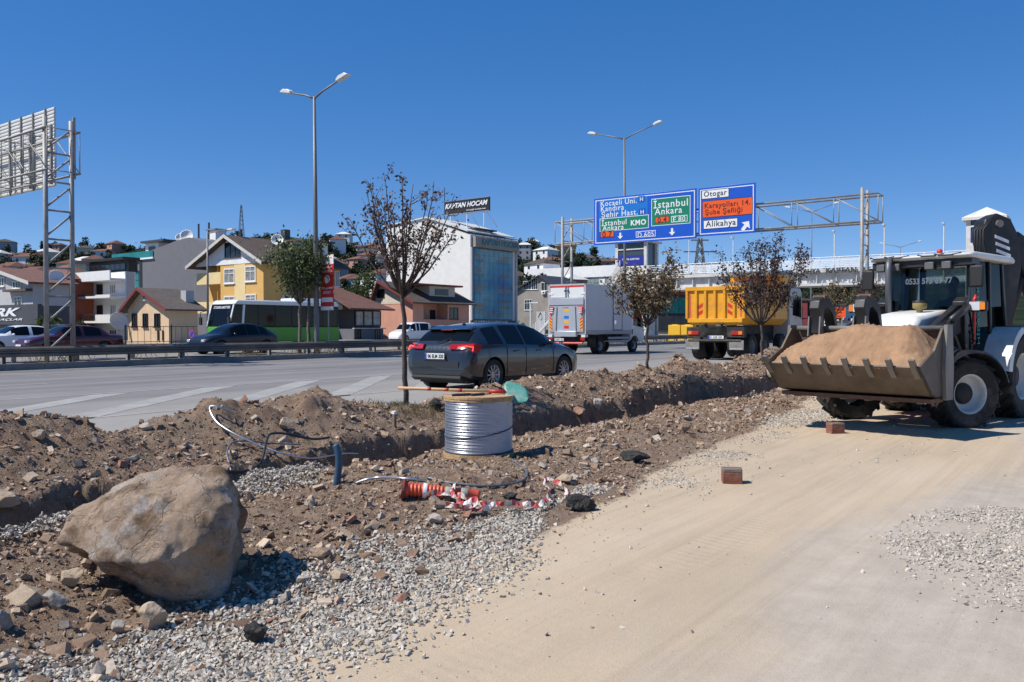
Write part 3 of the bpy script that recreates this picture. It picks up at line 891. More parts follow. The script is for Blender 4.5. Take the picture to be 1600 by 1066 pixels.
GA = 45.0
gl_L, gl_R = lat_on(886, GA), lat_on(1350, GA)
gt = thing('sign_gantry', 'grey lattice gantry spanning the near carriageway and carrying the blue signs', 'sign gantry', GA, gl_R, ROAD_Z)
zu, zl = z_at(306, GA, gl_R) - ROAD_Z, z_at(348, GA, gl_R) - ROAD_Z
span = gl_L - gl_R
lattice_column(gt, 0, zu + .35, 1.1, step=1.3); lattice_column(gt, span, zu + .3, 1.1, step=1.3)
box_truss(gt, -.75, span + .6, zl, zu, 1.0, panel=2.1)
AS = GA - .95
def S(px, py):
    l = lat_on(px, AS); return l, z_at(py, AS, l)
def sign_root(px0, py0t, px1, py1t, py1b, label, name='road_sign'):
    l0, zt0 = S(px0, py0t); l1, zt1 = S(px1, py1t); _, zb1 = S(px1, py1b)
    zt = (zt0 + zt1) / 2
    t = thing(name, label, 'road sign', AS, l1, 0)
    w = l0 - l1
    bd = MB().box(0, 0, zb1, .05, w, zt).build('board', SIGN_BLUE, t, bevel=.01)
    b = MB()                                               # white rim line
    e, q = .10, .05
    for (y0, y1, z0, z1) in ((e, w-e, zt-e-q, zt-e), (e, w-e, zb1+e, zb1+e+q), (e, e+q, zb1+e+q, zt-e-q), (w-e-q, w-e, zb1+e+q, zt-e-q)):
        b.box(-.004, y0, z0, -.001, y1, z1)
    b.build('rim_line', SIGN_WHITE, t)
    for zz_ in np.linspace(zb1 + .3, zt - .3, 4):
        MB().box(.05, .1, zz_ - .03, .12, w - .1, zz_ + .03).build('back_rail', GALV, t)
    return t, l1
def zx(x): return 840 + x / 4.2105
def zy(y): return 180 + y / 4.2105
def patch(t, l0, x0, x1, yt, yb, mat, name, edge=None, d=.008):
    """flat panel on the sign, from picture marks taken at its left edge"""
    la, za = S(zx(x0), zy(yt)); _, zb = S(zx(x0), zy(yb)); lb, _ = S(zx(x1), zy(yt))
    if edge:
        MB().box(-d + .002, lb - l0 - .035, zb - .035, -.001, la - l0 + .035, za + .035).build('border', edge, t)
    return MB().box(-d, lb - l0, zb, -.001, la - l0, za).build(name, mat, t)
def words(t, l0, s, x0, x1, yc, mat, h=None, d=.012, thick=.008):
    la, z = S(zx((x0 + x1)/2), zy(yc)); w = S(zx(x0), zy(yc))[0] - S(zx(x1), zy(yc))[0]
    return text('lettering', s, mat, t, (-d, la - l0, z), (0, -1, 0), (0, 0, 1), width=w, height=h, thick=thick, depth=.003, spacing=1.12)
def arrow(t, l0, x, yc, ang, size):
    la, z = S(zx(x), zy(yc))
    pts = [(-.16, .5), (.16, .5), (.16, -.02), (.48, -.02), (0, -.5), (-.48, -.02), (-.16, -.02)]
    c, s_ = math.cos(ang), math.sin(ang)
    P = [((u*c - v*s_)*size, (u*s_ + v*c)*size) for u, v in pts]
    MB().prism([(-u + la - l0, v + z) for u, v in P], -.012, -.001, 'x').build('arrow', SIGN_WHITE, t)
s1, L1 = sign_root(928, 311, 1087.5, 294.5, 372.5, 'long blue overhead road sign with two green panels and two arrows pointing down')
patch(s1, L1, 402, 722, 566, 688, SIGN_BLUE2, 'text_panel', d=.006)
words(s1, L1, 'Kocaeli Üni.', 413, 648, 569, SIGN_WHITE); words(s1, L1, 'Kandıra', 415, 566, 612, SIGN_WHITE); words(s1, L1, 'Şehir Hast.', 418, 655, 651, SIGN_WHITE)
for x0, x1, yt, yb in ((664, 700, 538, 572), (668, 704, 622, 656)):
    patch(s1, L1, x0, x1, yt, yb, SIGN_BLUE, 'hospital_mark', SIGN_BLUE2)
words(s1, L1, 'H', 672, 692, 553, SIGN_WHITE, d=.014); words(s1, L1, 'H', 676, 697, 637, SIGN_WHITE, d=.014)
patch(s1, L1, 411, 726, 686, 764, SIGN_GREEN, 'green_panel', SIGN_WHITE, d=.010)
words(s1, L1, 'İstanbul', 420, 583, 700, SIGN_WHITE, d=.016); words(s1, L1, 'Ankara', 426, 565, 740, SIGN_WHITE, d=.016); words(s1, L1, 'KMO', 612, 712, 706, SIGN_WHITE, d=.016, thick=.03)
patch(s1, L1, 416, 499, 769, 804, SIGN_ORANGE, 'route_panel', SIGN_BLACK, d=.010); words(s1, L1, '0.7', 426, 488, 784, SIGN_BROWN, d=.016)
patch(s1, L1, 649, 771, 770, 803, SIGN_BLUE, 'route_panel', SIGN_WHITE, d=.010); words(s1, L1, 'D.605', 658, 763, 785, SIGN_WHITE, d=.016)
patch(s1, L1, 750, 999, 556, 728, SIGN_GREEN, 'green_panel', SIGN_WHITE, d=.010)
words(s1, L1, 'İstanbul', 760, 985, 573, SIGN_WHITE, d=.016); words(s1, L1, 'Ankara', 768, 948, 629, SIGN_WHITE, d=.016)
patch(s1, L1, 774, 860, 674, 708, SIGN_ORANGE, 'route_panel', SIGN_BLACK, d=.014); words(s1, L1, '0.4', 788, 846, 688, SIGN_BROWN, d=.020)
patch(s1, L1, 881, 980, 669, 703, SIGN_GREEN, 'route_panel', SIGN_WHITE, d=.014); words(s1, L1, 'E.80', 890, 970, 684, SIGN_WHITE, d=.020)
arrow(s1, L1, 543, 795, 0, .38); arrow(s1, L1, 883, 768, 0, .42)
s2, L2 = sign_root(1090.5, 294, 1179.5, 286, 363.5, 'smaller blue road sign with orange panel and arrow pointing up right')
patch(s2, L2, 1079, 1252, 501, 552, SIGN_WHITE, 'white_panel', SIGN_BLACK); words(s2, L2, 'Otogar', 1090, 1240, 519, SIGN_BLACK, d=.014)
patch(s2, L2, 1084, 1408, 571, 675, SIGN_ORANGE, 'orange_panel', SIGN_BLACK); words(s2, L2, 'Karayolları 14.', 1094, 1392, 590, SIGN_BROWN, d=.014); words(s2, L2, 'Şube Şefliği', 1098, 1342, 634, SIGN_BROWN, d=.014)
patch(s2, L2, 1091, 1310, 697, 749, SIGN_WHITE, 'white_panel', SIGN_BLACK); words(s2, L2, 'Alikahya', 1103, 1300, 716, SIGN_BLACK, d=.014)
arrow(s2, L2, 1366, 728, rad(142), .62)

# ---------------------------------------------------------------- gantry at the left, its sign seen from behind
LA = 12.75; LL = med(LA) + .95
LA = (a_on(73, LL) + a_on(114, LL)) / 2; gap = a_on(114, LL) - a_on(73, LL)
g2t = thing('sign_gantry', 'lattice gantry at the left edge with the back of its sign facing us', 'sign gantry', LA, LL, ROAD_Z)
ztop = z_at(186, LA, LL) - ROAD_Z
lattice_column(g2t, 0, ztop, gap, r=.075, step=.93, z0=.1)
zu, zl = z_at(205, LA, LL) - ROAD_Z, z_at(270, LA, LL) - ROAD_Z
box_truss(g2t, -.35, 9.6, zl, zu, gap + .2, panel=1.6, r=.042, d=.018)
for y in (0, 1.6, 3.2, 4.8, 6.4):
    MB().box(gap/2 + .16, y + .2, zl - .1, gap/2 + .24, y + .28, zu + .6).build('sign_post', GALV, g2t)
sa = LA + gap/2 + .34; sl = lat_on(88, sa)
st = z_at(167, sa, sl); sb = z_at(291, sa, sl)
s3 = thing('road_sign', 'corrugated metal back of a large overhead sign at the left edge', 'road sign', sa, sl, 0)
b = MB(); n = 22; hgt = (st - sb) / n
for i in range(n):
    z0 = sb + i*hgt
    b.prism([(0, z0 + .006), (.05, z0 + .006), (.05, z0 + hgt), (0, z0 + hgt), (-.02, z0 + hgt*.75), (-.02, z0 + hgt*.3)], 0, 9.0, 'y')
b.build('panel', ALU, s3)
for y in np.arange(.55, 9, .95):
    MB().box(-.07, y, sb - .03, -.025, y + .06, st + .03).build('stiffener', GALV, s3)

# ---------------------------------------------------------------- footbridge
BW = PM('bridge_white', (.60, .595, .57), .55, var=.07, scale=1.0, dirt=(.40, .37, .32), dscale=.8)
BDARK = PM('bridge_letters', (.03, .032, .036), .5)
BRAIL = PM('bridge_rail', (.66, .66, .65), .45)
BGLASS = PM('tower_glass', (.05, .065, .085), .12)
BBLUE = PM('tower_blue', (.02, .03, .25), .4)
BA = 82.8
bl0, bl1 = lat_on(1600, BA), lat_on(972, BA)
zb = z_at(440, BA, lat_on(1388, BA)); zt = z_at(418, BA, lat_on(1388, BA)); zr = z_at(398, BA, lat_on(1388, BA))
bt = thing('footbridge', 'long white steel footbridge crossing the highway behind the trucks', 'footbridge', BA, bl0, 0)
Lb = bl1 - bl0
MB().box(0, 0, zb, 3.0, Lb, zt - .25).build('girder', BW, bt)
MB().box(-.35, 0, zb - .22, 3.3, Lb, zb).build('bottom_flange', BW, bt)
MB().box(-.45, 0, zt - .25, 3.4, Lb, zt + .08).build('deck', BW, bt)
for y in np.arange(.6, Lb, 1.85):
    MB().box(-.3, y, zb + .001, -.001, y + .07, zt - .251).build('stiffener', BW, bt)
for x in (-.35, 3.3):
    for i, z in enumerate(np.linspace(zt + .25, zr, 6)):
        MB().cyl((x, 0, z), (x, Lb, z), .03 if i < 5 else .04, n=6).build('rail', BRAIL, bt)
for y in np.arange(.3, Lb, 1.85):
    MB().box(-.385, y, zt + .081, -.315, y + .07, zr).build('rail_post', BRAIL, bt)
for i, (px, pt) in enumerate(((1075, 372), (1144, 372), (1302, 362), (1380, 352), (1473, 350))):
    y = lat_on(px, BA) - bl0; z1 = z_at(pt, BA, y + bl0)
    lp = MB().cyl((.2, y, zt + .08), (.2, y, z1), .055, n=8).build('lamp_post', BRAIL, bt)
    MB().box(-.35, y - .1, z1 + .002, .25, y + .1, z1 + .1).build('lamp_head', LAMPW, lp)
def bridge_words(s, px0, px1, py):
    y0, y1 = lat_on(px0, BA), lat_on(px1, BA); z = z_at(py, BA, (y0+y1)/2)
    text('lettering', s, BDARK, bt, (-.60, (y0+y1)/2 - bl0, z), (0, -1, 0), (0, 0, 1), width=abs(y0-y1), height=.50, thick=.02, depth=.04)
bridge_words('ŞEHİT', 1204, 1243, 426); bridge_words('YAHYA', 1251, 1284, 424.5); bridge_words('KAPTAN', 1293, 1340, 422.5); bridge_words('ÜST', 1347, 1362, 420.5); bridge_words('GEÇİDİ', 1369, 1412, 419)
for y in (lat_on(1128, BA) - bl0, Lb - 3):
    MB().box(.8, y, ROAD_Z - .1, 2.2, y + 1.0, zb - .221).build('pier', BW, bt)
def lift_tower(px0, px1, pt, pblue0, pblue1, a, label, roof=True):
    l0, l1 = lat_on(px1, a), lat_on(px0, a); w = l1 - l0
    z1 = z_at(pt, a, l0)
    t = thing('lift_tower', label, 'lift tower', a, l0, ROAD_Z, 0, 'lift towers of the footbridge')
    z1 -= ROAD_Z
    for y in (0, w - .35):
        for x in (0, 2.6): MB().box(x, y, 0, x + .35, y + .35, z1).build('corner_post', BW, t)
    MB().box(.08, .3, 0, 2.8, w - .3, z1 - .05).build('glazing', BGLASS, t)
    za, zb_ = z_at(pblue0, a, l0) - ROAD_Z, z_at(pblue1, a, l0) - ROAD_Z
    MB().box(-.03, .351, zb_, .079, w - .351, za).build('sign_band', BBLUE, t)
    MB().box(-.01, .351, 0, .078, w - .351, zb_ - .05).build('lower_panel', BW, t)
    MB().box(-.02, .351, (za + z1)/2 - .08, .077, w - .351, (za + z1)/2 + .05).build('transom', BW, t)
    text('lettering', 'YAHYA KAPTAN', SIGN_WHITE, t, (-.05, w/2, (za+zb_)/2 + .15), (0, -1, 0), (0, 0, 1), width=w*.55, depth=.008, thick=.02)
    if roof:
        ro = MB(); zc = z1 + .25
        ro.box(-.3, -.3, z1 + .002, 3.2, w + .3, zc)
        ro.add([(-.3, -.3, zc), (3.2, -.3, zc), (3.2, w+.3, zc), (-.3, w+.3, zc), (1.45, w/2, zc + 1.0)], [(0,1,4), (1,2,4), (2,3,4), (3,0,4)])
        ro.build('roof', BW, t)
    return t
lift_tower(1508, 1566, 341, 360, 376, BA - .6, 'white lift tower with pyramid roof rising behind the loader')
lift_tower(961, 1010, 378, 398, 414, BA + .3, 'white lift tower with blue band, partly hidden below the blue road sign')
# stair flights down from the far tower
stt = thing('stair_flight', 'white railed stair coming down from the footbridge behind the box truck', 'stairs', BA, lat_on(968, BA), ROAD_Z)
y_top = 0.0
zt0 = z_at(424, BA, lat_on(968, BA)) - ROAD_Z; zm = 0.4
yb = lat_on(905, BA) - lat_on(968, BA)
for x in (0, 2.2):
    st_ = MB(); st_.add([(x, 0, zt0-.35), (x, yb, 0), (x, yb, .45), (x, 0, zt0+.1), (x+.12, 0, zt0-.35), (x+.12, yb, 0), (x+.12, yb, .45), (x+.12, 0, zt0+.1)], [(0,1,2,3), (7,6,5,4), (0,4,5,1), (1,5,6,2), (2,6,7,3), (3,7,4,0)])
    st_.build('stringer', BW, stt)
    for k_ in range(5):
        dz = .35 + k_*.2
        MB().cyl((x+.06, 0, zt0+dz), (x+.06, yb, .35+dz), .028, n=6).build('hand_rail', BRAIL, stt)
    for k_ in range(7):
        f_ = k_/6; MB().box(x+.03, yb*f_-.03, zt0*(1-f_)+.1, x+.09, yb*f_+.03, zt0*(1-f_)+.1+1.15).build('baluster', BRAIL, stt)
for k_ in range(22):
    f_ = (k_+.5)/22
    MB().box(.13, yb*f_-.15, zt0*(1-f_)-.05, 2.19, yb*f_+.15, zt0*(1-f_)+.02).build('tread', BW, stt)
# ------------------------------------------------------------------ buildings across the highway
def wall_mat(name, c, d=None, v=.07): return PM(name, c, .85, var=v, scale=1.1, bump=.12, bscale=14, dirt=d, dscale=.45)
YEL = wall_mat('yellow_render', (.66, .40, .125)); YELP = wall_mat('pale_yellow_render', (.74, .58, .30)); WHT = wall_mat('white_render', (.72, .715, .69), (.67, .655, .62))
WHT2 = wall_mat('clean_white_render', (.74, .74, .73)); BEI = wall_mat('beige_render', (.66, .48, .31), (.55, .38, .24)); PNK = wall_mat('pink_render', (.62, .31, .225), (.52, .27, .2))
GRYW = wall_mat('slate_grey_render', (.14, .145, .165)); LGRY = wall_mat('light_grey_render', (.42, .42, .43)); ORG = wall_mat('orange_red_render', (.36, .10, .052)); TAU = wall_mat('taupe_render', (.30, .27, .235), (.22, .2, .17))
BLK = PM('black_cladding', (.016, .016, .018), .5, var=.2, scale=1); CHAR = PM('charcoal_cladding', (.05, .052, .058), .5, var=.15, scale=1)
def tile_mat(name, c, sx=4.0):
    m = PM(name, c, .85, var=.3, scale=5, dirt=tuple(q*.55 for q in c), dscale=1.3)
    nt = m.node_tree; N, L = nt.nodes, nt.links
    tc = N.new('ShaderNodeTexCoord'); w = N.new('ShaderNodeTexWave'); w.inputs['Scale'].default_value = sx; w.inputs['Distortion'].default_value = .6; w.bands_direction = 'X'
    L.new(tc.outputs['Object'], w.inputs['Vector'])
    bp = N.new('ShaderNodeBump'); bp.inputs['Strength'].default_value = .7; bp.inputs['Distance'].default_value = .05
    L.new(w.outputs['Fac'], bp.inputs['Height']); L.new(bp.outputs['Normal'], nt.nodes['Principled BSDF'].inputs['Normal'])
    return m
ROOFB = tile_mat('brown_roof', (.105, .075, .058)); ROOFR = tile_mat('red_tile_roof', (.19, .085, .06)); ROOFG = tile_mat('grey_brown_roof', (.125, .10, .085)); ROOFW = PM('pale_sheet_roof', (.62, .62, .58), .5, var=.06, scale=1)
GLS = PM('window_glass', (.018, .022, .028), .08, var=.4, scale=.7); TEAL = PM('teal_glass', (.012, .17, .17), .07, var=.35, scale=.35); FRW = PM('white_frame', (.75, .75, .74), .5); FRD = PM('dark_frame', (.03, .026, .024), .5); CURT = PM('curtained_glass', (.28, .28, .27), .2, var=.5, scale=2)
FASC = PM('white_fascia', (.55, .53, .49), .6, var=.15, scale=2); FASCR = PM('red_fascia', (.19, .035, .03), .6); METAL = PM('duct_metal', (.35, .35, .36), .4, .6); DISH = PM('dish_white', (.72, .71, .68), .5)

class House:
    """origin at the corner nearest to us: the gable end runs off across the road axis (y), the street front along it (x)"""
    def __init__(s, name, label, cpx, lat, group='houses across the highway', base=None):
        s.a, s.l = a_on(cpx, lat), lat
        s.z0 = ROAD_Z + .1 if base is None else base
        s.t = thing(name, label, 'building', s.a, s.l, s.z0, 0, group)
    def E(s, px, py=None):      # on the gable end
        l = lat_on(px, s.a); y = l - s.l
        return y if py is None else (y, z_at(py, s.a, l) - s.z0)
    def R(s, px, py=None):      # on the street front
        a = a_on(px, s.l); x = a - s.a
        return x if py is None else (x, z_at(py, a, s.l) - s.z0)
    def zc(s, py): return z_at(py, s.a, s.l) - s.z0
    def box(s, name, mat, x0, y0, z0, x1, y1, z1): return MB().box(x0, y0, z0, x1, y1, z1).build(name, mat, s.t)
    def win(s, face, u0, z0, u1, z1, glass=None, frame=None, mull=1, trans=0, sill=True, f=.07):
        """framed window standing proud of the wall by a hand, panes set back"""
        u0, u1 = min(u0, u1), max(u0, u1); z0, z1 = min(z0, z1), max(z0, z1)
        glass = glass or GLS; frame = frame or FRW
        def bx(m, ua, za, ub, zb, d0, d1):
            if face == 'E': m.box(-d1, ua, za, -d0, ub, zb)
            else: m.box(ua, -d1, za, ub, -d0, zb)
        w = MB()
        bx(w, u0-f, z1, u1+f, z1+f, .001, .07); bx(w, u0-f, z0-f, u1+f, z0, .001, .07); bx(w, u0-f, z0, u0, z1, .001, .07); bx(w, u1, z0, u1+f, z1, .001, .07)
        for i in range(mull):
            um = u0 + (u1-u0)*(i+1)/(mull+1); bx(w, um-.03, z0, um+.03, z1, .02, .06)
        for i in range(trans):
            zm = z0 + (z1-z0)*(.68 if trans == 1 else (i+1)/(trans+1)); bx(w, u0, zm-.03, u1, zm+.03, .018, .062)
        o = w.build('window', frame, s.t)
        g = MB(); bx(g, u0, z0, u1, z1, .003, .016); g.build('pane', glass, o)
        if sill:
            q = MB(); bx(q, u0-f-.06, z0-f-.07, u1+f+.06, z0-f-.002, .001, .14); q.build('sill', frame, o)
        return o
    def winE(s, x0, y0, x1, y1, **k):
        a, b = s.E(x0, y0), s.E(x1, y1); return s.win('E', a[0], a[1], b[0], b[1], **k)
    def winR(s, x0, y0, x1, y1, **k):
        a, b = s.R(x0, y0), s.R(x1, y1); return s.win('R', a[0], a[1], b[0], b[1], **k)
    def gable_roof(s, W_, L_, ze, zr, mat, over=.5, yr=None, thick=.16, fascia=None, wall=None):
        """ridge along x (street direction), over the gable end; eaves at y=0 and y=W_"""
        yr = W_/2 if yr is None else yr
        s1, s2 = (zr-ze)/yr, (zr-ze)/(W_-yr)
        for nm, (ya, yb, za, zb) in {'front': (-over, yr, ze - over*s1, zr), 'back': (W_+over, yr, ze - over*s2, zr)}.items():
            m = MB(); x0, x1 = -over, L_+over
            m.add([(x0, ya, za), (x1, ya, za), (x1, yb, zb), (x0, yb, zb), (x0, ya, za+thick), (x1, ya, za+thick), (x1, yb, zb+thick), (x0, yb, zb+thick)],
                  [(0,3,2,1), (4,5,6,7), (0,1,5,4), (1,2,6,5), (2,3,7,6), (3,0,4,7)])
            r = m.build('roof', mat, s.t)
            if fascia:
                q = MB(); e = .03
                q.add([(x0-e, ya, za-.10), (x0-e, yb, zb-.10), (x0-e, yb, zb+thick+.04), (x0-e, ya, za+thick+.04), (x0-.002, ya, za-.10), (x0-.002, yb, zb-.10), (x0-.002, yb, zb+thick+.04), (x0-.002, ya, za+thick+.04)],
                      [(0,1,2,3), (7,6,5,4), (0,4,5,1), (1,5,6,2), (2,6,7,3), (3,7,4,0)])
                q.build('fascia', fascia, r)
        if wall:
            MB().prism([(0.02, ze-.01), (yr, zr-.02), (W_-.02, ze-.01)], .012, .3, 'x').build('gable_wall', wall, s.t)
            MB().prism([(0.02, ze-.01), (yr, zr-.02), (W_-.02, ze-.01)], L_-.3, L_-.012, 'x').build('gable_wall', wall, s.t)
    def dish(s, x, y, z, r=.45, aim=(-.6, -.7, .4)):
        d = Vector(aim).normalized(); q = d.to_track_quat('Z', 'Y').to_matrix()
        m = MB().lathe([(.001, 0), (r*.5, r*.08), (r*.85, r*.22), (r, r*.32), (r, r*.36), (r*.85, r*.26), (r*.5, r*.12), (.001, r*.04)], (0,0,0), 'z', 16)
        m.v = [tuple(q @ Vector(v) + Vector((x, y, z))) for v in m.v]
        o = m.build('satellite_dish', DISH, s.t, smooth=True)
        MB().cyl((x, y, z-.7), (x, y, z), .03, n=6).build('mount', FRD, o)
        return o
    def ac(s, face, u, z):
        if face == 'R': o = MB().box(u, -.42, z, u+.85, -.08, z+.6).build('air_conditioner', FRW, s.t, bevel=.02); MB().lathe([(.001, 0), (.22, 0)], (u+.35, -.424, z+.3), 'y', 16).build('fan_grille', CHAR, o)
        else: o = MB().box(-.42, u, z, -.08, u+.85, z+.6).build('air_conditioner', FRW, s.t, bevel=.02); MB().lathe([(.001, 0), (.22, 0)], (-.424, u+.35, z+.3), 'x', 16).build('fan_grille', CHAR, o)

# ---- yellow house with brown gable roof
h = House('yellow_house', 'yellow three storey house with white gable and brown roof behind the bus', 412, 66)
Wd, Ln = h.E(308), h.R(531); ze = h.zc(408); zr = h.E(361, 371)[1]; yr = h.E(361)
bs, be = h.E(345), Wd                       # bay of balconies on the left third of the gable end
z1, z2 = h.E(345, 486)[1], h.E(345, 440)[1]
h.box('wall', YEL, 0, 0, 0, Ln*.30, bs, ze); h.box('wall', YEL, 1.4, bs, 0, Ln*.30, Wd, ze)
h.box('wall', YEL, Ln*.30, 1.5, 0, Ln*.70, Wd, ze); h.box('wall', YEL, Ln*.70, 0, 0, Ln, Wd, ze)
MB().prism([(0, ze), (yr, zr-.05), (Wd, ze)], .0, .30, 'x').build('gable_wall', WHT2, h.t)
p0, p1 = h.E(384), h.E(367); MB().box(-.03, p0, 0, -.002, p1, ze + .15).build('pale_band', YELP, h.t)
MB().box(-.06, 0, ze - .1, -.003, Wd, ze + .35).build('gable_base', WHT2, h.t)
for zf in (z1, z2):
    sl_ = MB().box(0, bs+.001, zf - .22, 1.399, Wd, zf - .02).build('balcony', YELP, h.t)
    MB().box(0, bs+.002, zf - .02, .14, Wd, zf + .95).build('parapet', YELP, sl_)
    MB().box(.2, bs + .8, zf + .02, 1.39, bs + .86, zf + 2.0).build('divider', YEL, sl_)
    MB().box(1.33, bs + 1.1, zf, 1.395, bs + 2.0, zf + 2.0).build('balcony_door', GLS, sl_)
for zf in (z1, z2):
    sl_ = MB().box(Ln*.30+.001, -.9, zf - .22, Ln*.70-.001, 1.499, zf - .02).build('balcony', YEL, h.t)
    MB().box(Ln*.30+.002, -.9, zf - .02, Ln*.52, -.76, zf + 1.0).build('parapet', YEL, sl_)
    MB().box(Ln*.52, -.9, zf - .02, Ln*.70-.002, -.76, zf + 1.0).build('parapet', TAU, sl_)
    MB().box(Ln*.45, 1.43, zf, Ln*.56, 1.496, zf + 2.1).build('balcony_door', GLS, sl_)
h.ac('R', Ln*.22, z1 + .9); h.ac('R', Ln*.24, z2 + 1.2)
for r in ((352, 422, 366.5, 441), (385, 418, 399.5, 438), (352, 465, 366.5, 478), (385, 462, 399.5, 475)): h.winE(*r, glass=CURT, mull=1, trans=1, f=.12)
g = h.winE(353, 381, 376, 400, glass=GLS, frame=FRD, mull=2)
for x0, x1 in ((512, 518), (524, 529)): h.winR(x0, 425, x1, 447, glass=CURT); h.winR(x0, 468, x1, 488, glass=CURT)
h.gable_roof(Wd, Ln, ze + .05, zr, ROOFB, .8, yr, .2, FASC)
xm = Ln*.55; dz = zr - .2
MB().box(xm, .6, ze + .8, xm + 3.2, yr - .3, dz).build('dormer', WHT2, h.t); MB().box(xm - .5, .1, dz + .002, xm + 3.8, yr + .3, dz + .18).build('dormer_roof', ROOFB, h.t)
MB().box(xm - .002, 1.0, ze + 1.2, xm - .06, 2.6, dz - .3).build('dormer_window', GLS, h.t)
ch = MB().box(xm + 1.2, yr - .2, zr - .3, xm + 1.9, yr + .5, zr + 1.4).build('chimney', CHAR, h.t)
MB().cyl((1.2, yr, zr), (1.2, yr, zr + .9), .14, n=8).build('chimney', CHAR, h.t)
h.dish(xm*.55, 1.6, zr - .3, .62)
# ---- beige cottage
h = House('beige_cottage', 'small beige cottage with brown roof and three narrow windows', 264, 58)
Wd, Ln = h.E(200), h.R(309); ze = h.zc(481); yr = h.E(224); zr = h.E(224, 452)[1]
h.box('wall', BEI, 0, 0, 0, Ln, Wd, ze); h.gable_roof(Wd, Ln, ze, zr, ROOFG, .55, yr, .12, FASCR, BEI)
for x0, x1 in ((207.5, 214), (224.5, 231), (242.5, 250)): h.winE(x0, 491, x1, 510, frame=FRD, mull=1, f=.05)
h.winE(225, 459, 232, 467, mull=1)
MB().box(Ln*.82, .9, zr - 1.4, Ln*.82 + .7, 1.6, zr - .1).build('chimney', LGRY, h.t)
h.dish(-.6, Wd + .3, h.E(198, 503)[1], .75, (-.2, -1, .35))
for q in (249, 256): h.box('vent_pipe', FRD, -.1, h.E(q), .2, -.02, h.E(q) + .1, 1.0)
# ---- grey block with teal glazing
h = House('grey_office_block', 'slate grey office block with teal glazing and a roof terrace', 330, 79)
Wd = h.E(178); yT = h.E(223); ze = h.E(223, 404)[1]; zp = h.E(297, 371)[1]; yp = h.E(297); Ln = 16
MB().prism([(0, 0), (yT, 0), (yT, ze), (h.E(238), h.E(238, 391)[1]), (h.E(280), h.E(280, 375)[1]), (yp, zp), (h.E(310), h.E(310, 375)[1]), (0, h.zc(388))], 0, Ln, 'x').build('wall', GRYW, h.t)
h.box('side_wing', CHAR, .4, yT + .001, 0, Ln - 1, Wd, ze - .2)
h.box('pier', BLK, -.05, yT + .002, 0, .399, yT + .55, ze - .35)
h.box('cladding_band', GRYW, .1, yT + .56, h.E(200, 424)[1], .398, Wd, ze - .25)
y0, y1 = h.E(220.5), h.E(186)
for (pt, pb, rows) in ((422, 455, 2), (466, 498, 2)):
    zt_, zb_ = h.E(203, pt)[1], h.E(203, pb)[1]
    gz = MB().box(.36, y0, zb_, .395, y1, zt_).build('glazing', FRD, h.t)
    for i in range(5):
        for j in range(rows):
            ya, yb = y0 + (y1-y0)*(i+.06)/5, y0 + (y1-y0)*(i+.94)/5; za, zb2 = zb_ + (zt_-zb_)*(j+.04)/rows, zb_ + (zt_-zb_)*(j+.96)/rows
            MB().box(.34, ya, za, .358, yb, zb2).build('pane', TEAL, gz)
h.box('terrace_slab', FRW, -.2, yT - 2.6, ze - .15, 3, Wd + .3, ze + .05)
rl = MB().box(-.1, yT - 2.5, ze + .051, -.06, Wd + .2, ze + .8).build('terrace_rail', TEAL, h.t)
pz = h.E(215, 379)[1]; py0, py1 = h.E(231), h.E(211)
h.box('penthouse', WHT2, 1.4, py0, ze + .051, 6, py1, pz); h.box('penthouse_roof', CHAR, .9, py0 - 1.8, pz + .001, 6.5, py1 + .3, pz + .25)
MB().box(1.36, py0 + .7, ze + .2, 1.398, py1 - .7, pz - .4).build('terrace_door', GLS, h.t)
MB().box(3, yp - .4, zp - .3, 4.4, yp + 1.1, zp + 1.1).build('chimney', WHT2, h.t); MB().box(2.8, yp - .6, zp + 1.102, 4.6, yp + 1.3, zp + 1.25).build('chimney_cap', METAL, h.t)
for q in (274, 290): MB().cyl((3, h.E(q), zp - .6), (3, h.E(q), zp + 2.0), .11, n=8).build('flue', CHAR, h.t)
h.dish(2, h.E(268), zp + .5, .75); h.dish(2, h.E(258), zp + .4, .55)
text('lettering', 'EPO', TEAL, h.t, (-.02, h.E(187), h.E(187, 506)[1]), (0, -1, 0), (0, 0, 1), width=1.6, thick=.03)
h.box('shop_sign', FRW, .0, h.E(196), h.E(187, 511)[1], .2, h.E(178), h.E(187, 501)[1])
# ---- white flats with balconies
h = House('white_flats', 'white block of flats with balconies and dark glazed top floor', 172, 76)
Wd = h.E(104); Ln = h.R(190); ze = h.zc(423); zpent = h.zc(404)
Ln = 2.5; h.box('wall', WHT2, 1.5, 0, 0, Ln, Wd, ze); h.box('wall', LGRY, 1.6, -.04, 0, Ln - .1, -.001, ze - .05)  # light grey skin on the white street side paints in its shade
h.box('penthouse', BLK, 2.0, .3, ze, Ln + .4, Wd - .6, zpent); h.box('penthouse_roof', BLK, 1.0, -.5, zpent + .001, Ln + .2, Wd + .4, zpent + .22)
gz = h.box('penthouse_glazing', FRD, 1.96, .8, ze + .25, 1.999, Wd - 1, zpent - .25)
for i in range(7):
    w_ = (Wd - 1.8) / 7; MB().box(1.94, .8 + w_*(i+.06), ze + .3, 1.958, .8 + w_*(i+.94), zpent - .3).build('pane', PM('dusk_glass', (.03, .04, .06), .1) if 'dusk_glass' not in MATS else MATS['dusk_glass'], gz)
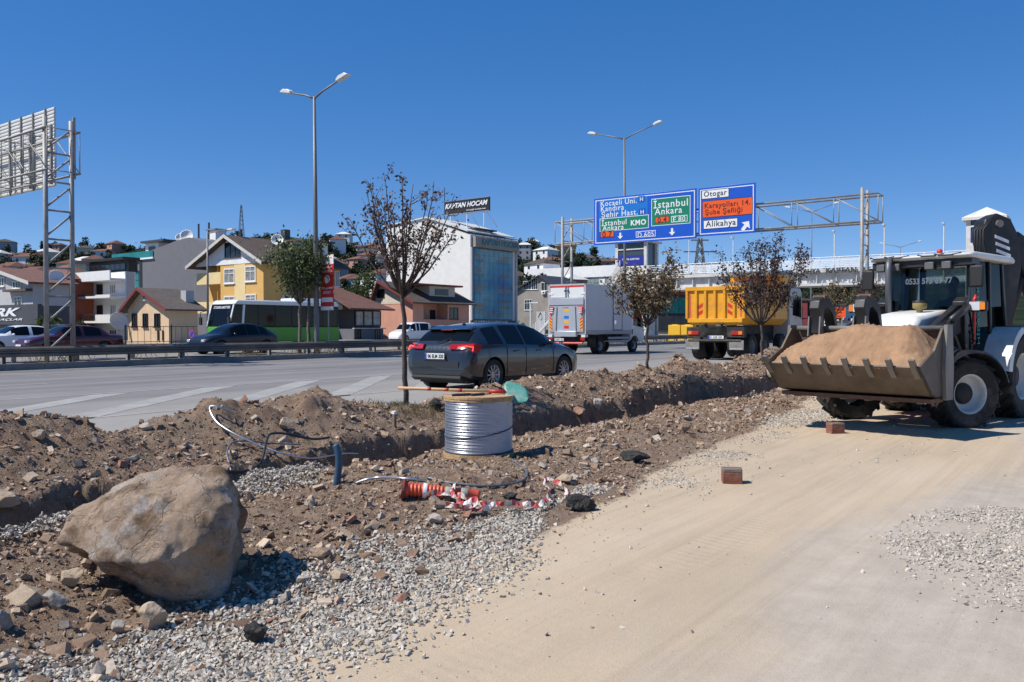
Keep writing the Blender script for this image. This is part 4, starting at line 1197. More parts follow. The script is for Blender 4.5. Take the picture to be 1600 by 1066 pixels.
for k_, (pt, pb) in enumerate(((424, 439), (461, 466), (492, 505))):
    zt_, zb_ = h.E(150, pt)[1], h.E(150, pb)[1]
    ya, yb = (0, Wd + .2) if k_ == 0 else (h.E(172), h.E(122))
    bl = MB().box(0, ya, zb_, 1.499, yb, zb_ + .2).build('balcony', WHT2, h.t)
    MB().box(0, ya, zb_ + .2, .12, ya + (yb-ya)*(1 if k_ == 0 else .45), zt_).build('parapet', WHT2, bl)
    if k_:
        for q in np.linspace(.5, 1, 8): MB().box(.02, ya + (yb-ya)*q - .02, zb_ + .2, .06, ya + (yb-ya)*q + .02, zt_).build('baluster', FRD, bl)
        MB().box(.0, ya + (yb-ya)*.45, zt_, .08, yb, zt_ + .05).build('hand_rail', FRD, bl)
for (x0, x1, yt, yb) in ((149, 157, 445, 457), (149, 158, 477, 489)):
    a, b = h.E(x0, yt), h.E(x1, yb); o_ = h.win('E', a[0], a[1], b[0], b[1], glass=CURT, mull=2); o_.location.x = 1.5
for (yt, yb) in ((444, 463), (477, 493)):
    a, b = h.E(128, yt), h.E(137, yb); MB().box(1.44, b[0], b[1], 1.499, a[0], a[1]).build('balcony_door', GLS, h.t)
a, b = h.E(148, 516), h.E(158, 530); o_ = h.win('E', a[0], a[1], b[0], b[1], mull=2); o_.location.x = 1.5
# ---- rusty red house and pale house at the far left
h = House('red_house', 'rust red rendered house with tiled hip roof behind the left gantry', 108, 82)
Wd = h.E(50); ze = h.zc(436); zr = h.zc(418); h.box('wall', ORG, 0, 0, 0, 3, Wd, ze)
ro = MB(); o_ = .6; ro.add([(-o_, -o_, ze), (3+o_, -o_, ze), (3+o_, Wd+o_, ze), (-o_, Wd+o_, ze), (1.2, Wd*.3, zr + .5), (1.8, Wd*.7, zr + .5)], [(0,1,4), (1,2,5,4), (2,3,5), (3,0,4,5), (0,3,2,1)]); ro.build('roof', ROOFR, h.t)
ro = MB(); ro.add([(-2.8, .4, ze - 2.1), (-2.8, Wd*.55, ze - 2.1), (0, Wd*.55, ze - .7), (0, .4, ze - .7), (-2.8, .4, ze - 1.95), (-2.8, Wd*.55, ze - 1.95), (-.01, Wd*.55, ze - .55), (-.01, .4, ze - .55)], [(0,3,2,1), (4,5,6,7), (0,1,5,4), (1,2,6,5), (2,3,7,6), (3,0,4,7)]); ro.build('porch_roof', ROOFR, h.t)
h.winE(82, 472, 94, 483, glass=CURT, mull=2); h.winE(66, 472, 74, 484); h.winE(82, 449, 92, 458, frame=FRD)
h = House('pale_grey_house', 'pale grey two storey house with brown roof at the left edge', 52, 74)
Wd = h.E(-40); ze = h.zc(440); h.box('wall', LGRY, 0, 0, 0, 3, Wd, ze)
yr = h.E(-4); h.gable_roof(Wd, 3, ze - .1, h.E(-4, 421)[1], ROOFR, .6, yr, .16, ROOFB and FASC, LGRY)
h.winE(22, 441, 34, 449, glass=GLS, mull=2); h.winE(0, 435, 8, 446, glass=GLS); h.winE(24, 465, 35, 478, glass=GLS, trans=1)
MB().box(-.6, h.E(52), h.E(30, 456)[1], -.001, h.E(16), h.E(30, 452.5)[1]).build('awning', ROOFB, h.t)
h.dish(2.5, h.E(36), h.zc(431), .62, (-.2, -1, .35)); h.dish(2.5, h.E(41), h.zc(431), .62, (-.2, -1, .35))
# ---- vehicle dealer's shop front at the left edge
h = House('vehicle_shop', 'low black fronted shop with big white lettering at the left edge', 57, 60)
Wd = h.E(-90); zt_ = h.zc(475); zb_ = h.zc(507); h.box('wall', CHAR, .3, 0, 0, 2.2, Wd, zt_ - .1)
h.box('sign_board', CHAR, 0, -.2, zb_, .298, Wd, zt_)
h.box('shop_glass', GLS, .22, .6, .3, .299, Wd - .6, zb_ - .25)
def shop_word(s, px0, px1, py, sh, th=.03):
    y0, z = h.E(px0, py); y1, _ = h.E(px1, py)
    text('lettering', s, SIGN_WHITE, h.t, (-.03, (y0+y1)/2, z), (0, -1, 0), (0, 0, 1), width=abs(y0-y1), height=(h.E(px0, py - sh)[1] - h.E(px0, py + sh)[1]), thick=th, shear=.35, depth=.02)
shop_word('TÜRK', -38, 33, 488, 7.6); shop_word('TİCARİ ARAÇLAR', -48, 36, 500, 2.4, .01)
# ---- timber café with tiled roof
h = House('brown_roofed_cafe', 'low dark café with red brown tiled roof beside the yellow house', 553, 60)
Wd = h.E(524); Ln = h.R(599); ze = h.zc(484)
h.box('wall', GRYW, 0, 0, 0, Ln, Wd + 4, h.zc(514)); h.box('wall', CHAR, .4, .4, h.zc(514), Ln, Wd + 4, ze + .3)
for x0, x1 in ((556, 567), (569, 581), (583, 594)):
    h.winR(x0, 487, x1, 508, glass=CURT, frame=FRD, mull=0, sill=False)
for x0, x1 in ((538, 545), (569, 575)): h.winR(x0 + 18, 515, x1 + 18, 529, glass=GLS, frame=FRD, mull=1)
h.box('ledge', LGRY, -.2, -.3, h.zc(514), Ln + .1, -.001, h.zc(512.5))
ro = MB(); xr = Ln + .5; zr_ = h.zc(447)
ro.add([(-1.2, -.8, ze), (xr + .4, -.8, ze - .05), (xr - 3, 4.2, zr_), (-1.2, 4.2, zr_), (-1.2, -.8, ze + .15), (xr + .4, -.8, ze + .1), (xr - 3, 4.2, zr_ + .15), (-1.2, 4.2, zr_ + .15)], [(0,3,2,1), (4,5,6,7), (0,1,5,4), (1,2,6,5), (2,3,7,6), (3,0,4,7)])
ro.build('roof', ROOFR, h.t)
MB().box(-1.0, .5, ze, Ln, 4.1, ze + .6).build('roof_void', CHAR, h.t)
# ---- pink house
h = House('pink_house', 'pink two storey house with brown dormered roof beside the white building', 645, 62)
Wd = h.E(585); Ln = h.R(733); ze = h.zc(470); yr = h.E(596); zr = h.E(596, 441)[1]
h.box('wall', PNK, 0, 0, 0, Ln*.18, Wd, ze); h.box('wall', PNK, Ln*.18, 1.6, 0, Ln*.60, Wd, ze); h.box('wall', PNK, Ln*.60, 0, 0, Ln, Wd, ze)
CRM = wall_mat('cream_gable', (.60, .53, .43)); h.box('upper_wall', CRM, -.03, 1.0, h.E(620, 475)[1], -.002, Wd, ze); h.box('wall', PNK, Ln*.18+.001, 0, 0, Ln*.6-.001, 1.599, h.zc(501))
h.box('balcony', PNK, Ln*.18+.002, -.05, h.zc(501) + .001, Ln*.6-.002, .1, h.zc(499)); MB().box(Ln*.25, 1.53, h.zc(501), Ln*.38, 1.597, h.zc(483)).build('balcony_door', GLS, h.t); MB().box(Ln*.47, 1.53, h.zc(501), Ln*.56, 1.597, h.zc(483)).build('balcony_door', GLS, h.t)
h.winR(703, 482, 715, 498, glass=GLS, frame=FRD)
MB().prism([(.02, ze), (yr, zr - .05), (Wd, ze)], .01, .3, 'x').build('gable_wall', CRM, h.t)
h.gable_roof(Wd, Ln, ze, zr, ROOFB, .7, yr, .14, FASCR)
h.box('attic_window', GLS, -.04, h.E(601), h.E(596, 466)[1], -.001, h.E(589), h.E(596, 452)[1])
xm = Ln*.42; zd = h.zc(444)
h.box('dormer', CRM, xm, 1.2, ze + .3, xm + 4.4, yr, zd); h.box('dormer_roof', FASCR, xm - 2.6, .6, zd + .001, xm + 5.2, yr + 1, zd + .2); h.box('dormer_window', GLS, xm + .9, 1.14, ze + .8, xm + 3.2, 1.198, zd - .3)
# ---- tall white school building with the blue printed facade
h = House('white_course_building', 'tall white building with blue printed glass facade and rooftop sign', 735, 72)
Wd = h.E(604); Ln = h.R(806.5); z_par = h.zc(366)
yA = h.E(668); zA = h.E(668, 341)[1]
MB().prism([(0, 0), (Wd, 0), (Wd, h.E(604, 354)[1]), (yA, zA), (h.E(716), h.E(716, 360)[1]), (0, z_par)], 0, Ln, 'x').build('wall', WHT, h.t)
def slab(nm, mat, pts, x0, x1, th=.15): MB().prism(pts + [(u, v + th) for u, v in reversed(pts)], x0, x1, 'x').build(nm, mat, h.t)
slab('roof', ROOFW, [(0.3, z_par + .35), (yA, zA + .01)], -.25, Ln + .25, .18); slab('roof', ROOFW, [(yA + .001, zA + .01), (Wd + .3, h.E(604, 354)[1] - .05)], -.25, Ln + .25, .18)
MB().box(2.5, 1.5, z_par, 6.5, yA*.7, h.zc(354)).build('dormer', WHT, h.t); MB().box(2.2, .9, h.zc(354) + .001, 7.2, yA*.75, h.zc(352)).build('dormer_roof', CHAR, h.t); MB().box(3.0, 1.44, z_par + .5, 5.8, 1.498, h.zc(355.5)).build('dormer_window', GLS, h.t)
x0f, zt_ = h.R(739, 387); x1f, _ = h.R(800, 387); zt_ = h.zc(386); zb_ = h.zc(500)
fac = MB().box(x0f, -.12, zb_, x1f, -.001, zt_).build('facade_frame', CHAR, h.t)
def facade_mat():
    m = PM('printed_facade', (.04, .14, .27), .25); nt = m.node_tree; N, L = nt.nodes, nt.links; b = nt.nodes['Principled BSDF']
    tc = N.new('ShaderNodeTexCoord'); n = N.new('ShaderNodeTexNoise'); n.inputs['Scale'].default_value = .22; n.inputs['Detail'].default_value = 4
    L.new(tc.outputs['Object'], n.inputs['Vector']); r = N.new('ShaderNodeValToRGB'); cr = r.color_ramp
    for p_, c_ in ((.30, (.02, .07, .26)), (.42, (.035, .17, .30)), (.52, (.06, .25, .34)), (.62, (.20, .34, .36)), (.75, (.05, .18, .34))):
        e = cr.elements.new(p_); e.color = (*c_, 1)
    L.new(n.outputs['Fac'], r.inputs['Fac']); L.new(r.outputs['Color'], b.inputs['Base Color']); return m
FACM = facade_mat(); nc, nr = 8, 11
for i in range(nc):
    for j in range(nr):
        cw, chh = (x1f-x0f-.2)/nc, (zt_-zb_-.2)/nr
        MB().box(x0f + .1 + cw*(i+.02), -.15, zb_ + .1 + chh*(j+.015), x0f + .1 + cw*(i+.98), -.121, zb_ + .1 + chh*(j+.985)).build('panel', FACM, fac)
OCHRE = PM('ochre_print', (.42, .25, .09), .4)
def fword(s, px0, px1, py, mat=None, hh=None, d=.165, th=.01, par=None):
    xa, z = h.R(px0, py); xb, _ = h.R(px1, py)
    return text('lettering', s, mat or OCHRE, par or fac, ((xa+xb)/2, -d, z), (1, 0, 0), (0, 0, 1), width=xb-xa, height=hh, thick=th, depth=.01)
for s_, a_, b_, y_ in (('LİSE', 741, 749, 398), ('HAZIRLIK', 741, 754, 406), ('SINIF', 741, 752, 422), ('DERSLERİ', 741, 755, 430), ('ÖZEL', 742, 755, 446), ('DERS', 742, 752, 453), ('BİREBİR', 741, 756, 475), ('EĞİTİM', 741, 753, 483), ('ÖZEL', 785, 794, 402), ('DERSLER', 777, 793, 409), ('KURSLAR', 782, 796, 431), ('ETÜTLER', 778, 797, 454), ('SINAV', 783, 794, 473), ('HAZIRLIK', 779, 796, 481), ('ÇEVRE ALTYAPI', 753, 786, 492)): fword(s_, a_, b_, y_)
fword('KAPTAN HOCAM', 739, 790, 505, SIGN_WHITE, par=h.t, d=.33)
h.box('ground_floor_front', BLK, x0f, -.2, 0, x1f, -.001, h.zc(511)); h.box('lower_sign', CHAR, x0f - .6, -.3, h.zc(510), x1f + .4, -.002, zb_ - .05)
sgn = h.box('upper_sign', TAU, .3, -.7, h.zc(385.5), Ln - .2, -.003, h.zc(369))
fword('KAPTAN HOCAM', 747, 803, 377.5, TEAL, par=h.t, d=.74, th=.03)
for xr_ in np.linspace(.4, Ln - .3, 7): MB().box(xr_, -.6, h.zc(369), xr_ + .06, -.54, h.zc(366)).build('roof_rail', FRD, h.t)
h.box('roof_rail', FRD, .4, -.6, h.zc(366) + .001, Ln - .2, -.54, h.zc(365.5) + .04)
for q in (0, Ln - .35): h.box('pilaster', LGRY, q + .001, -.25, 0, q + .34, -.004, h.zc(386))
# rooftop sign turned to face the traffic
ya_, yb_ = h.E(763), h.E(695)
bz0, bz1 = h.E(730, 328)[1], h.E(730, 312.5)[1]
rs = thing('rooftop_sign', 'black rooftop sign with white slanted lettering on the white building', 'sign', h.a + 3.2, h.l, h.z0)
ys0, ys1 = lat_on(764, h.a + 3.2) - h.l, lat_on(695, h.a + 3.2) - h.l
zc_ = lambda px, py: z_at(py, h.a + 3.2, lat_on(px, h.a + 3.2)) - h.z0
z0_, z1_ = zc_(730, 332), zc_(730, 312)
MB().box(0, ys0, z0_, .3, ys1, z1_).build('board', BLK, rs)
fr_ = MB()
for (a_, b_, c_, d_) in ((ys0-.05, ys1+.05, z1_, z1_+.08), (ys0-.05, ys1+.05, z0_-.08, z0_)): fr_.box(-.05, a_, c_, .35, b_, d_)
fr_.build('frame', METAL, rs)
text('lettering', 'KAPTAN HOCAM', SIGN_WHITE, rs, (-.05, (ys0+ys1)/2, zc_(730, 319.5)), (0, -1, 0), (0, 0, 1), width=(ys1-ys0)*.96, height=.72, thick=.03, shear=.3, depth=.03)
text('lettering', 'KOLEJİ KURSLARI', SIGN_WHITE, rs, (-.05, ys0 + (ys1-ys0)*.28, zc_(745, 327)), (0, -1, 0), (0, 0, 1), width=(ys1-ys0)*.42, height=.25, thick=.02, depth=.02)
for q in (.12, .5, .88):
    yy = ys0 + (ys1-ys0)*q
    MB().cyl((.15, yy, zA - 1.4), (.15, yy, z0_), .07, n=8).build('post', FRW, rs); MB().cyl((3.2, yy, zA - 1.2), (.3, yy, z0_ + .4), .05, n=6).build('brace', FRW, rs)
MB().cyl((.1, ys1 + .1, zA - 1), (.1, ys1 + .1, zc_(695, 293)), .06, n=6).build('mast', CHAR, rs)
# ---- taupe house behind the box truck
h = House('taupe_house', 'grey brown house with low gable roof beside the white building', 876, 88)
Wd = h.E(806); ze = h.zc(452); yr = h.E(844); zr = h.E(844, 431)[1]; Ln = 9
h.box('wall', TAU, 0, 0, 0, Ln, Wd, ze); h.gable_roof(Wd, Ln, ze, zr, CHAR, .6, yr, .14, CHAR, TAU)
h.winE(818, 440, 830, 452, mull=2); h.winE(831, 436, 840, 452, mull=2); h.winE(846, 442, 855, 454, mull=1); h.winE(820, 469, 831, 484, mull=2, trans=1)
h.ac('E', h.E(853), h.E(850, 460)[1])
# ---- long white hall behind
h = House('long_white_hall', 'long low white hall with grey windows behind the footbridge stair', 985, 118)
Wd = h.E(826); ze = h.zc(414); h.box('wall', WHT2, 0, 0, 0, 30, Wd, ze); h.box('parapet', WHT2, -.4, -.2, ze - 3.2, -.001, Wd + .2, ze + .2)
for x0, x1 in ((858, 866), (872, 899), (908, 936), (945, 962)): h.winE(x0, 429.5, x1, 446, glass=PM('pale_glass', (.13, .20, .20), .15, var=.3, scale=.5) if 'pale_glass' not in MATS else MATS['pale_glass'], mull=2, f=.1, sill=False)
# ---- showroom with teal glass behind the dump truck, and low shops beyond the bridge
h = House('glass_showroom', 'showroom with teal glass front behind the dump truck', 1095, 60)
Wd = h.E(985); ze = h.zc(455); h.box('wall', CHAR, .3, 0, 0, 18, Wd, ze); h.box('canopy', WHT2, -2.5, -1, ze + .001, 18, Wd, ze + .5)
gz = h.box('glazing', FRD, .2, .5, .6, .299, Wd - .5, ze - .6)
for i in range(7):
    w_ = (Wd - 1.2)/7
    for j in range(2): MB().box(.15, .6 + w_*(i+.03), .8 + j*(ze-1.6)/2, .199, .6 + w_*(i+.97), .7 + (j+.94)*(ze-1.6)/2).build('pane', TEAL if j else GLS, gz)
h.box('red_band', FASCR, .0, .2, ze - .58, .199, Wd*.4, ze - .05)
# ------------------------------------------------------------------ far shops, hill, hillside houses
def far_block(name, label, px0, px1, pt, dist, mat, depth=10, roof=None):
    """a block squared to the road whose end wall is seen between two picture columns, at a given distance along the road"""
    l0, l1 = lat_on(px1, dist), lat_on(px0, dist)
    t = thing(name, label, 'building', dist, l0, ROAD_Z, 0, 'far buildings beyond the footbridge')
    zt_ = z_at(pt, dist, (l0+l1)/2) - ROAD_Z
    MB().box(0, 0, 0, depth, l1-l0, zt_).build('wall', mat, t)
    MB().box(-.3, -.3, zt_ + .001, depth + .3, l1-l0+.3, zt_ + .35).build('roof', roof or CHAR, t)
    return t, l0, l1 - l0, zt_
MAROON = wall_mat('maroon_render', (.17, .025, .03))
t, l0, w, z = far_block('maroon_shop_block', 'maroon and white shop block under the footbridge', 1222, 1262, 470, 150, MAROON)
MB().box(-.5, w*.28, 0, -.001, w*.66, z - .4).build('white_bay', WHT2, t)
for zz_ in (.8, z*.52): MB().box(-.55, w*.36, zz_, -.501, w*.58, zz_ + z*.33).build('window', GLS, t)
for zz_ in (1.2, z*.55): MB().box(-.05, w*.75, zz_, -.001, w*.92, zz_ + z*.2).build('window', CURT, t)
t, l0, w, z = far_block('pale_workshop', 'pale workshop with white wall far beyond the footbridge', 1262, 1318, 478, 170, WHT2)
for q in (.2, .55): MB().box(-.05, w*q, 1, -.001, w*(q+.22), 3.2).build('window', GLS, t)
t, l0, w, z = far_block('car_dealer', 'white car dealership with round blue emblem far under the footbridge', 1300, 1352, 505, 120, WHT2)
y_ = lat_on(1342, 120) - l0; zc2 = z_at(509, 120, lat_on(1342, 120)) - ROAD_Z
pl = MB().box(-.6, y_ - .9, .0, -.3, y_ + .9, zc2 + 1.0).build('emblem_board', WHT2, t)
MB().lathe([(.001, 0), (.62, 0), (.62, .04), (.001, .04)], (-.65, y_, zc2), 'x', 24).build('emblem_ring', SIGN_BLACK, t)
for k_ in range(4):
    m = MB(); a0 = k_*math.pi/2; pts = [(y_, zc2)] + [(y_ + .42*math.cos(a0+q*math.pi/16), zc2 + .42*math.sin(a0+q*math.pi/16)) for q in range(9)]
    m.prism(pts, -.68, -.651, 'x'); m.build('emblem_quarter', SIGN_BLUE if k_ % 2 else SIGN_WHITE, t)
t, l0, w, z = far_block('grey_shed', 'grey shed with dark roof far beyond the footbridge', 1362, 1400, 486, 190, LGRY)
MB().box(-.05, w*.2, 0, -.001, w*.5, 3).build('door', GLS, t)
# orange works sign beside the road
wa = 52.0; wl = lat_on(1306, wa)
wl0, wl1 = lat_on(1321, wa), lat_on(1292, wa)
t = thing('works_sign', 'orange road works sign with black lettering on two posts', 'sign', wa, wl0, ROAD_Z - .1)
za_, zb_ = z_at(480, wa, wl) - ROAD_Z + .1, z_at(497, wa, wl) - ROAD_Z + .1
MB().box(0, 0, zb_, .03, wl1-wl0, za_).build('board', SIGN_ORANGE, t)
for q in (.2, .8): MB().box(.03, (wl1-wl0)*q - .03, 0, .08, (wl1-wl0)*q + .03, za_ - .05).build('post', GALV, t)
for i, s_ in enumerate(('KARAYOLLARI', 'Çalışma var', 'Dikkat')):
    text('lettering', s_, SIGN_BLACK, t, (-.006, (wl1-wl0)*.5, za_ - .14 - i*.2), (0, -1, 0), (0, 0, 1), width=(wl1-wl0)*(.8 - .12*i), height=.13, thick=0, depth=.003)
# yellow water tanks on the verge
for px in (1056, 1076):
    a_ = 74.0; l_ = lat_on(px, a_); zt_ = z_at(508, a_, l_) - ROAD_Z
    t = thing('yellow_barrier_block', 'yellow plastic barrier block left of the dump truck, %s of the two' % ('left' if px == 1056 else 'right'), 'barrier', a_, l_, ROAD_Z, 0, 'yellow barrier blocks')
    YB = MATS.get('yellow_plastic') or PM('yellow_plastic', (.72, .42, .02), .5)
    MB().prism([(-.75, 0), (.75, 0), (.62, .5), (.62, zt_), (-.62, zt_), (-.62, .5)], -.4, .4, 'x').build('body', YB, t, bevel=.04)
    MB().box(-.25, -.3, zt_ + .001, .25, .3, zt_ + .06).build('cap', YB, t)

# --- hill: skyline taken as heights over azimuth
SK_P = [-900, -300, 0, 60, 150, 215, 300, 400, 450, 505, 545, 590, 640, 700, 800, 845, 885, 930, 970, 1050, 1150, 1250, 1400, 1700, 2400]
SK_Y = [405, 402, 400, 398, 394, 389, 380, 370, 370, 378, 386, 394, 398, 396, 394, 388, 393, 402, 410, 424, 434, 436, 434, 430, 430]
HILL = bpy.data.materials.new('hill_scrub'); nt, b = nodes_of(HILL); N, L = nt.nodes, nt.links
tc = N.new('ShaderNodeTexCoord'); n1 = N.new('ShaderNodeTexNoise'); n1.inputs['Scale'].default_value = .035; n1.inputs['Detail'].default_value = 9; n1.inputs['Roughness'].default_value = .7
L.new(tc.outputs['Object'], n1.inputs['Vector']); rp = N.new('ShaderNodeValToRGB'); cr = rp.color_ramp
cr.elements[0].position = .34; cr.elements[0].color = (.010, .018, .010, 1); cr.elements[1].position = .68; cr.elements[1].color = (.085, .068, .045, 1)
e = cr.elements.new(.5); e.color = (.020, .031, .017, 1)
L.new(n1.outputs['Fac'], rp.inputs['Fac']); L.new(rp.outputs['Color'], b.inputs['Base Color']); b.inputs['Roughness'].default_value = 1; b.inputs['Specular IOR Level'].default_value = .05
bp = N.new('ShaderNodeBump'); bp.inputs['Distance'].default_value = 3; L.new(n1.outputs['Fac'], bp.inputs['Height']); L.new(bp.outputs['Normal'], b.inputs['Normal'])
D0, D1 = 150.0, 520.0
def hill_z(px, d):
    """height of the slope at azimuth column px and horizontal distance d"""
    sk = np.interp(px, SK_P, SK_Y); u = (np.asarray(px, float) - 800)/F
    top = EYE + (512 - sk) / F * D1 / np.sqrt(1 + u*u) * 1.0
    t_ = np.clip((np.asarray(d, float) - D0) / (D1 - D0), 0, 1)
    z = 0.0 + (top - 0.0) * (t_ ** 1.15)
    return np.where(d > D1, top - (d - D1)*.10, z)
cols = np.linspace(-900, 2400, 140); ds = list(np.linspace(D0 - 30, D1, 40)) + [600, 800, 1200]
P = []
for px in cols:
    u = (px - 800)/F; q = 1/math.sqrt(1+u*u); row = []
    for d in ds:
        z = float(hill_z(px, d)) + (1.6*float(fbm(np.array([px*.03]), np.array([d*.03]), 3, 61)[0]) if D0 + 40 < d < 505 else 0)
        row.append((u*q*d, q*d, z if d >= D0 else -.3))
    P.append(row)
hill = MB().grid(P).build('hill', HILL, fix=False, smooth=True)
bm = bmesh.new(); bm.from_mesh(hill.data); bmesh.ops.recalc_face_normals(bm, faces=bm.faces); bm.to_mesh(hill.data); bm.free()
tag(hill, 'built up green hillside behind the town', None, None, 'structure')
def on_hill(px, d):
    u = (px-800)/F; q = 1/math.sqrt(1+u*u); return Vector((u*q*d, q*d, float(hill_z(px, d))))

# --- hillside houses
hr = np.random.default_rng(23)
HW = {'white': WHT2, 'cream': wall_mat('cream_render', (.62, .55, .42)), 'grey': wall_mat('hill_grey_render', (.36, .36, .38)), 'salmon': wall_mat('salmon_render', (.50, .27, .20)), 'ochre': wall_mat('hill_ochre_render', (.55, .40, .20))}
HR = {'red tiled': ROOFR, 'brown': ROOFB, 'pale sheet': ROOFW}
def hill_house(p, w, d, hgt, wall, roof, yaw, label):
    t = bpy.data.objects.new('hillside_house', None); C.objects.link(t); t.location = p + Vector((0, 0, -.8)); t.rotation_euler = (0, 0, yaw)
    tag(t, label, 'house', 'houses on the hillside')
    MB().box(-w/2, -d/2, -2, w/2, d/2, hgt).build('wall', HW[wall], t)
    o_ = .5; rh = w*.22
    r = MB()
    r.add([(-w/2-o_, -d/2-o_, hgt+.002), (w/2+o_, -d/2-o_, hgt+.002), (w/2+o_, d/2+o_, hgt+.002), (-w/2-o_, d/2+o_, hgt+.002), (-w*.22, 0, hgt+rh), (w*.22, 0, hgt+rh)], [(0,1,5,4), (1,2,5), (2,3,4,5), (3,0,4), (0,3,2,1)])
    r.build('roof', HR[roof], t)
    nf = max(1, int(hgt//2.8)); nw = max(2, int(w//3.2))
    for f_ in range(nf):
        for k_ in range(nw):
            x = -w/2 + w*(k_+.5)/nw; z_ = 1.0 + f_*2.8
            MB().box(x-.5, -d/2-.04, z_, x+.5, -d/2-.001, z_+1.3).build('window', GLS, t)
    return t
regs = [(-10, 60, 'above the black shop', 11), (60, 215, 'above the white flats', 15), (515, 608, 'left of the tall white building', 15), (806, 900, 'right of the tall white building', 13), (900, 962, 'below the blue road sign', 6)]
names = list(HW); roofs = ['red tiled']*5 + ['brown']*3 + ['pale sheet']*2
cnt = 0
for (p0, p1, where, n) in regs:
    for i in range(n):
        px = p0 + (p1-p0)*((i + .5 + hr.uniform(-.35, .35))/n if i % 2 else hr.random()); d = 210 + 300*((i*0.618 + .13) % 1.0)
        if where.startswith('below the blue'): d = 300 + 180*hr.random()
        wl_ = names[int(hr.choice(5, p=[.38, .2, .17, .15, .1]))]; rf = roofs[int(hr.integers(10))]
        w = hr.uniform(6, 9.5); hg = hr.choice([3.0, 5.8, 5.8, 8.4])
        hill_house(on_hill(px, d), w, hr.uniform(7, 10), float(hg), wl_, rf, YAW - rad(90) + rad(36.5) * hr.choice([0, .9, -.8]) + hr.normal()*.12, '%s %s house, %s roof, %s, %s' % ('tall' if hg > 8 else 'low' if hg < 4 else 'small', wl_, rf, 'on the crest' if d > 420 else 'halfway up' if d > 310 else 'low on the slope', where))
        cnt += 1
# --- lattice pylon and radio mast
def lattice_tower(name, label, px, py_top, d, base_w, arms, mat):
    p = on_hill(px, d); p.z = max(0, p.z - 1)
    z1 = EYE + (512 - py_top)/F * d / math.sqrt(1 + ((px-800)/F)**2)
    H = z1 - p.z; t = bpy.data.objects.new(name, None); C.objects.link(t); t.location = p; tag(t, label, 'tower')
    lv = 9
    for sx in (-1, 1):
        for sy in (-1, 1): MB().cyl((sx*base_w/2, sy*base_w/2, 0), (sx*base_w*.08, sy*base_w*.08, H), base_w*.035, n=5).build('leg', mat, t)
    br = MB()
    for i in range(lv):
        f0, f1 = i/lv, (i+1)/lv; w0, w1 = base_w/2*(1-.84*f0), base_w/2*(1-.84*f1)
        for s_ in (-1, 1):
            br.cyl((-w0, s_*w0, H*f0), (w1, s_*w1, H*f1), base_w*.02, n=4); br.cyl((w0, s_*w0, H*f0), (-w1, s_*w1, H*f1), base_w*.02, n=4)
            br.cyl((s_*w0, -w0, H*f0), (s_*w1, w1, H*f1), base_w*.02, n=4); br.cyl((s_*w0, w0, H*f0), (s_*w1, -w1, H*f1), base_w*.02, n=4)
    br.build('bracing', mat, t)
    for f_, aw in arms:
        MB().bar((-aw, 0, H*f_), (aw, 0, H*f_), base_w*.06, base_w*.06).build('cross_arm', mat, t)
PYL = PM('pylon_steel', (.16, .165, .17), .6, .3)
lattice_tower('power_pylon', 'dark lattice power pylon far behind the footbridge', 1093, 372, 230, 5.0, ((.97, 2.4), (.82, 4.4), (.66, 5.6)), PYL)
lattice_tower('radio_mast', 'thin lattice radio mast on the hill above the yellow house', 378, 321, 480, 3.2, (), PYL)
# ------------------------------------------------------------------ trees, shrubs, weeds
def leaf_mat(name, stops, trans=.25):
    m = bpy.data.materials.new(name); nt, b = nodes_of(m); N, L = nt.nodes, nt.links
    g = N.new('ShaderNodeNewGeometry'); r = N.new('ShaderNodeValToRGB'); cr = r.color_ramp
    while len(cr.elements) < len(stops): cr.elements.new(.5)
    for e, (p_, c_) in zip(cr.elements, stops): e.position = p_; e.color = (*c_, 1)
    L.new(g.outputs['Random Per Island'], r.inputs['Fac']); L.new(r.outputs['Color'], b.inputs['Base Color']); b.inputs['Roughness'].default_value = .55; b.inputs['Specular IOR Level'].default_value = .3
    tr = N.new('ShaderNodeBsdfTranslucent'); L.new(r.outputs['Color'], tr.inputs['Color']); mx = N.new('ShaderNodeMixShader'); mx.inputs[0].default_value = trans
    L.new(b.outputs[0], mx.inputs[1]); L.new(tr.outputs[0], mx.inputs[2]); L.new(mx.outputs[0], nt.nodes['Material Output'].inputs['Surface'])
    return m
BARK = PM('young_bark', (.075, .058, .048), .9, var=.4, scale=14, bump=.5, bscale=60)
BARK2 = PM('grey_bark', (.14, .12, .10), .9, var=.4, scale=10, bump=.5, bscale=40)
LPLUM = leaf_mat('wilted_plum_leaves', [(0, (.035, .016, .014)), (.35, (.075, .034, .027)), (.65, (.15, .092, .073)), (1, (.26, .18, .145))])
LOLIVE = leaf_mat('browning_leaves', [(0, (.06, .028, .02)), (.25, (.12, .088, .045)), (.55, (.20, .16, .088)), (.85, (.30, .235, .14)), (1, (.16, .06, .03))])
LDARK = leaf_mat('dark_plum_leaves', [(0, (.022, .013, .014)), (.45, (.052, .031, .031)), (.75, (.10, .07, .066)), (1, (.18, .135, .125))])
LGREEN = leaf_mat('green_leaves', [(0, (.028, .045, .016)), (.45, (.070, .105, .036)), (.8, (.125, .16, .06)), (1, (.20, .20, .09))])
LHILL = leaf_mat('hill_leaves', [(0, (.012, .024, .009)), (.5, (.026, .042, .016)), (1, (.055, .070, .028))], .12)

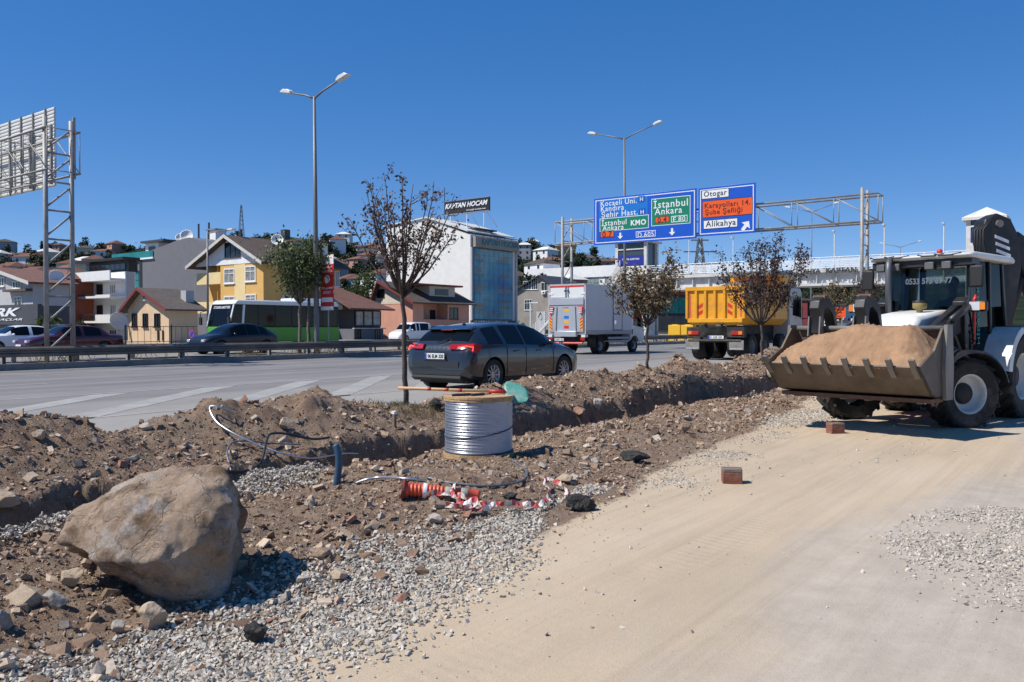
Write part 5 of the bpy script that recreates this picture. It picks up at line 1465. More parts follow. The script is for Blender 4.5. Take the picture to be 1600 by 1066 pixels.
def leaves_mesh(name, P, size, mat, parent, seed, droop=.0):
    """folded leaf blades: two quads-worth of triangles each, one island per leaf"""
    r = np.random.default_rng(seed); n = len(P); P = np.asarray(P)
    R = rot_mats(n, r); s_ = size * r.uniform(.6, 1.25, n)
    base = np.array([[0, 0, 0], [.45, .30, .10], [1.0, 0, -.06], [.45, -.30, .10], [.5, 0, 0]])
    v = np.einsum('nij,kj->nki', R, base) * s_[:,None,None]
    v[:,:,2] -= droop * np.abs(v[:,:,0])
    v = v + P[:,None,:]
    f = np.array([[0, 1, 4], [1, 2, 4], [2, 3, 4], [3, 0, 4]])
    F_ = f[None] + (np.arange(n)*5)[:,None,None]
    return np_mesh(name, v.reshape(-1, 3), F_.reshape(-1, 3), mat, parent)

def young_tree(label, a, l, z, H, fork, R_, nlimb, ntwig, nleaf, lsize, mat, seed, bark=None, lean=(0, 0), group='young trees planted along the highway', trunk_r=.034, name='young_tree', fill=.5):
    r = np.random.default_rng(seed)
    t = thing(name, label, 'tree', a, l, z, 0, group)
    tp = [Vector((lean[0]*q + .012*r.normal(), lean[1]*q + .012*r.normal(), fork*q)) for q in np.linspace(0, 1, 9)]
    tp[0] = Vector((0, 0, -.1))
    MB().tube(tp, list(np.linspace(trunk_r*1.15, trunk_r*.85, 9)), 8).build('trunk', bark or BARK, t, smooth=True)
    top = tp[-1]; LP = []; lm = MB(); tw = MB()
    for i in range(nlimb):
        an = 2*math.pi*(i + r.uniform(-.3, .3))/nlimb*1.0 + seed; out = Vector((math.cos(an), math.sin(an), 0))
        reach = R_*r.uniform(.45, 1.0) if i > 1 else R_*r.uniform(.05, .3); hh = (H - fork) * r.uniform(.62, 1.0) * (1 - .25*(reach/R_)**2)
        st = top + Vector((0, 0, -fork*r.uniform(0, .08)))
        pts = []
        for q in np.linspace(0, 1, 9):
            pts.append(st + out*reach*(q**.72) + Vector((0, 0, 1))*hh*(q**1.12) + Vector(r.normal(size=3))*.018*q*R_)
        lm.tube(pts, list(np.linspace(trunk_r*.55, .005, 9)), 6)
        for k in range(ntwig):
            q = r.uniform(.22, 1.0); ix = q*8; j = min(7, int(ix)); p = pts[j].lerp(pts[j+1], ix-j)
            an2 = r.uniform(0, 6.28); d = (Vector((math.cos(an2), math.sin(an2), 0))*.8 + out*.35 + Vector((0, 0, r.uniform(.5, 1.3)))).normalized(); ln = R_*r.uniform(.18, .48)*(1.15-q*.5)
            e = p + d*ln + Vector((0, 0, .0)); mid = p.lerp(e, .5) + Vector(r.normal(size=3))*.02
            tw.tube([p, mid, e], [.0065, .0045, .0025], 4, False)
            m = int(nleaf*r.uniform(.3, 1.6))
            for _ in range(m):
                f_ = r.uniform(.25, 1.08); c_ = p.lerp(e, f_) + Vector(r.normal(size=3))*lsize*.75*fill*2
                LP.append(c_[:])
    lm.build('limbs', bark or BARK, t, smooth=True); tag(tw.build('twigs', bark or BARK, t, fix=False), kind='stuff')
    leaves_mesh('crown', LP, lsize, mat, t, seed + 1, .2)
    return t
def hz(a, l): return float(height(np.array([a]), np.array([l]))[0])
def tree_at(label, a, px, ptop, pfork, pbot, halfw_px, **k):
    l = lat_on(px, a); z0 = hz(a, l); Y = CR*a + SR*l
    H = z_at(ptop, a, l) - z0; fk = z_at(pfork, a, l) - z0; R_ = halfw_px * Y / F
    return young_tree(label, a, l, z0, H, fk, R_, **k)
tree_at('bare looking young plum tree with sparse wilted purple leaves', 9.05, 634, 252, 452, 660, 92, nlimb=19, ntwig=13, nleaf=8, lsize=.06, mat=LPLUM, seed=4, trunk_r=.036, lean=(-.05, -.02), fill=.4)
tree_at('young tree with browning olive leaves between the box truck and dump truck', 15.9, 1012, 390, 505, 600, 72, nlimb=15, ntwig=15, nleaf=13, lsize=.085, mat=LOLIVE, seed=9, trunk_r=.03)
tree_at('young tree with dense dark purple leaves in front of the dump truck', 22.9, 1192, 353, 505, 580, 70, nlimb=17, ntwig=17, nleaf=15, lsize=.08, mat=LDARK, seed=15, trunk_r=.04, lean=(.02, .04))
tree_at('smaller young tree with thin olive purple crown left of the orange works sign', 29.9, 1300, 424, 492, 548, 34, nlimb=10, ntwig=12, nleaf=9, lsize=.08, mat=LOLIVE, seed=21, trunk_r=.035)
tree_at('farthest young purple tree, next to the loader and gantry column', 36.9, 1352, 418, 490, 545, 30, nlimb=10, ntwig=12, nleaf=11, lsize=.09, mat=LDARK, seed=27, trunk_r=.035)
for (px, ptop, pf, w_, sd, lab) in ((468, 350, 470, 56, 31, 'slim green street tree on the median left of the tall lamp'), (482, 352, 450, 30, 35, 'slim green street tree almost hidden behind the tall lamp')):
    a = 20.0
    for _ in range(20): a = a_on(px, med(a) + 1.35)
    l = med(a) + 1.35; Y = CR*a + SR*l; z0 = ROAD_Z + .15
    young_tree(lab, a, l, z0, z_at(ptop, a, l) - z0, z_at(pf, a, l) - z0, w_*Y/F, 13, 13, 13, .17, LGREEN, sd, BARK2, group='green trees on the median', trunk_r=.07, name='street_tree', lean=(.1, .1), fill=.7)

def clump(label, name, p, rx, ry, rz, n, size, mat, seed, trunk=True, group=None, cat='tree', lobes=9):
    """broad crown: leaf blades spread through a cluster of lobes"""
    r = np.random.default_rng(seed)
    t = bpy.data.objects.new(name, None); C.objects.link(t); t.location = p; tag(t, label, cat, group)
    c = r.normal(size=(lobes, 3)); c /= np.linalg.norm(c, axis=1, keepdims=True); c *= r.uniform(.25, .72, (lobes, 1)); rad_ = r.uniform(.28, .5, lobes)
    k = r.integers(0, lobes, n); d = r.normal(size=(n, 3)); d /= np.linalg.norm(d, axis=1, keepdims=True)
    P = (c[k] + d * (rad_[k] * r.uniform(.55, 1.0, n)**.5)[:,None]) * np.array([rx, ry, rz]); zc = rz*1.05 if not trunk else rz*1.35
    P[:,2] += zc; P = P[P[:,2] > .05]
    leaves_mesh('crown', P, size, mat, t, seed + 3)
    tm = MB(); tm.tube([(0, 0, -.5), (0, 0, zc*.6), (rx*.1, 0, zc)], [rx*.09, rx*.06, rx*.03], 7)
    for i in range(min(5, lobes)):
        tm.tube([(0, 0, zc*.5), tuple(np.array([0, 0, zc]) + c[i]*np.array([rx, ry, rz])*.8)], [rx*.045, rx*.012], 5)
    tm.build('trunk', BARK2, t)
    return t
def world_at(px, lat): a = a_on(px, lat); return a, W(a, lat, ROAD_Z + .1)
for (px, lat, ptop, wpx, lab, sd) in ((82, 56, 482, 24, 'leafy green bush behind the left gantry column', 1), (568, 76, 418, 34, 'dense green tree behind the café roof', 2), (128, 66, 505, 10, 'small green bush beside the white flats', 3)):
    a, p = world_at(px, lat); Y = CR*a + SR*lat; Hh = z_at(ptop, a, lat) - .3
    trk = sd == 2
    clump(lab, 'leafy_tree' if trk else 'bush', p, wpx*Y/F, wpx*Y/F*.8, Hh/(2.35 if trk else 2.0), 2600 if sd < 3 else 500, .34, LGREEN, 50+sd, trk, 'shrubs and trees by the houses', 'tree' if trk else 'bush')
# trees far up the hill: a few kinds, copied
protos = []
for i, (rx, rz, n, kind) in enumerate(((3.2, 2.6, 420, 'round'), (2.6, 3.0, 380, 'round'), (3.8, 2.4, 480, 'round'), (1.0, 4.4, 320, 'cypress'), (2.2, 4.2, 380, 'conifer'))):
    q = clump('x', 'hillside_tree', Vector((0, 0, -500)), rx, rx, rz, n, .95, LHILL, 80+i, True, 'trees on the hillside')
    protos.append((q, kind))
hr = np.random.default_rng(5); first = [True]*len(protos); ntree = 0
for (p0, p1, n, where) in ((-10, 215, 92, 'above the white flats and black shop'), (240, 460, 26, 'behind the grey and yellow houses'), (505, 610, 56, 'left of the tall white building'), (798, 965, 72, 'right of the tall white building'), (1195, 1400, 50, 'under the footbridge')):
    for i in range(n):
        px = hr.uniform(p0, p1); d = 190 + 330*hr.random()**.75
        if where.startswith('behind'): d = hr.uniform(430, 515)
        k = int(hr.choice(5, p=[.32, .26, .26, .06, .10])); src, kind = protos[k]
        o = src if first[k] else copy_tree(src); first[k] = False
        o.location = on_hill(px, d) + Vector((0, 0, -.6)); o.rotation_euler = (0, 0, hr.uniform(0, 6.28)); s_ = hr.uniform(.6, 1.25); o.scale = (s_, s_, s_*hr.uniform(.85, 1.15))
        o['label'] = '%s dark green %s tree %s, %s' % ('large' if s_ > .95 else 'small', kind, 'on the crest' if d > 440 else 'on the upper slope' if d > 330 else 'on the lower slope', where); ntree += 1
# scrub covering the slope between the houses
sp = []
for i in range(6500):
    px = hr.choice([hr.uniform(-40, 240), hr.uniform(-420, -30), hr.uniform(500, 620), hr.uniform(790, 980), hr.uniform(1180, 1420)]); d = 165 + 360*hr.random()
    p = on_hill(px, d); sp.append((p, hr.uniform(.5, 1.6)))
P = []
for p, s_ in sp:
    for _ in range(7): P.append((p + Vector(hr.normal(size=3))*s_*.7 + Vector((0, 0, s_*.5)))[:])
o = leaves_mesh('hillside_scrub', P, 1.1, LHILL, None, 99); tag(o, 'low green scrub covering the hillside', None, None, 'stuff')
# dry weeds at the foot of the first tree and along the median
STRAW = leaf_mat('dry_grass_blades', [(0, (.13, .10, .045)), (.5, (.24, .19, .10)), (.8, (.12, .125, .05)), (1, (.30, .25, .15))], .2)
def grass(name, label, pts, hgt, seed):
    r = np.random.default_rng(seed); n = len(pts); P = np.asarray(pts); an = r.uniform(0, 6.28, n); h_ = hgt*r.uniform(.4, 1.2, n); ln = r.normal(size=(n, 2))*.35
    w = .0035; dx, dy = np.cos(an)*w, np.sin(an)*w
    z0 = np.zeros(n)
    v = np.stack([np.stack([P[:,0]-dx, P[:,1]-dy, P[:,2]], 1), np.stack([P[:,0]+dx, P[:,1]+dy, P[:,2]], 1), np.stack([P[:,0]+ln[:,0]*h_*.5, P[:,1]+ln[:,1]*h_*.5, P[:,2]+h_*.6], 1), np.stack([P[:,0]+ln[:,0]*h_*1.1, P[:,1]+ln[:,1]*h_*1.1, P[:,2]+h_], 1)], 1)
    f = np.array([[0, 1, 2], [1, 3, 2]]); F_ = f[None] + (np.arange(n)*4)[:,None,None]
    o = np_mesh(name, v.reshape(-1, 3), F_.reshape(-1, 3), STRAW); o.rotation_euler = (0, 0, YAW); return tag(o, label, None, None, 'stuff')
r_ = np.random.default_rng(8); ca, cl = 8.75, 8.25
g = np.stack([ca + r_.normal(size=1300)*.42, cl + r_.normal(size=1300)*.30, np.zeros(1300)], 1)
m_ = np.stack([r_.uniform(8, 60, 2600), np.zeros(2600), np.zeros(2600)], 1); m_[:,1] = med(m_[:,0]) + .4 + r_.uniform(0, 1.1, 2600); keep = fbm(m_[:,0]*.7, m_[:,1]*.7, 3, 71) > .05; m_ = m_[keep]
g[:,2] = height(g[:,0], g[:,1]); m_[:,2] = ROAD_Z + .15
grass('dry_grass', 'dry straw coloured grass round the foot of the first tree', g, .085, 3)
grass('median_weeds', 'weeds growing on the median strip', m_, .38, 4)
# ------------------------------------------------------------------ vehicles
TYRE = PM('tyre_rubber', (.018, .017, .016), .85, var=.3, scale=8, dirt=(.10, .085, .07), dscale=3)
RIM = PM('alloy_rim', (.42, .43, .44), .3, .7)
CGLASS = PM('tinted_car_glass', (.005, .006, .008), .05, spec=.22)
CHROME = PM('chrome', (.6, .6, .6), .15, 1.0)
PLAST = PM('black_plastic', (.014, .014, .015), .6)
REDL = PM('tail_lamp_red', (.40, .012, .010), .12, coat=.6)
REDG = PM('tail_lamp_glow', (.6, .03, .02), .2, emit=(1.0, .06, .03), estr=1.5)
AMBER = PM('amber_lamp', (.75, .22, .02), .15); CLEAR = PM('clear_lamp', (.55, .57, .6), .1, coat=.5)
PLATEW = PM('plate_white', (.72, .72, .70), .4); PLATEB = PM('plate_blue', (.02, .05, .40), .4)

def wheel(parent, x, y, z, r, w, side, rim_r=.62, spokes=10, rim=None, tread=0, yaw=0.0, name='wheel', dish=.0):
    """tyre, rim, spokes; side=+1 outer face towards +y"""
    wt = bpy.data.objects.new(name, None); C.objects.link(wt); wt.parent = parent; wt.location = (x, y, z); wt.rotation_euler = (0, 0, yaw)
    # an empty cannot be seen, so the tyre itself is the part
    bpy.data.objects.remove(wt, do_unlink=True)
    h_ = w/2; rr = r*rim_r
    ty = MB().lathe([(rr, -h_*.82), (r*.90, -h_), (r*.97, -h_*.9), (r, -h_*.68), (r, h_*.68), (r*.97, h_*.9), (r*.90, h_), (rr, h_*.82), (rr*.97, 0)], (0,0,0), 'y', 40, True)
    if tread:
        for i in range(tread):
            an = 2*math.pi*i/tread
            for s_ in (-1, 1):
                an2 = an + (math.pi/tread if s_ > 0 else 0)
                for (ya, yb, da) in ((.04, .55, 0.0), (.5, 1.02, .10)):
                    c0 = Vector((math.cos(an2+da*1.6), 0, math.sin(an2+da*1.6))); c1 = Vector((math.cos(an2+da*1.6+.22), 0, math.sin(an2+da*1.6+.22)))
                    p = c0*(r*1.012) + Vector((0, s_*h_*ya, 0)); q = c1*(r*1.0) + Vector((0, s_*h_*yb, 0))
                    ty.bar(p, q, r*.085, r*.075, up=tuple((c0+c1).normalized()))
    o = ty.build(name, TYRE, parent, auto=35); o.location = (x, y, z); o.rotation_euler = (0, 0, yaw)
    f = side*h_*.72*(1-dish)
    rm = MB().lathe([(rr*.99, side*h_*.84), (rr*.93, side*h_*.80), (rr*.88, f*.65), (rr*.86, f*.1), (.02, f*.1)], (0,0,0), 'y', 32).build('rim', rim or RIM, o, smooth=True)
    if spokes:
        sp = MB(); bk = MB()
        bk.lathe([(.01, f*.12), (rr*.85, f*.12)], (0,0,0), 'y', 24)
        for i in range(spokes):
            an = 2*math.pi*i/spokes; d = Vector((math.cos(an), 0, math.sin(an)))
            sp.bar(d*rr*.14 + Vector((0, f*.95, 0)), d*rr*.90 + Vector((0, f*.92, 0)), rr*.13, h_*.12, up=(0, 1, 0))
        sp.lathe([(.001, f*1.02), (rr*.2, f*1.0), (rr*.2, f*.8)], (0,0,0), 'y', 16)
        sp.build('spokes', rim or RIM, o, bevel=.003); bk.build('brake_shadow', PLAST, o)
    else:
        MB().lathe([(.001, f*.6), (rr*.42, f*.55), (rr*.52, f*.3), (rr*.54, f*.12)], (0,0,0), 'y', 20).build('hub', PLAST, o, smooth=True)
    return o

def pchip(xs, ys, x):
    xs, ys = np.array(xs, float), np.array(ys, float); h = np.diff(xs); d = np.diff(ys)/h; m = np.zeros_like(ys)
    m[1:-1] = np.where(d[:-1]*d[1:] > 0, 2*d[:-1]*d[1:]/(d[:-1]+d[1:]+1e-12), 0); m[0], m[-1] = d[0], d[-1]
    i = np.clip(np.searchsorted(xs, x) - 1, 0, len(h)-1); t = (x-xs[i])/h[i]
    return (2*t**3-3*t**2+1)*ys[i] + (t**3-2*t**2+t)*h[i]*m[i] + (-2*t**3+3*t**2)*ys[i+1] + (t**3-t**2)*h[i]*m[i+1]

def car(label, a, l, yaw, spec, paint, group='cars in the picture', name='car', z=None, hero=False, cat='car', plate=None):
    """body lofted through cross sections; spec has profile tables over x (rear axle at 0)"""
    t = thing(name, label, cat, a, l, ROAD_Z + .004 if z is None else z, yaw, group)
    x0, x1 = spec['x']; n = 84
    # more sections near the ends where the shape turns
    u = np.linspace(0, 1, n); X = x0 + (x1-x0)*(u - .55*np.sin(2*math.pi*u)/(2*math.pi))
    roof = pchip(*spec['roof'], X); belt = np.minimum(pchip(*spec['belt'], X), roof - .012); sill = pchip(*spec['sill'], X); wid = pchip(*spec['wid'], X); rw = pchip(*spec['rw'], X)
    ring = []
    J = []
    for k in range(n):
        w, b_, r_, s_, q = wid[k], belt[k], roof[k], sill[k], rw[k]
        gh = max(r_ - b_, .012)
        re = b_ + gh*.86
        half = [(w*.90, s_), (w*.985, s_ + .07), (w, s_ + (b_-s_)*.35), (w*1.0, s_ + (b_-s_)*.62), (w*.99, s_ + (b_-s_)*.86), (w*.965, b_), (w*.965 + (q-w*.965)*.33, b_ + (re-b_)*.36), (w*.965 + (q-w*.965)*.70, b_ + (re-b_)*.72), (q, re), (q*.90, re + (r_-re)*.62), (q*.62, r_ - (r_-re)*.10), (q*.3, r_), (0, r_)]
        J = len(half)
        ring.append([(X[k], y, z_) for y, z_ in half] + [(X[k], -y, z_) for y, z_ in reversed(half[:-1])])
    m = MB().grid(ring); R_ = len(ring[0])
    for e in (0, n-1):
        m.f.append(tuple(range(e*R_, e*R_ + R_)))
    for k in range(n-1): m.f.append((k*R_, (k+1)*R_, (k+1)*R_+R_-1, k*R_+R_-1))
    body = m.build('body', paint, t, smooth=True)
    wr = spec['wr']
    cut = MB()
    for xw in (0, spec['wb']):
        for s_ in (-1, 1): cut.cyl((xw, s_*(spec['hw']-.30), wr), (xw, s_*(spec['hw']+.2), wr), wr*1.16, n=28)
    bool_cut(body, cut)
    body.data.polygons.foreach_set('use_smooth', [True]*len(body.data.polygons))
    try: body.data.set_sharp_from_angle(angle=rad(32))
    except Exception: pass
    for xw in (0, spec['wb']):
        for s_ in (-1, 1):
            MB().lathe([(wr*1.15, s_*(spec['hw']-.29)), (.02, s_*(spec['hw']-.29))], (xw, 0, wr), 'y', 24).build('wheel_well', PLAST, t)
            wheel(t, xw, s_*(spec['hw']-.115), wr, wr, .205, s_, .66, 10 if hero else 5, dish=.05)
    # glass panels: pieces of the same surface, a few millimetres proud
    def panel(name_, i0, i1, js, mat=CGLASS, off=.006):
        for side in (0, 1):
            pts = []
            for k in range(n):
                if not (i0 <= X[k] <= i1): continue
                row = []
                for j in js:
                    p = Vector(ring[k][j]); c = Vector((X[k], 0, belt[k]*.5 + roof[k]*.3)); d = (p - c); d.x = 0
                    if d.length > 1e-6: d.normalize()
                    p = p + d*off; row.append((p.x, -p.y if side else p.y, p.z))
                pts.append(row)
            if len(pts) > 1: MB().grid(pts).build(name_, mat, t, smooth=True)
    for (i0, i1) in spec['side_glass']: panel('side_window', i0, i1, [5, 6, 7, 8])
    def cross_panel(name_, i0, i1, mat=CGLASS, off=.007, jj=(8, 9, 10, 11, 12)):
        pts = []
        for k in range(n):
            if not (i0 <= X[k] <= i1): continue
            row = [ring[k][j] for j in jj] + [(X[k], -ring[k][j][1], ring[k][j][2]) for j in reversed(jj[:-1])]
            sl = (1 if i0 > spec['wb']*.4 else -1)
            pts.append([(p[0] + sl*off*.6, p[1], p[2] + off) for p in row])
        if len(pts) > 1: MB().grid(pts).build(name_, mat, t, smooth=True)
    cross_panel('windscreen', *spec['screen']); cross_panel('rear_window', *spec['rear_screen'])
    # mirrors
    mx, mz = spec['mirror']
    for s_ in (-1, 1):
        mm = MB().sphere((mx, s_*(spec['hw']+.07), mz), .09, 10, 7, (.7, 1.15, .75)).build('mirror', paint, t, smooth=True)
    sk = MB()
    for s_ in (-1, 1): sk.box(.38, s_*(spec['hw']*.965), spec['sill'][1][1]-.03, spec['wb']-.38, s_*(spec['hw']*.90), spec['sill'][1][1] + .08)
    sk.build('sill_trim', PLAST, t)
    MB().box(x0+.25, -spec['hw']*.72, .16, x1-.2, spec['hw']*.72, .34).build('underbody', PLAST, t)
    return t, ring, X

PAINTG = PM('graphite_paint', (.055, .060, .068), .28, .75, coat=.8); PAINTK = PM('black_paint', (.006, .007, .011), .3, .0, coat=.25); PAINTR = PM('dark_red_paint', (.075, .006, .010), .25, .2, coat=.8); PAINTW = PM('white_paint', (.72, .72, .72), .3, coat=.5); PAINTS = PM('silver_paint', (.50, .50, .50), .3, .5, coat=.5)
HATCH = dict(x=(-.82, 3.54), wb=2.65, hw=.895, wr=.325,
    roof=([-.82, -.79, -.70, -.62, -.30, .0, .8, 1.35, 1.72, 2.1, 2.52, 2.9, 3.25, 3.45, 3.54], [.52, .80, .94, 1.00, 1.265, 1.345, 1.41, 1.405, 1.33, 1.165, .965, .89, .79, .67, .50]),
    belt=([-.82, -.70, -.3, .4, 1.2, 2.0, 2.5, 3.0, 3.4, 3.54], [.50, .86, .965, .96, .935, .91, .885, .80, .66, .46]),
    sill=([-.82, -.5, 0, 1.5, 2.6, 3.3, 3.54], [.34, .24, .22, .20, .20, .22, .30]),
    wid=([-.82, -.74, -.5, 0, 1.3, 2.5, 3.1, 3.4, 3.54], [.70, .83, .885, .895, .895, .893, .86, .76, .58]),
    rw=([-.82, -.6, -.2, .5, 1.3, 1.8, 2.3, 2.6, 3.54], [.66, .67, .61, .585, .60, .63, .70, .74, .5]),
    side_glass=((-.18, .36), (.42, 1.08), (1.14, 2.05)), screen=(1.74, 2.50), rear_screen=(-.60, -.30), mirror=(1.95, .98))
ct, ring, X = car('dark grey hatchback with glowing tail lights driving past the spoil heap', 13.4, 11.25, 0, HATCH, PAINTG, 'vehicles on the highway', 'hatchback', hero=True)
# rear details of the hatchback
for s_ in (-1, 1):
    m = MB(); m.add([(-.775, s_*.36, .955), (-.60, s_*.845, .975), (-.40, s_*.888, .945), (-.50, s_*.888, .80), (-.66, s_*.855, .80), (-.80, s_*.60, .865), (-.81, s_*.36, .865),
                     (-.70, s_*.36, .955), (-.52, s_*.80, .975), (-.36, s_*.85, .945), (-.44, s_*.85, .80), (-.60, s_*.80, .80), (-.72, s_*.60, .865), (-.72, s_*.36, .865)],
                    [(0,1,2,3,4,5,6), (13,12,11,10,9,8,7), (0,7,8,1), (1,8,9,2), (2,9,10,3), (3,10,11,4), (4,11,12,5), (5,12,13,6), (6,13,7,0)])
    tl = m.build('tail_light', REDL, ct)
    MB().tube([(-.815, s_*.60, .905), (-.735, s_*.76, .925), (-.66, s_*.865, .905), (-.685, s_*.868, .83)], .013, 6).build('light_strip', REDG, tl)
    MB().box(-.80, s_*.50, .395, -.74, s_*.74, .43).build('reflector', REDL, ct)
pl = MB().box(-.852, -.26, .66, -.835, .26, .775).build('number_plate', PLATEW, ct)
MB().box(-.855, .21, .662, -.8525, .258, .773).build('plate_band', PLATEB, pl)
text('lettering', '06 ELM 320', SIGN_BLACK, pl, (-.856, -.03, .7175), (0, -1, 0), (0, 0, 1), width=.42, height=.075, thick=.015, depth=.0015)
MB().box(-.85, -.30, .63, -.80, .30, .655).build('plate_recess', PLAST, ct)
text('lettering', 'SKODA', CHROME, ct, (-.775, 0, .91), (0, -1, 0), (.25, 0, 1), width=.5, height=.035, thick=.0, depth=.002, spacing=1.6)
MB().box(-.835, -.62, .50, -.80, .62, .615).build('bumper_insert', PAINTG, ct)
MB().prism([(-.83, .27), (-.74, .21), (-.5, .21), (-.5, .33), (-.80, .36)], -.66, .66, 'y').build('rear_diffuser', PLAST, ct, bevel=.01)
MB().prism([(-.44, 1.262), (-.18, 1.335), (-.16, 1.32), (-.36, 1.235)], -.55, .55, 'y').build('roof_spoiler', PAINTG, ct, bevel=.01)
MB().box(-.46, -.16, 1.242, -.42, .16, 1.258).build('brake_light', REDL, ct)
MB().bar((-.70, .05, 1.0), (-.56, -.22, 1.075), .02, .025).build('wiper', PLAST, ct)
MB().prism([(.02, 1.345), (.16, 1.355), (.06, 1.425)], -.015, .015, 'y').build('roof_fin', PAINTG, ct)
for x_ in (.78, 1.62):
    for s_ in (-1, 1): MB().tube([(x_-.11, s_*.893, .80), (x_-.08, s_*.925, .805), (x_+.08, s_*.925, .815), (x_+.11, s_*.893, .815)], .013, 6).build('door_handle', PAINTG, ct, smooth=True)
for x_ in (.44, 1.12, 2.18):
    for s_ in (-1, 1): MB().box(x_-.004, s_*.8935, .30, x_+.004, s_*.9005, .93).build('door_gap', PLAST, ct)
# other cars across the median
SEDAN = dict(HATCH); SEDAN.update(x=(-1.05, 3.5), wb=2.6, hw=.87, wr=.31,
    roof=([-1.05, -1.0, -.7, -.35, .15, .5, 1.2, 1.6, 2.3, 2.8, 3.3, 3.5], [.55, .92, .98, 1.0, 1.32, 1.40, 1.43, 1.38, .98, .92, .80, .5]),
    belt=([-1.05, -.9, -.3, .4, 1.2, 2.0, 2.5, 3.0, 3.4, 3.5], [.52, .87, .92, .92, .91, .90, .88, .80, .66, .46]),
    sill=([-1.05, -.5, 0, 1.5, 2.6, 3.3, 3.5], [.34, .24, .22, .20, .20, .22, .30]), wid=([-1.05, -.9, -.5, 0, 1.3, 2.5, 3.1, 3.35, 3.5], [.72, .81, .86, .87, .87, .868, .84, .76, .58]),
    rw=([-1.05, -.4, .2, .5, 1.3, 1.7, 2.3, 2.6, 3.5], [.66, .70, .60, .56, .57, .60, .70, .72, .5]), side_glass=((.12, .95), (1.02, 1.95)), screen=(1.62, 2.28), rear_screen=(-.32, .13), mirror=(1.9, .95))
COUPE = dict(HATCH); COUPE.update(roof=([-.82, -.79, -.70, -.5, .1, .6, 1.1, 1.5, 1.9, 2.5, 2.9, 3.25, 3.45, 3.54], [.52, .82, 1.0, 1.10, 1.40, 1.50, 1.53, 1.48, 1.33, .99, .93, .84, .70, .50]), rear_screen=(-.48, .08), screen=(1.55, 2.48), side_glass=((-.1, .36), (.42, 1.08), (1.14, 2.05)))
def opp_car(label, pxr, pxf, Lg, spec, paint, name, lane=None):
    """car coming towards us in the far carriageway, placed by where its tail and nose are seen"""
    ur, uf = (pxr-800)/F, (pxf-800)/F
    Y = (SR - uf*CR) * Lg / (ur - uf); Xr = ur*Y
    a_, l_ = SR*Xr + CR*Y, -CR*Xr + SR*Y
    return car(label, a_ - (Lg - (spec['x'][1])) , l_ + .87, math.pi, spec, paint, 'cars in the far carriageway', name)[0]
c1 = opp_car('black car in front of the green bus, behind the guard rail', 437, 320, 4.36, COUPE, PAINTK, 'black_car')
c2 = opp_car('dark red saloon behind the left gantry columns', 178, 12, 4.55, SEDAN, PAINTR, 'red_saloon')
c3 = opp_car('white saloon at the left edge behind the red saloon', 92, -95, 4.55, SEDAN, PAINTW, 'white_saloon')
place(c3, *[q for q in (a_on(70, 45.5), 45.5)], ROAD_Z, math.pi)
place(c2, a_on(150, 40.5), 40.5, ROAD_Z, math.pi)
for cc in (c1, c2, c3):
    for s_ in (-1, 1): MB().box(3.36, s_*.48, .60, 3.50, s_*.72, .72).build('headlight', CLEAR, cc, bevel=.02)
    p_ = MB().box(3.545, -.26, .42, 3.556, .26, .53).build('number_plate', PLATEW, cc)
# light van near the pink house
VAN = dict(HATCH); VAN.update(x=(-.75, 3.35), wb=2.6, hw=.88, wr=.31, roof=([-.75, -.72, -.6, 0, 1.2, 1.75, 2.35, 2.8, 3.2, 3.35], [.6, 1.5, 1.74, 1.80, 1.80, 1.68, 1.08, .98, .82, .5]), belt=([-.75, -.6, 0, 1.5, 2.3, 3.0, 3.35], [.55, 1.02, 1.04, 1.02, .96, .84, .46]), sill=([-.75, 0, 2.6, 3.35], [.3, .22, .22, .3]), wid=([-.75, -.65, 0, 2.4, 3.1, 3.35], [.84, .87, .88, .88, .8, .6]), rw=([-.75, 0, 1.6, 2.3, 3.35], [.76, .74, .72, .74, .5]), side_glass=((-.4, .75), (.85, 1.25), (1.3, 2.0)), screen=(1.8, 2.33), rear_screen=(-.72, -.66), mirror=(1.9, 1.1))
vt = car('white light van parked behind the guard rail by the pink house', a_on(655, 52), 52, math.pi, VAN, PAINTW, 'parked vehicles by the houses', 'white_van', cat='van')[0]
vt2 = car('silver hatchback parked behind the grey hatchback, by the pink house', a_on(700, 54), 54, math.pi, COUPE, PAINTS, 'parked vehicles by the houses', 'silver_car')[0]

# ---------------------------------------------------------------- green and white minibus
BUSG = PM('bus_green', (.065, .30, .010), .35, coat=.2); BUSW = PM('bus_white', (.68, .70, .69), .35, coat=.4)
bl_ = 42.4; ba = a_on(512, bl_)
Lb_ = ba - a_on(343, bl_)
bus = thing('green_bus', 'green and white bus behind the black car and the guard rail', 'bus', ba, bl_, ROAD_Z, math.pi)   # local x now runs towards its front
bw = 2.3
MB().prism([(0, .45), (Lb_, .45), (Lb_ + .12, .9), (Lb_ + .1, 1.35), (0, 1.35)], -bw/2, bw/2, 'y').build('lower_body', BUSG, bus, bevel=.05)
MB().prism([(0.02, 1.351), (Lb_ + .08, 1.351), (Lb_ - .25, 2.65), (.05, 2.65)], -bw/2 + .03, bw/2 - .03, 'y').build('glass_band', CGLASS, bus, bevel=.04)
MB().prism([(0, 2.651), (Lb_ - .22, 2.651), (Lb_ - .45, 2.92), (.15, 2.95)], -bw/2, bw/2, 'y').build('roof', BUSW, bus, bevel=.08)
MB().box(.8, -.8, 2.951, 3.2, .8, 3.15).build('roof_unit', BUSW, bus, bevel=.05)
for x_ in np.linspace(.1, Lb_ - 1.9, 6):
    for s_ in (-1, 1): MB().box(x_, s_*(bw/2 - .028), 1.352, x_ + .06, s_*(bw/2 - .02), 2.648).build('window_pillar', PLAST, bus)
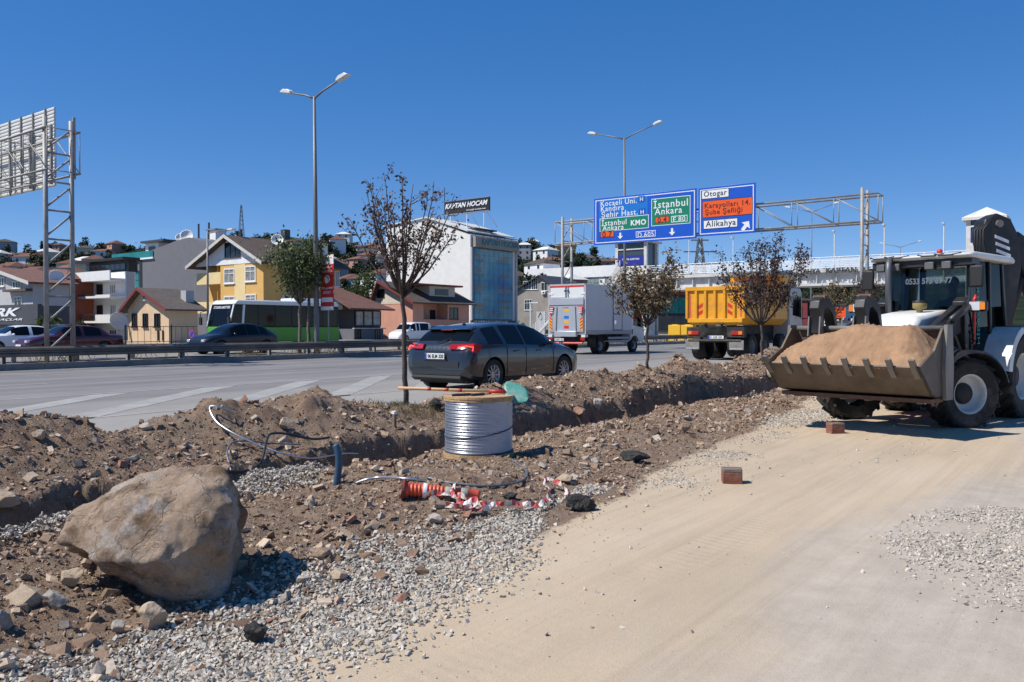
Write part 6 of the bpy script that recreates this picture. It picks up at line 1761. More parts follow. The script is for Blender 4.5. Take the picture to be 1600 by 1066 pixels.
for s_ in (-1, 1):
    MB().prism([(Lb_ - .85, 1.36), (Lb_ - .70, 1.36), (Lb_ - .80, 2.64), (Lb_ - .95, 2.64)], s_*(bw/2 - .028), s_*(bw/2 - .005), 'y').build('front_pillar', BUSW, bus)
    MB().bar((Lb_ + .12, s_*(bw/2 - .06), 1.36), (Lb_ - .22, s_*(bw/2 - .06), 2.64), .10, .05).build('screen_pillar', BUSW, bus)
    MB().box(Lb_ + .1, s_*.7, .75, Lb_ + .15, s_*1.05, .95).build('headlight', CLEAR, bus)
    m_ = MB().tube([(Lb_ + .05, s_*1.15, 2.3), (Lb_ + .35, s_*1.35, 2.2), (Lb_ + .35, s_*1.38, 1.9)], .025, 6).build('mirror_arm', PLAST, bus); MB().box(Lb_ + .28, s_*1.28, 1.45, Lb_ + .38, s_*1.5, 1.9).build('mirror', PLAST, m_)
    for x_ in (1.6, Lb_ - 1.7): wheel(bus, x_, s_*(bw/2 - .14), .42, .42, .24, s_, .58, 0)
MB().bar((Lb_ - .215, -.85, 2.46), (Lb_ - .215, .85, 2.46), .03, .22).build('destination_board', PLAST, bus)
text('lettering', 'OTOGAR-UMUTTEPE', SIGN_WHITE, bus, (Lb_ - .17, 0, 2.48), (0, 1, 0), (-.26, 0, 1), width=1.6, height=.15, thick=.01, depth=.004)

# ---------------------------------------------------------------- white box truck with tail lift
BOXW = PM('box_panel', (.60, .60, .59), .45, var=.05, scale=1.2); ALUL = PM('lift_aluminium', (.55, .57, .60), .38, .55, var=.08, scale=3); REFR = PM('reflective_red', (.60, .03, .02), .4); REFY = PM('reflective_yellow', (.75, .42, .02), .4); REDB = PM('red_bar', (.62, .10, .09), .4)
CHAS = PM('chassis_black', (.02, .02, .02), .7, var=.3, scale=4, dirt=(.10, .085, .07), dscale=2)
tk = thing('box_truck', 'white box truck with silver tail lift on the highway', 'truck', 33.9, 21.75, ROAD_Z, 0, 'vehicles on the highway')
bw, bz0, bz1, bL = 2.16, .98, 3.42, 4.55
MB().box(0, -bw/2, bz0, bL, bw/2, bz1).build('cargo_box', BOXW, tk, bevel=.02)
fr = MB()
for s_ in (-1, 1): fr.box(-.03, s_*(bw/2 - .09), bz0, -.001, s_*bw/2, bz1)
fr.box(-.03, -bw/2, bz1 - .08, -.0015, bw/2, bz1); fr.build('rear_frame', LGRY, tk)
MB().box(-.022, -bw/2 + .1, bz1 - .16, -.002, bw/2 - .1, bz1 - .085).build('red_edge', REFR, tk)
for s_ in (-1, 1):
    MB().box(-.02, s_*.02, bz1 - .65, -.0025, s_*(bw/2 - .12), bz1 - .17).build('rear_door', BUSW, tk)
    MB().cyl((-.05, s_*.07, bz1 - .7), (-.05, s_*.07, bz1 - .1), .02, n=8).build('lock_bar', CHROME, tk); MB().box(-.08, s_*.05, bz1 - .38, -.03, s_*.12, bz1 - .3).build('latch', PLAST, tk)
    MB().box(-.04, s_*(bw/2 - .28), bz1 - .5, -.021, s_*(bw/2 - .02), bz1 - .42).build('hinge', FRW, tk)
lf = MB().box(-.09, -.98, bz0 + .12, -.035, .98, bz1 - .68).build('tail_lift', ALUL, tk, bevel=.008)
MB().box(-.10, -.98, bz1 - 1.05, -.091, .98, bz1 - 1.02).build('lift_seam', PLAST, lf)
for s_ in (-1, 1):
    MB().prism([(s_*.56, bz0 + .15), (s_*.60, bz0 + .15), (s_*.54, bz1 - 1.1), (s_*.515, bz1 - 1.1)], -.13, -.0905, 'x').build('lift_rib', METAL, lf)
    ch_ = MB().box(-.10, s_*.80, bz0 + .2, -.0915, s_*.95, bz0 + .78).build('chevron_board', REFY, lf)
    for i in range(4):
        z_ = bz0 + .22 + i*.15; MB().add([(-.104, s_*.80, z_), (-.104, s_*.95, z_ + .10), (-.104, s_*.95, z_ + .17), (-.104, s_*.80, z_ + .07), (-.101, s_*.80, z_), (-.101, s_*.95, z_ + .10), (-.101, s_*.95, z_ + .17), (-.101, s_*.80, z_ + .07)], [(0,1,2,3), (7,6,5,4), (0,4,5,1), (1,5,6,2), (2,6,7,3), (3,7,4,0)]).build('stripe', REFR, ch_)
    fl = MB().prism([(s_*.98, bz1 - 1.1), (s_*.70, bz1 - 1.1), (s_*.80, bz1 - 1.42), (s_*.90, bz1 - 1.55)], -.14, -.12, 'x').build('warning_flag', REFR, lf)
    for i in range(3): MB().box(-.143, s_*.74, bz1 - 1.2 - i*.1, -.1405, s_*.92, bz1 - 1.16 - i*.1).build('flag_stripe', FRW, fl)
    MB().box(-.06, s_*.84, bz0 - .14, .2, s_*1.06, bz0 - .02).build('lift_bracket', BUSW, tk)
for i, (z_, mt) in enumerate(((bz1 - 1.28, REFY), (bz1 - 1.62, SIGN_BLUE2), (bz1 - 1.84, REFY), (bz1 - 2.1, REFR))):
    MB().box(-.093, -.16, z_ - .07, -.0905, .12, z_ + .07).build('sticker', mt, lf)
text('lettering', 'MAX LIFT', SIGN_BLACK, lf, (-.094, 0, bz1 - 1.16), (0, -1, 0), (0, 0, 1), width=.3, depth=.001)
MB().box(-.20, -.62, bz0 - .12, -.03, .62, bz0 + .14).build('lift_step', ALUL, tk, bevel=.01)
dx0 = 2.62
MB().box(dx0, -bw/2 - .012, bz0 + .22, dx0 + .88, -bw/2 - .001, bz1 - .38).build('side_door', BOXW, tk)
dg = MB()
for (a0, a1, z0_, z1_) in ((dx0-.04, dx0, bz0+.18, bz1-.34), (dx0+.88, dx0+.92, bz0+.18, bz1-.34), (dx0, dx0+.88, bz1-.38, bz1-.34), (dx0, dx0+.88, bz0+.18, bz0+.22)): dg.box(a0, -bw/2-.02, z0_, a1, -bw/2-.0015, z1_)
dg.build('door_frame', PLAST, tk); MB().box(dx0 + .08, -bw/2 - .03, bz0 + .5, dx0 + .26, -bw/2 - .0125, bz0 + .68).build('door_lock', CHROME, tk)
MB().box(0, -bw/2 - .008, bz0 + .001, bL, -bw/2 - .0012, bz0 + .2).build('skirt_rail', LGRY, tk)
MB().box(.1, -.45, .62, 6.0, .45, bz0 - .03).build('chassis', CHAS, tk)
for s_ in (-1, 1):
    wheel(tk, 1.55, s_*.78, .39, .39, .42, s_, .58, 0, rim=LGRY); wheel(tk, 5.05, s_*.86, .39, .39, .22, s_, .58, 0, rim=LGRY)
    for z_ in (.55, .72): MB().box(2.2, s_*1.0, z_, 4.35, s_*1.05, z_ + .11).build('side_guard', LGRY, tk)
    MB().box(.95, s_*.95, .35, 1.12, s_*.55, .78).build('mud_flap', CHAS, tk)
    MB().box(-.08, s_*.80, bz0 - .3, -.02, s_*1.02, bz0 - .15).build('tail_light', REDL, tk)
MB().cyl((-.12, -.95, .55), (-.12, .15, .55), .05, n=8).build('underrun_bar', REDB, tk); MB().cyl((-.12, .35, .55), (-.12, 1.0, .55), .05, n=8).build('underrun_bar', REDB, tk)
p_ = MB().box(-.16, .1, .66, -.14, .62, .78).build('number_plate', PLATEW, tk); text('lettering', '34 BKT 152', SIGN_BLACK, p_, (-.163, .36, .72), (0, -1, 0), (0, 0, 1), width=.44, height=.08, thick=.01, depth=.001)
cab = MB().prism([(bL + .05, .55), (bL + 1.55, .55), (bL + 1.62, .95), (bL + 1.58, 1.45), (bL + 1.25, 2.28), (bL + 1.05, 2.38), (bL + .05, 2.38)], -1.0, 1.0, 'y').build('cab', BUSW, tk, bevel=.06)
cut = MB(); 
for s_ in (-1, 1): cut.cyl((5.05, s_*.65, .39), (5.05, s_*1.2, .39), .50, n=24)
bool_cut(cab, cut)
for s_ in (-1, 1):
    MB().prism([(bL + .35, 1.42), (bL + 1.45, 1.30), (bL + 1.18, 2.2), (bL + .35, 2.22)], s_*1.001, s_*1.012, 'y').build('side_window', CGLASS, tk)
    MB().box(bL + 1.35, s_*1.15, 1.3, bL + 1.43, s_*1.33, 1.85).build('mirror', PLAST, tk); MB().tube([(bL + 1.3, s_*.98, 2.2), (bL + 1.42, s_*1.22, 2.25), (bL + 1.42, s_*1.24, 1.25), (bL + 1.5, s_*.99, 1.15)], .018, 6).build('mirror_bracket', PLAST, tk)
    MB().box(bL + .2, s_*1.001, .95, bL + .26, s_*1.02, 1.2).build('door_handle', PLAST, tk)
MB().bar((bL + 1.60, 0, 1.47), (bL + 1.265, 0, 2.27), 1.8, .02, up=(1, 0, 0)).build('windscreen', CGLASS, tk)

# ---------------------------------------------------------------- yellow dump truck
TIPY = PM('tipper_yellow', (.74, .34, .012), .45, var=.10, scale=2, dirt=(.45, .22, .05), dscale=1.6); DUSTY = PM('dusty_grey', (.22, .21, .19), .8, var=.3, scale=5); CABG = PM('cab_dusty_white', (.50, .48, .44), .5, var=.12, scale=2, dirt=(.36, .32, .26), dscale=1.5)
dtk = thing('dump_truck', 'yellow dump truck with ribbed tailgate heading away', 'dump truck', 31.2, 13.05, ROAD_Z, 0, 'vehicles on the highway')
w, z0_, z1_, L_d = 2.56, 1.42, 2.92, 4.9
MB().prism([(-w/2, z1_), (-w/2, z0_ + .25), (-w/2 + .25, z0_), (w/2 - .25, z0_), (w/2, z0_ + .25), (w/2, z1_)], .1, L_d, 'x').build('bed', TIPY, dtk)
tg = MB().prism([(-w/2 + .02, z1_ + .02), (-w/2 + .02, z0_ + .26), (-w/2 + .26, z0_ - .02), (w/2 - .26, z0_ - .02), (w/2 - .02, z0_ + .26), (w/2 - .02, z1_ + .02)], .02, .099, 'x').build('tailgate', TIPY, dtk)
rb = MB(); rb.box(-.06, -w/2 + .02, z1_ - .14, .019, w/2 - .02, z1_ + .02); rb.build('top_beam', TIPY, tg, bevel=.01)
MB().box(-.06, -w/2 + .14, z0_ + .08, .019, w/2 - .14, z0_ + .24).build('bottom_beam', TIPY, tg, bevel=.01)
for i in range(7):
    y_ = -w/2 + .09 + (w - .18)*i/6
    MB().prism([(y_ - .075, .019), (y_ + .075, .019), (y_ + .045, -.055), (y_ - .045, -.055)][::-1] and [( .019, y_ - .075), (.019, y_ + .075), (-.055, y_ + .045), (-.055, y_ - .045)], z0_ + .245, z1_ - .145, 'z').build('rib', TIPY, tg)
for s_ in (-1, 1):
    for k_ in range(2):
        y_ = -s_*.62; z_ = z0_ + .35 + k_*.26
        MB().add([(.012, y_ - .10, z_ + (.12 if s_ < 0 else 0)), (.012, y_ + .10, z_ + (0 if s_ < 0 else .12)), (.012, y_ + .10, z_ + .14 + (0 if s_ < 0 else .12)), (.012, y_ - .10, z_ + .14 + (.12 if s_ < 0 else 0)), (.0185, y_ - .10, z_ + (.12 if s_ < 0 else 0)), (.0185, y_ + .10, z_ + (0 if s_ < 0 else .12)), (.0185, y_ + .10, z_ + .14 + (0 if s_ < 0 else .12)), (.0185, y_ - .10, z_ + .14 + (.12 if s_ < 0 else 0))], [(0,1,2,3), (7,6,5,4), (0,4,5,1), (1,5,6,2), (2,6,7,3), (3,7,4,0)]).build('red_stripe', REFR, tg)
    MB().box(.010, s_*(w/2 - .24), z0_ + .3, .0185, s_*(w/2 - .19), z1_ - .3).build('worn_tape', REDB, tg)
for y_ in (-.3, .4): MB().cyl((-.03, y_ - .05, z0_ + .02), (-.03, y_ + .05, z0_ + .02), .05, n=8).build('latch', CHAS, tg)
MB().box(.2, -w/2 - .06, z1_ - .10, L_d, -w/2 - .001, z1_ + .04).build('side_beam', TIPY, dtk); MB().box(.2, w/2 + .001, z1_ - .10, L_d, w/2 + .06, z1_ + .04).build('side_beam', TIPY, dtk)
for x_ in (1.6, 3.2):
    for s_ in (-1, 1): MB().box(x_, s_*(w/2 + .001), z0_ + .3, x_ + .14, s_*(w/2 + .05), z1_ - .101).build('side_rib', TIPY, dtk)
MB().prism([(L_d - .35, z1_), (L_d, z1_), (L_d + 1.3, z1_ + .55), (L_d + 1.3, z1_ + .65), (L_d - .35, z1_ + .65)], -w/2 + .1, w/2 - .1, 'y').build('headboard', TIPY, dtk)
MB().prism([(L_d - 1.0, z1_ + .62), (L_d + 1.4, z1_ + .78), (L_d + 1.4, z1_ + .9), (L_d - 1.0, z1_ + .82)], -w/2 + .2, w/2 - .2, 'y').build('tarp_roll', DUSTY, dtk)
load = MB(); P = [[(.2 + (L_d-.3)*i/14, -w/2 + .05 + (w-.1)*j/8, z1_ - .25 + .55*math.sin(math.pi*i/14)*math.sin(math.pi*j/8)) for j in range(9)] for i in range(15)]
load.grid(P).build('soil_load', SOIL, dtk, smooth=True)
MB().box(0, -.5, .75, 7.4, .5, z0_ - .03).build('chassis', CHAS, dtk); MB().box(.0, -w/2 + .08, .92, .22, w/2 - .08, z0_ - .1).build('rear_panel', CHAS, dtk)
MB().cyl((-.05, -1.1, .78), (-.05, 1.1, .78), .06, n=8).build('underrun_bar', CHAS, dtk)
for s_ in (-1, 1):
    tl = MB().box(-.03, s_*.68, 1.02, -.001, s_*1.14, 1.17).build('tail_light', REDL, dtk); MB().box(-.035, s_*.98, 1.03, -.0305, s_*1.13, 1.16).build('indicator', AMBER, tl)
    MB().box(-.09, s_*.62, .42, -.06, s_*1.22, .80).build('mud_flap', DUSTY, dtk, bevel=.02)
    for x_ in (.95, 2.35): wheel(dtk, x_, s_*.92, .52, .52, .60, s_, .56, 0, rim=DUSTY)
    for x_ in (4.6, 6.5): wheel(dtk, x_, s_*1.05, .52, .52, .30, s_, .56, 0, rim=DUSTY)
    MB().lathe([(.58, s_*1.2), (.60, s_*1.2), (.60, s_*.75), (.58, s_*.75)], (6.5, 0, .52), 'y', 28, True).build('wheel_arch', CHAS, dtk)
    text('lettering', 'FATIH DUY', SIGN_WHITE, dtk, (-.092, s_*.92, .47), (0, -1, 0), (0, 0, 1), width=.5, height=.06, depth=.002)
p_ = MB().box(-.04, -.38, .86, -.025, .28, .98).build('number_plate', PLATEW, dtk); text('lettering', '41 ABR 200', SIGN_BLACK, p_, (-.043, -.06, .92), (0, -1, 0), (0, 0, 1), width=.5, height=.08, depth=.001); MB().box(-.042, .2, .862, -.0405, .278, .978).build('plate_band', PLATEB, p_)
cab = MB().prism([(5.35, .6), (7.2, .6), (7.25, 1.4), (7.1, 2.95), (6.9, 3.1), (5.45, 3.1)], -1.22, 1.22, 'y').build('cab', CABG, dtk, bevel=.06)
cut = MB()
for s_ in (-1, 1): cut.cyl((6.5, s_*.7, .52), (6.5, s_*1.5, .52), .62, n=24)
bool_cut(cab, cut)
for s_ in (-1, 1):
    MB().prism([(5.8, 1.85), (7.0, 1.75), (6.95, 2.7), (5.8, 2.75)], s_*1.221, s_*1.232, 'y').build('side_window', CGLASS, dtk)
    MB().tube([(7.1, s_*1.2, 2.75), (7.3, s_*1.5, 2.78), (7.3, s_*1.52, 1.75), (7.15, s_*1.22, 1.7)], .03, 6).build('mirror_bracket', PLAST, dtk); MB().box(7.24, s_*1.42, 1.85, 7.36, s_*1.68, 2.6).build('mirror', PLAST, dtk, bevel=.03)
MB().box(5.6, -1.1, 3.101, 6.8, 1.1, 3.35).build('cab_roof', CABG, dtk, bevel=.08)
# ------------------------------------------------------------------ backhoe loader
LW = PM('loader_white', (.66, .67, .65), .4, var=.06, scale=2, dirt=(.50, .45, .36), dscale=1.4, coat=.2); LK = PM('loader_black', (.016, .016, .018), .45, var=.2, scale=3, dirt=(.06, .052, .042), dscale=1.6)
STEEL = PM('worn_bucket_steel', (.12, .095, .075), .6, .35, var=.3, scale=3, dirt=(.19, .155, .12), dscale=1.4, bump=.15, bscale=30); STEELG = PM('scraped_steel', (.22, .21, .19), .55, .4, var=.3, scale=4, dirt=(.13, .10, .07), dscale=2)
SANDM = PM('loader_sand', (.37, .225, .13), .95, var=.25, scale=5, bump=1.0, bscale=90, dirt=(.34, .19, .105), dscale=1.8); LRED = PM('signal_red', (.55, .02, .02), .4); RUST = PM('rusty_pin', (.14, .075, .045), .8, var=.3, scale=10); LTEAL = PM('teal_print', (.03, .30, .24), .5); YELC = PM('yellow_cap', (.26, .20, .07), .6)
def clear_glass(name, tint, ior=1.5):
    m = bpy.data.materials.new(name); m.use_nodes = True; nt = m.node_tree; N, L = nt.nodes, nt.links; N.clear()
    o = N.new('ShaderNodeOutputMaterial'); mx = N.new('ShaderNodeMixShader'); t_ = N.new('ShaderNodeBsdfTransparent'); g = N.new('ShaderNodeBsdfGlossy'); lw = N.new('ShaderNodeFresnel'); lw.inputs['IOR'].default_value = ior
    t_.inputs['Color'].default_value = (*tint, 1); g.inputs['Roughness'].default_value = .03; L.new(lw.outputs[0], mx.inputs[0]); L.new(t_.outputs[0], mx.inputs[1]); L.new(g.outputs[0], mx.inputs[2]); L.new(mx.outputs[0], o.inputs['Surface'])
    MATS[name] = m; return m
CABGL = clear_glass('cab_glass', (.38, .46, .46)); CABGD = clear_glass('dark_cab_glass', (.06, .07, .07), 1.16)
ld = bpy.data.objects.new('backhoe_loader', None); C.objects.link(ld)
tag(ld, 'white and black backhoe loader carrying a bucket full of sand', 'loader')
ld.location = (7.79, 14.5, -.01); ld.rotation_euler = (0, 0, math.atan2(-.67, -.74))
STEER = rad(-27)
for s_ in (-1, 1):
    wheel(ld, 0, s_*.86, .70, .70, .46, s_, .56, 0, rim=LW, tread=20)
    wheel(ld, 2.15, s_*.86, .52, .52, .40, s_, .58, 0, rim=LW, tread=17, yaw=STEER)
    # front mudguards turn with the wheels
    fg = MB(); arc = []
    for q in np.linspace(rad(8), rad(165), 14):
        arc.append([(.64*math.cos(q), s_*(-.22), .64*math.sin(q)), (.66*math.cos(q), s_*(-.22), .66*math.sin(q)), (.66*math.cos(q), s_*.24, .66*math.sin(q)), (.62*math.cos(q), s_*.27, .62*math.sin(q)), (.61*math.cos(q), s_*.24, .61*math.sin(q)), (.63*math.cos(q), s_*(-.2), .63*math.sin(q))])
    fg.grid(arc); o = fg.build('mudguard', LK, ld, auto=40); o.location = (2.15, s_*.86, .52); o.rotation_euler = (0, 0, STEER)
    # rear wing over the big wheel: white front half, black crown
    for nm, q0, q1, mt in (('rear_wing', 8, 78, LW), ('rear_wing_crown', 78, 165, LK)):
        fg = MB(); arc = []
        for q in np.linspace(rad(q0), rad(q1), 12):
            arc.append([(.80*math.cos(q), s_*.56, .80*math.sin(q)), (.84*math.cos(q), s_*.56, .84*math.sin(q)), (.84*math.cos(q), s_*1.10, .84*math.sin(q)), (.74*math.cos(q), s_*1.12, .74*math.sin(q)), (.73*math.cos(q), s_*1.08, .73*math.sin(q)), (.80*math.cos(q), s_*1.06, .80*math.sin(q))])
        fg.grid(arc); o = fg.build(nm, mt, ld, auto=40); o.location = (0, 0, .70)
MB().box(-.9, -.40, .55, 2.75, .40, 1.06).build('chassis', LK, ld, bevel=.02); MB().box(2.0, -.68, .40, 2.3, .68, .64).build('front_axle', LK, ld, bevel=.02); MB().box(-.14, -.62, .58, .14, .62, .84).build('rear_axle', LK, ld)
MB().prism([(1.36, 1.07), (2.72, 1.07), (2.74, 1.55), (2.55, 1.68), (1.36, 1.80)], -.42, .42, 'y').build('bonnet', LW, ld, bevel=.06)
MB().box(2.741, -.36, 1.08, 2.78, .36, 1.52).build('grille', LK, ld)
# cab
cx0, cx1, cy, cz0, cz1 = -.30, 1.34, .68, 1.02, 2.60
MB().box(cx0, -cy, .98, cx1, cy, 1.09).build('cab_floor', LK, ld); MB().box(.55, -.80, .62, 1.35, .80, .975).build('side_tank', LW, ld, bevel=.03); MB().box(.60, -.86, .40, 1.1, .86, .60).build('step', LRED, ld, bevel=.01)
posts = [((cx1, 1, 1.09), (cx1 - .12, .93, cz1)), ((.42, 1, 1.09), (.42, .95, cz1)), ((cx0, 1, 1.5), (cx0 + .08, .93, cz1)), ]
for (xa, fa, za), (xb, fb, zb_) in posts:
    for s_ in (-1, 1): MB().bar((xa, s_*cy*fa, za), (xb, s_*cy*fb, zb_), .07, .08).build('cab_post', LK, ld, bevel=.01)
MB().quad((cx1 + .02, -cy*.96, 1.12), (cx1 + .02, cy*.96, 1.12), (cx1 - .10, cy*.90, cz1 - .02), (cx1 - .10, -cy*.90, cz1 - .02)).build('windscreen', CABGL, ld, fix=False)
for s_ in (-1, 1):
    q_ = [(cx0 + .05, s_*cy*1.02, 1.15), (cx1 - .03, s_*cy*1.02, 1.12), (cx1 - .13, s_*cy*.95, cz1 - .02), (cx0 + .1, s_*cy*.95, cz1 - .02)]
    MB().quad(*(q_ if s_ < 0 else q_[::-1])).build('side_window', CABGD if s_ > 0 else CABGL, ld, fix=False)
MB().quad((cx0, cy*.96, 1.5), (cx0, -cy*.96, 1.5), (cx0 + .08, -cy*.9, cz1 - .02), (cx0 + .08, cy*.9, cz1 - .02)).build('rear_window', CABGL, ld, fix=False)
MB().box(cx0 + .01, -cy*.9, 1.08, cx0 + .05, cy*.9, 1.5).build('rear_panel', LK, ld)
MB().prism([(cx0 - .12, cz1), (cx1 + .22, cz1 + .01), (cx1 + .30, cz1 + .06), (cx1 + .1, cz1 + .11), (cx0, cz1 + .12), (cx0 - .14, cz1 + .08)], -.80, .80, 'y').build('roof', LW, ld, bevel=.04)
MB().box(cx1 - .14, -.78, cz1 - .10, cx1 + .2, .78, cz1 - .002).build('roof_lining', LK, ld)
for y_ in (-.62, -.38, .16, .42):
    o = MB().box(cx1 + .14, y_ - .08, cz1 - .16, cx1 + .26, y_ + .08, cz1 - .03).build('work_light', LK, ld, bevel=.015); MB().box(cx1 + .261, y_ - .065, cz1 - .145, cx1 + .268, y_ + .065, cz1 - .045).build('lens', PM('dull_lens', (.12, .12, .12), .2) if 'dull_lens' not in MATS else MATS['dull_lens'], o)
    MB().tube([(cx1 + .2, y_ - .2, cz1 + .09), (cx1 + .29, y_ - .1, cz1 + .06), (cx1 + .29, y_ + .1, cz1 + .06), (cx1 + .2, y_ + .2, cz1 + .09)], .014, 6).build('light_bar', PLAST, ld)
bc = MB().cyl((-.2, -.35, cz1 + .16), (-.2, -.35, cz1 + .24), .05, n=10).build('beacon_base', LK, ld); MB().sphere((-.2, -.35, cz1 + .28), .05, 10, 7).build('beacon', LRED, bc, smooth=True)
text('lettering', '0533 575 69 77', SIGN_WHITE, ld, (cx1 - .062, .03, 2.28), (0, 1, 0), (-.08, 0, 1), width=.74, height=.105, thick=.03, depth=.002)
text('lettering', 'HİDROMEK', LTEAL, ld, (.98, cy*1.005, 1.72), (-.02, -.03, 1), (-1, 0, 0) if False else (1, 0, 0), width=.95, height=.13, thick=.015, depth=.003).scale = (1, 1, 1)
MB().tube([(cx1 + .06, .80, 2.02), (cx1 + .09, .78, 1.95), (cx1 + .10, .78, 1.4), (cx1 + .06, .76, 1.25)], .026, 8).build('grab_handle', LRED, ld, smooth=True)
for s_ in (-1, 1):
    m_ = MB().tube([(cx1 - .06, s_*.66, cz1 - .12), (cx1 + .18, s_*.84, cz1 - .10), (cx1 + .22, s_*.86, cz1 - .2)], .016, 6).build('mirror_arm', PLAST, ld); MB().box(cx1 + .17, s_*.75, 2.14, cx1 + .24, s_*.95, 2.48).build('mirror', PLAST, m_, bevel=.025)
    hb = MB().tube([(cx1 + .05, s_*.6, 1.75), (cx1 + .18, s_*(.80 if s_ > 0 else 1.0), 1.80)], .018, 6).build('lamp_bracket', PLAST, ld)
    hl = MB().box(cx1 + .12, s_*(.74 if s_ > 0 else .92), 1.76, cx1 + .24, s_*(1.0 if s_ > 0 else 1.18), 1.93).build('headlamp', LK, ld, bevel=.03); MB().box(cx1 + .241, s_*(.76 if s_ > 0 else .94), 1.78, cx1 + .25, s_*(.91 if s_ > 0 else 1.09), 1.91).build('lens', CLEAR, hl); MB().box(cx1 + .241, s_*(.915 if s_ > 0 else 1.095), 1.79, cx1 + .25, s_*(.985 if s_ > 0 else 1.165), 1.90).build('indicator', AMBER, hl)
EXH = PM('exhaust_grey', (.13, .135, .15), .5, .4)
MB().tube([(1.75, -.42, 1.6), (1.75, -.42, 2.45), (1.72, -.43, 2.55), (1.62, -.46, 2.63)], .05, 12).build('exhaust_stack', EXH, ld, smooth=True)
pc_ = MB().lathe([(.001, 1.93), (.10, 1.92), (.105, 1.90), (.105, 1.83), (.09, 1.81), (.05, 1.80), (.04, 1.70)], (1.85, .12, 0), 'z', 20).build('pre_cleaner', YELC, ld, smooth=True); MB().lathe([(.001, 1.946), (.105, 1.938), (.11, 1.915), (.105, 1.902)], (1.85, .12, 0), 'z', 20).build('cap', LK, pc_, smooth=True)
# seat, wheel, dashboard
MB().box(-.14, -.24, 1.09, .28, .24, 1.42).build('seat', LK, ld, bevel=.05); MB().box(-.22, -.22, 1.42, -.10, .22, 2.0).build('seat_back', LK, ld, bevel=.05)
MB().prism([(.85, 1.1), (1.22, 1.1), (1.22, 1.55), (1.0, 1.62)], -.2, .2, 'y').build('dashboard', LK, ld, bevel=.03)
sw = MB(); cc_ = Vector((.80, 0, 1.72)); ax = Vector((-.45, 0, 1)).normalized(); e1 = Vector((0, 1, 0)); e2 = ax.cross(e1)
sw.tube([cc_ + (e1*math.cos(q) + e2*math.sin(q))*.2 for q in np.linspace(0, 2*math.pi, 25)], .016, 6); sw.build('steering_wheel', PLAST, ld, smooth=True); MB().cyl(cc_, (1.0, 0, 1.4), .03, n=8).build('steering_column', PLAST, ld)
# loader arms, rams, hoses
for s_ in (-1, 1):
    y_ = s_*.60
    MB().prism([(1.28, 1.40), (1.55, 1.88), (1.75, 1.86), (2.65, 1.52), (3.02, 1.30), (3.38, .86), (3.40, .68), (3.24, .66), (2.86, 1.08), (2.5, 1.26), (1.6, 1.42)], y_ - .05, y_ + .05, 'y').build('lift_arm', LK, ld, bevel=.015)
    MB().prism([(1.18, .95), (1.52, .95), (1.58, 1.92), (1.42, 2.0), (1.22, 1.7)], y_ - .09, y_ + .09, 'y').build('arm_tower', LK, ld, bevel=.01)
    MB().cyl((1.5, s_*.74, 1.86), (2.25, s_*.74, 1.62), .055, n=12).build('tilt_ram', LK, ld, smooth=True); MB().cyl((2.2, s_*.74, 1.64), (3.1, s_*.74, 1.36), .03, n=10).build('ram_rod', CHROME, ld, smooth=True)
    MB().cyl((1.5, s_*.72, 1.05), (2.3, s_*.72, 1.22), .05, n=12).build('lift_ram', LK, ld, smooth=True)
    MB().cyl((3.1, y_ - .16, 1.36), (3.1, y_ + .16, 1.36), .06, n=12).build('pivot_pin', RUST, ld, smooth=True); MB().cyl((3.1, y_ - .08, 1.36), (3.1, y_ + .08, 1.36), .09, n=12).build('pivot_boss', RUST, ld, smooth=True)
    MB().prism([(3.0, 1.32), (3.1, 1.46), (3.22, 1.36), (3.45, 1.0), (3.36, .82)], y_ - .10, y_ - .06, 'y').build('tilt_link', STEELG, ld)
    for k_ in range(4):
        MB().tube([(1.5, y_ + s_*.13, 1.75 - .1*k_), (1.62 + .03*k_, y_ + s_*(.22 + .02*k_), 1.55 - .08*k_), (1.5 + .05*k_, y_ + s_*.18, 1.25 - .04*k_), (1.35, y_ + s_*.1, 1.1)], .016, 6).build('hose', PLAST, ld, smooth=True)
# bucket
BW2 = 1.13
prof = [(4.40, .985), (3.98, .60), (3.80, .555), (3.52, .56), (3.38, .70), (3.34, .98), (3.40, 1.48)]
bk = MB(); inner = [(x - .0, z) for x, z in prof]
n_ = len(prof); th = .025
nor = []
for i in range(n_):
    p0, p1 = Vector(prof[max(0, i-1)]), Vector(prof[min(n_-1, i+1)]); d = (p1-p0).normalized(); nor.append(Vector((d.y, -d.x)))
poly = prof + [(prof[i][0] + nor[i].x*th, prof[i][1] + nor[i].y*th) for i in reversed(range(n_))]
bk.prism(poly, -BW2, BW2, 'y'); bucket = bk.build('bucket', STEEL, ld, auto=35)
for s_ in (-1, 1):
    sd = MB().prism([(4.40, .985), (3.98, .60), (3.80, .555), (3.52, .56), (3.38, .70), (3.34, .98), (3.40, 1.48), (3.62, 1.50), (3.9, 1.2)], s_*BW2, s_*(BW2 - .03), 'y').build('side_plate', STEEL, bucket)
    MB().prism([(3.38, .52), (3.62, .52), (3.66, 1.0), (3.60, 1.55), (3.42, 1.55), (3.36, 1.0)], s_*(BW2 + .001), s_*(BW2 + .05), 'y').build('wear_plate', STEELG, bucket)
for i in range(8):
    y_ = -BW2 + .07 + (2*BW2 - .14)*i/7
    MB().prism([(4.27, .83), (4.40, .945), (4.50, 1.08), (4.46, 1.10), (4.38, 1.01), (4.25, .865)], y_ - .035, y_ + .035, 'y').build('tooth', STEELG, bucket)
MB().box(3.55, -BW2 + .05, .49, 3.95, BW2 - .02, .545).build('heel_strip', RUST, bucket)
for i in range(6): MB().box(3.5, -.9 + i*.36, .47, 3.9, -.84 + i*.36, .488).build('wear_runner', STEELG, bucket)
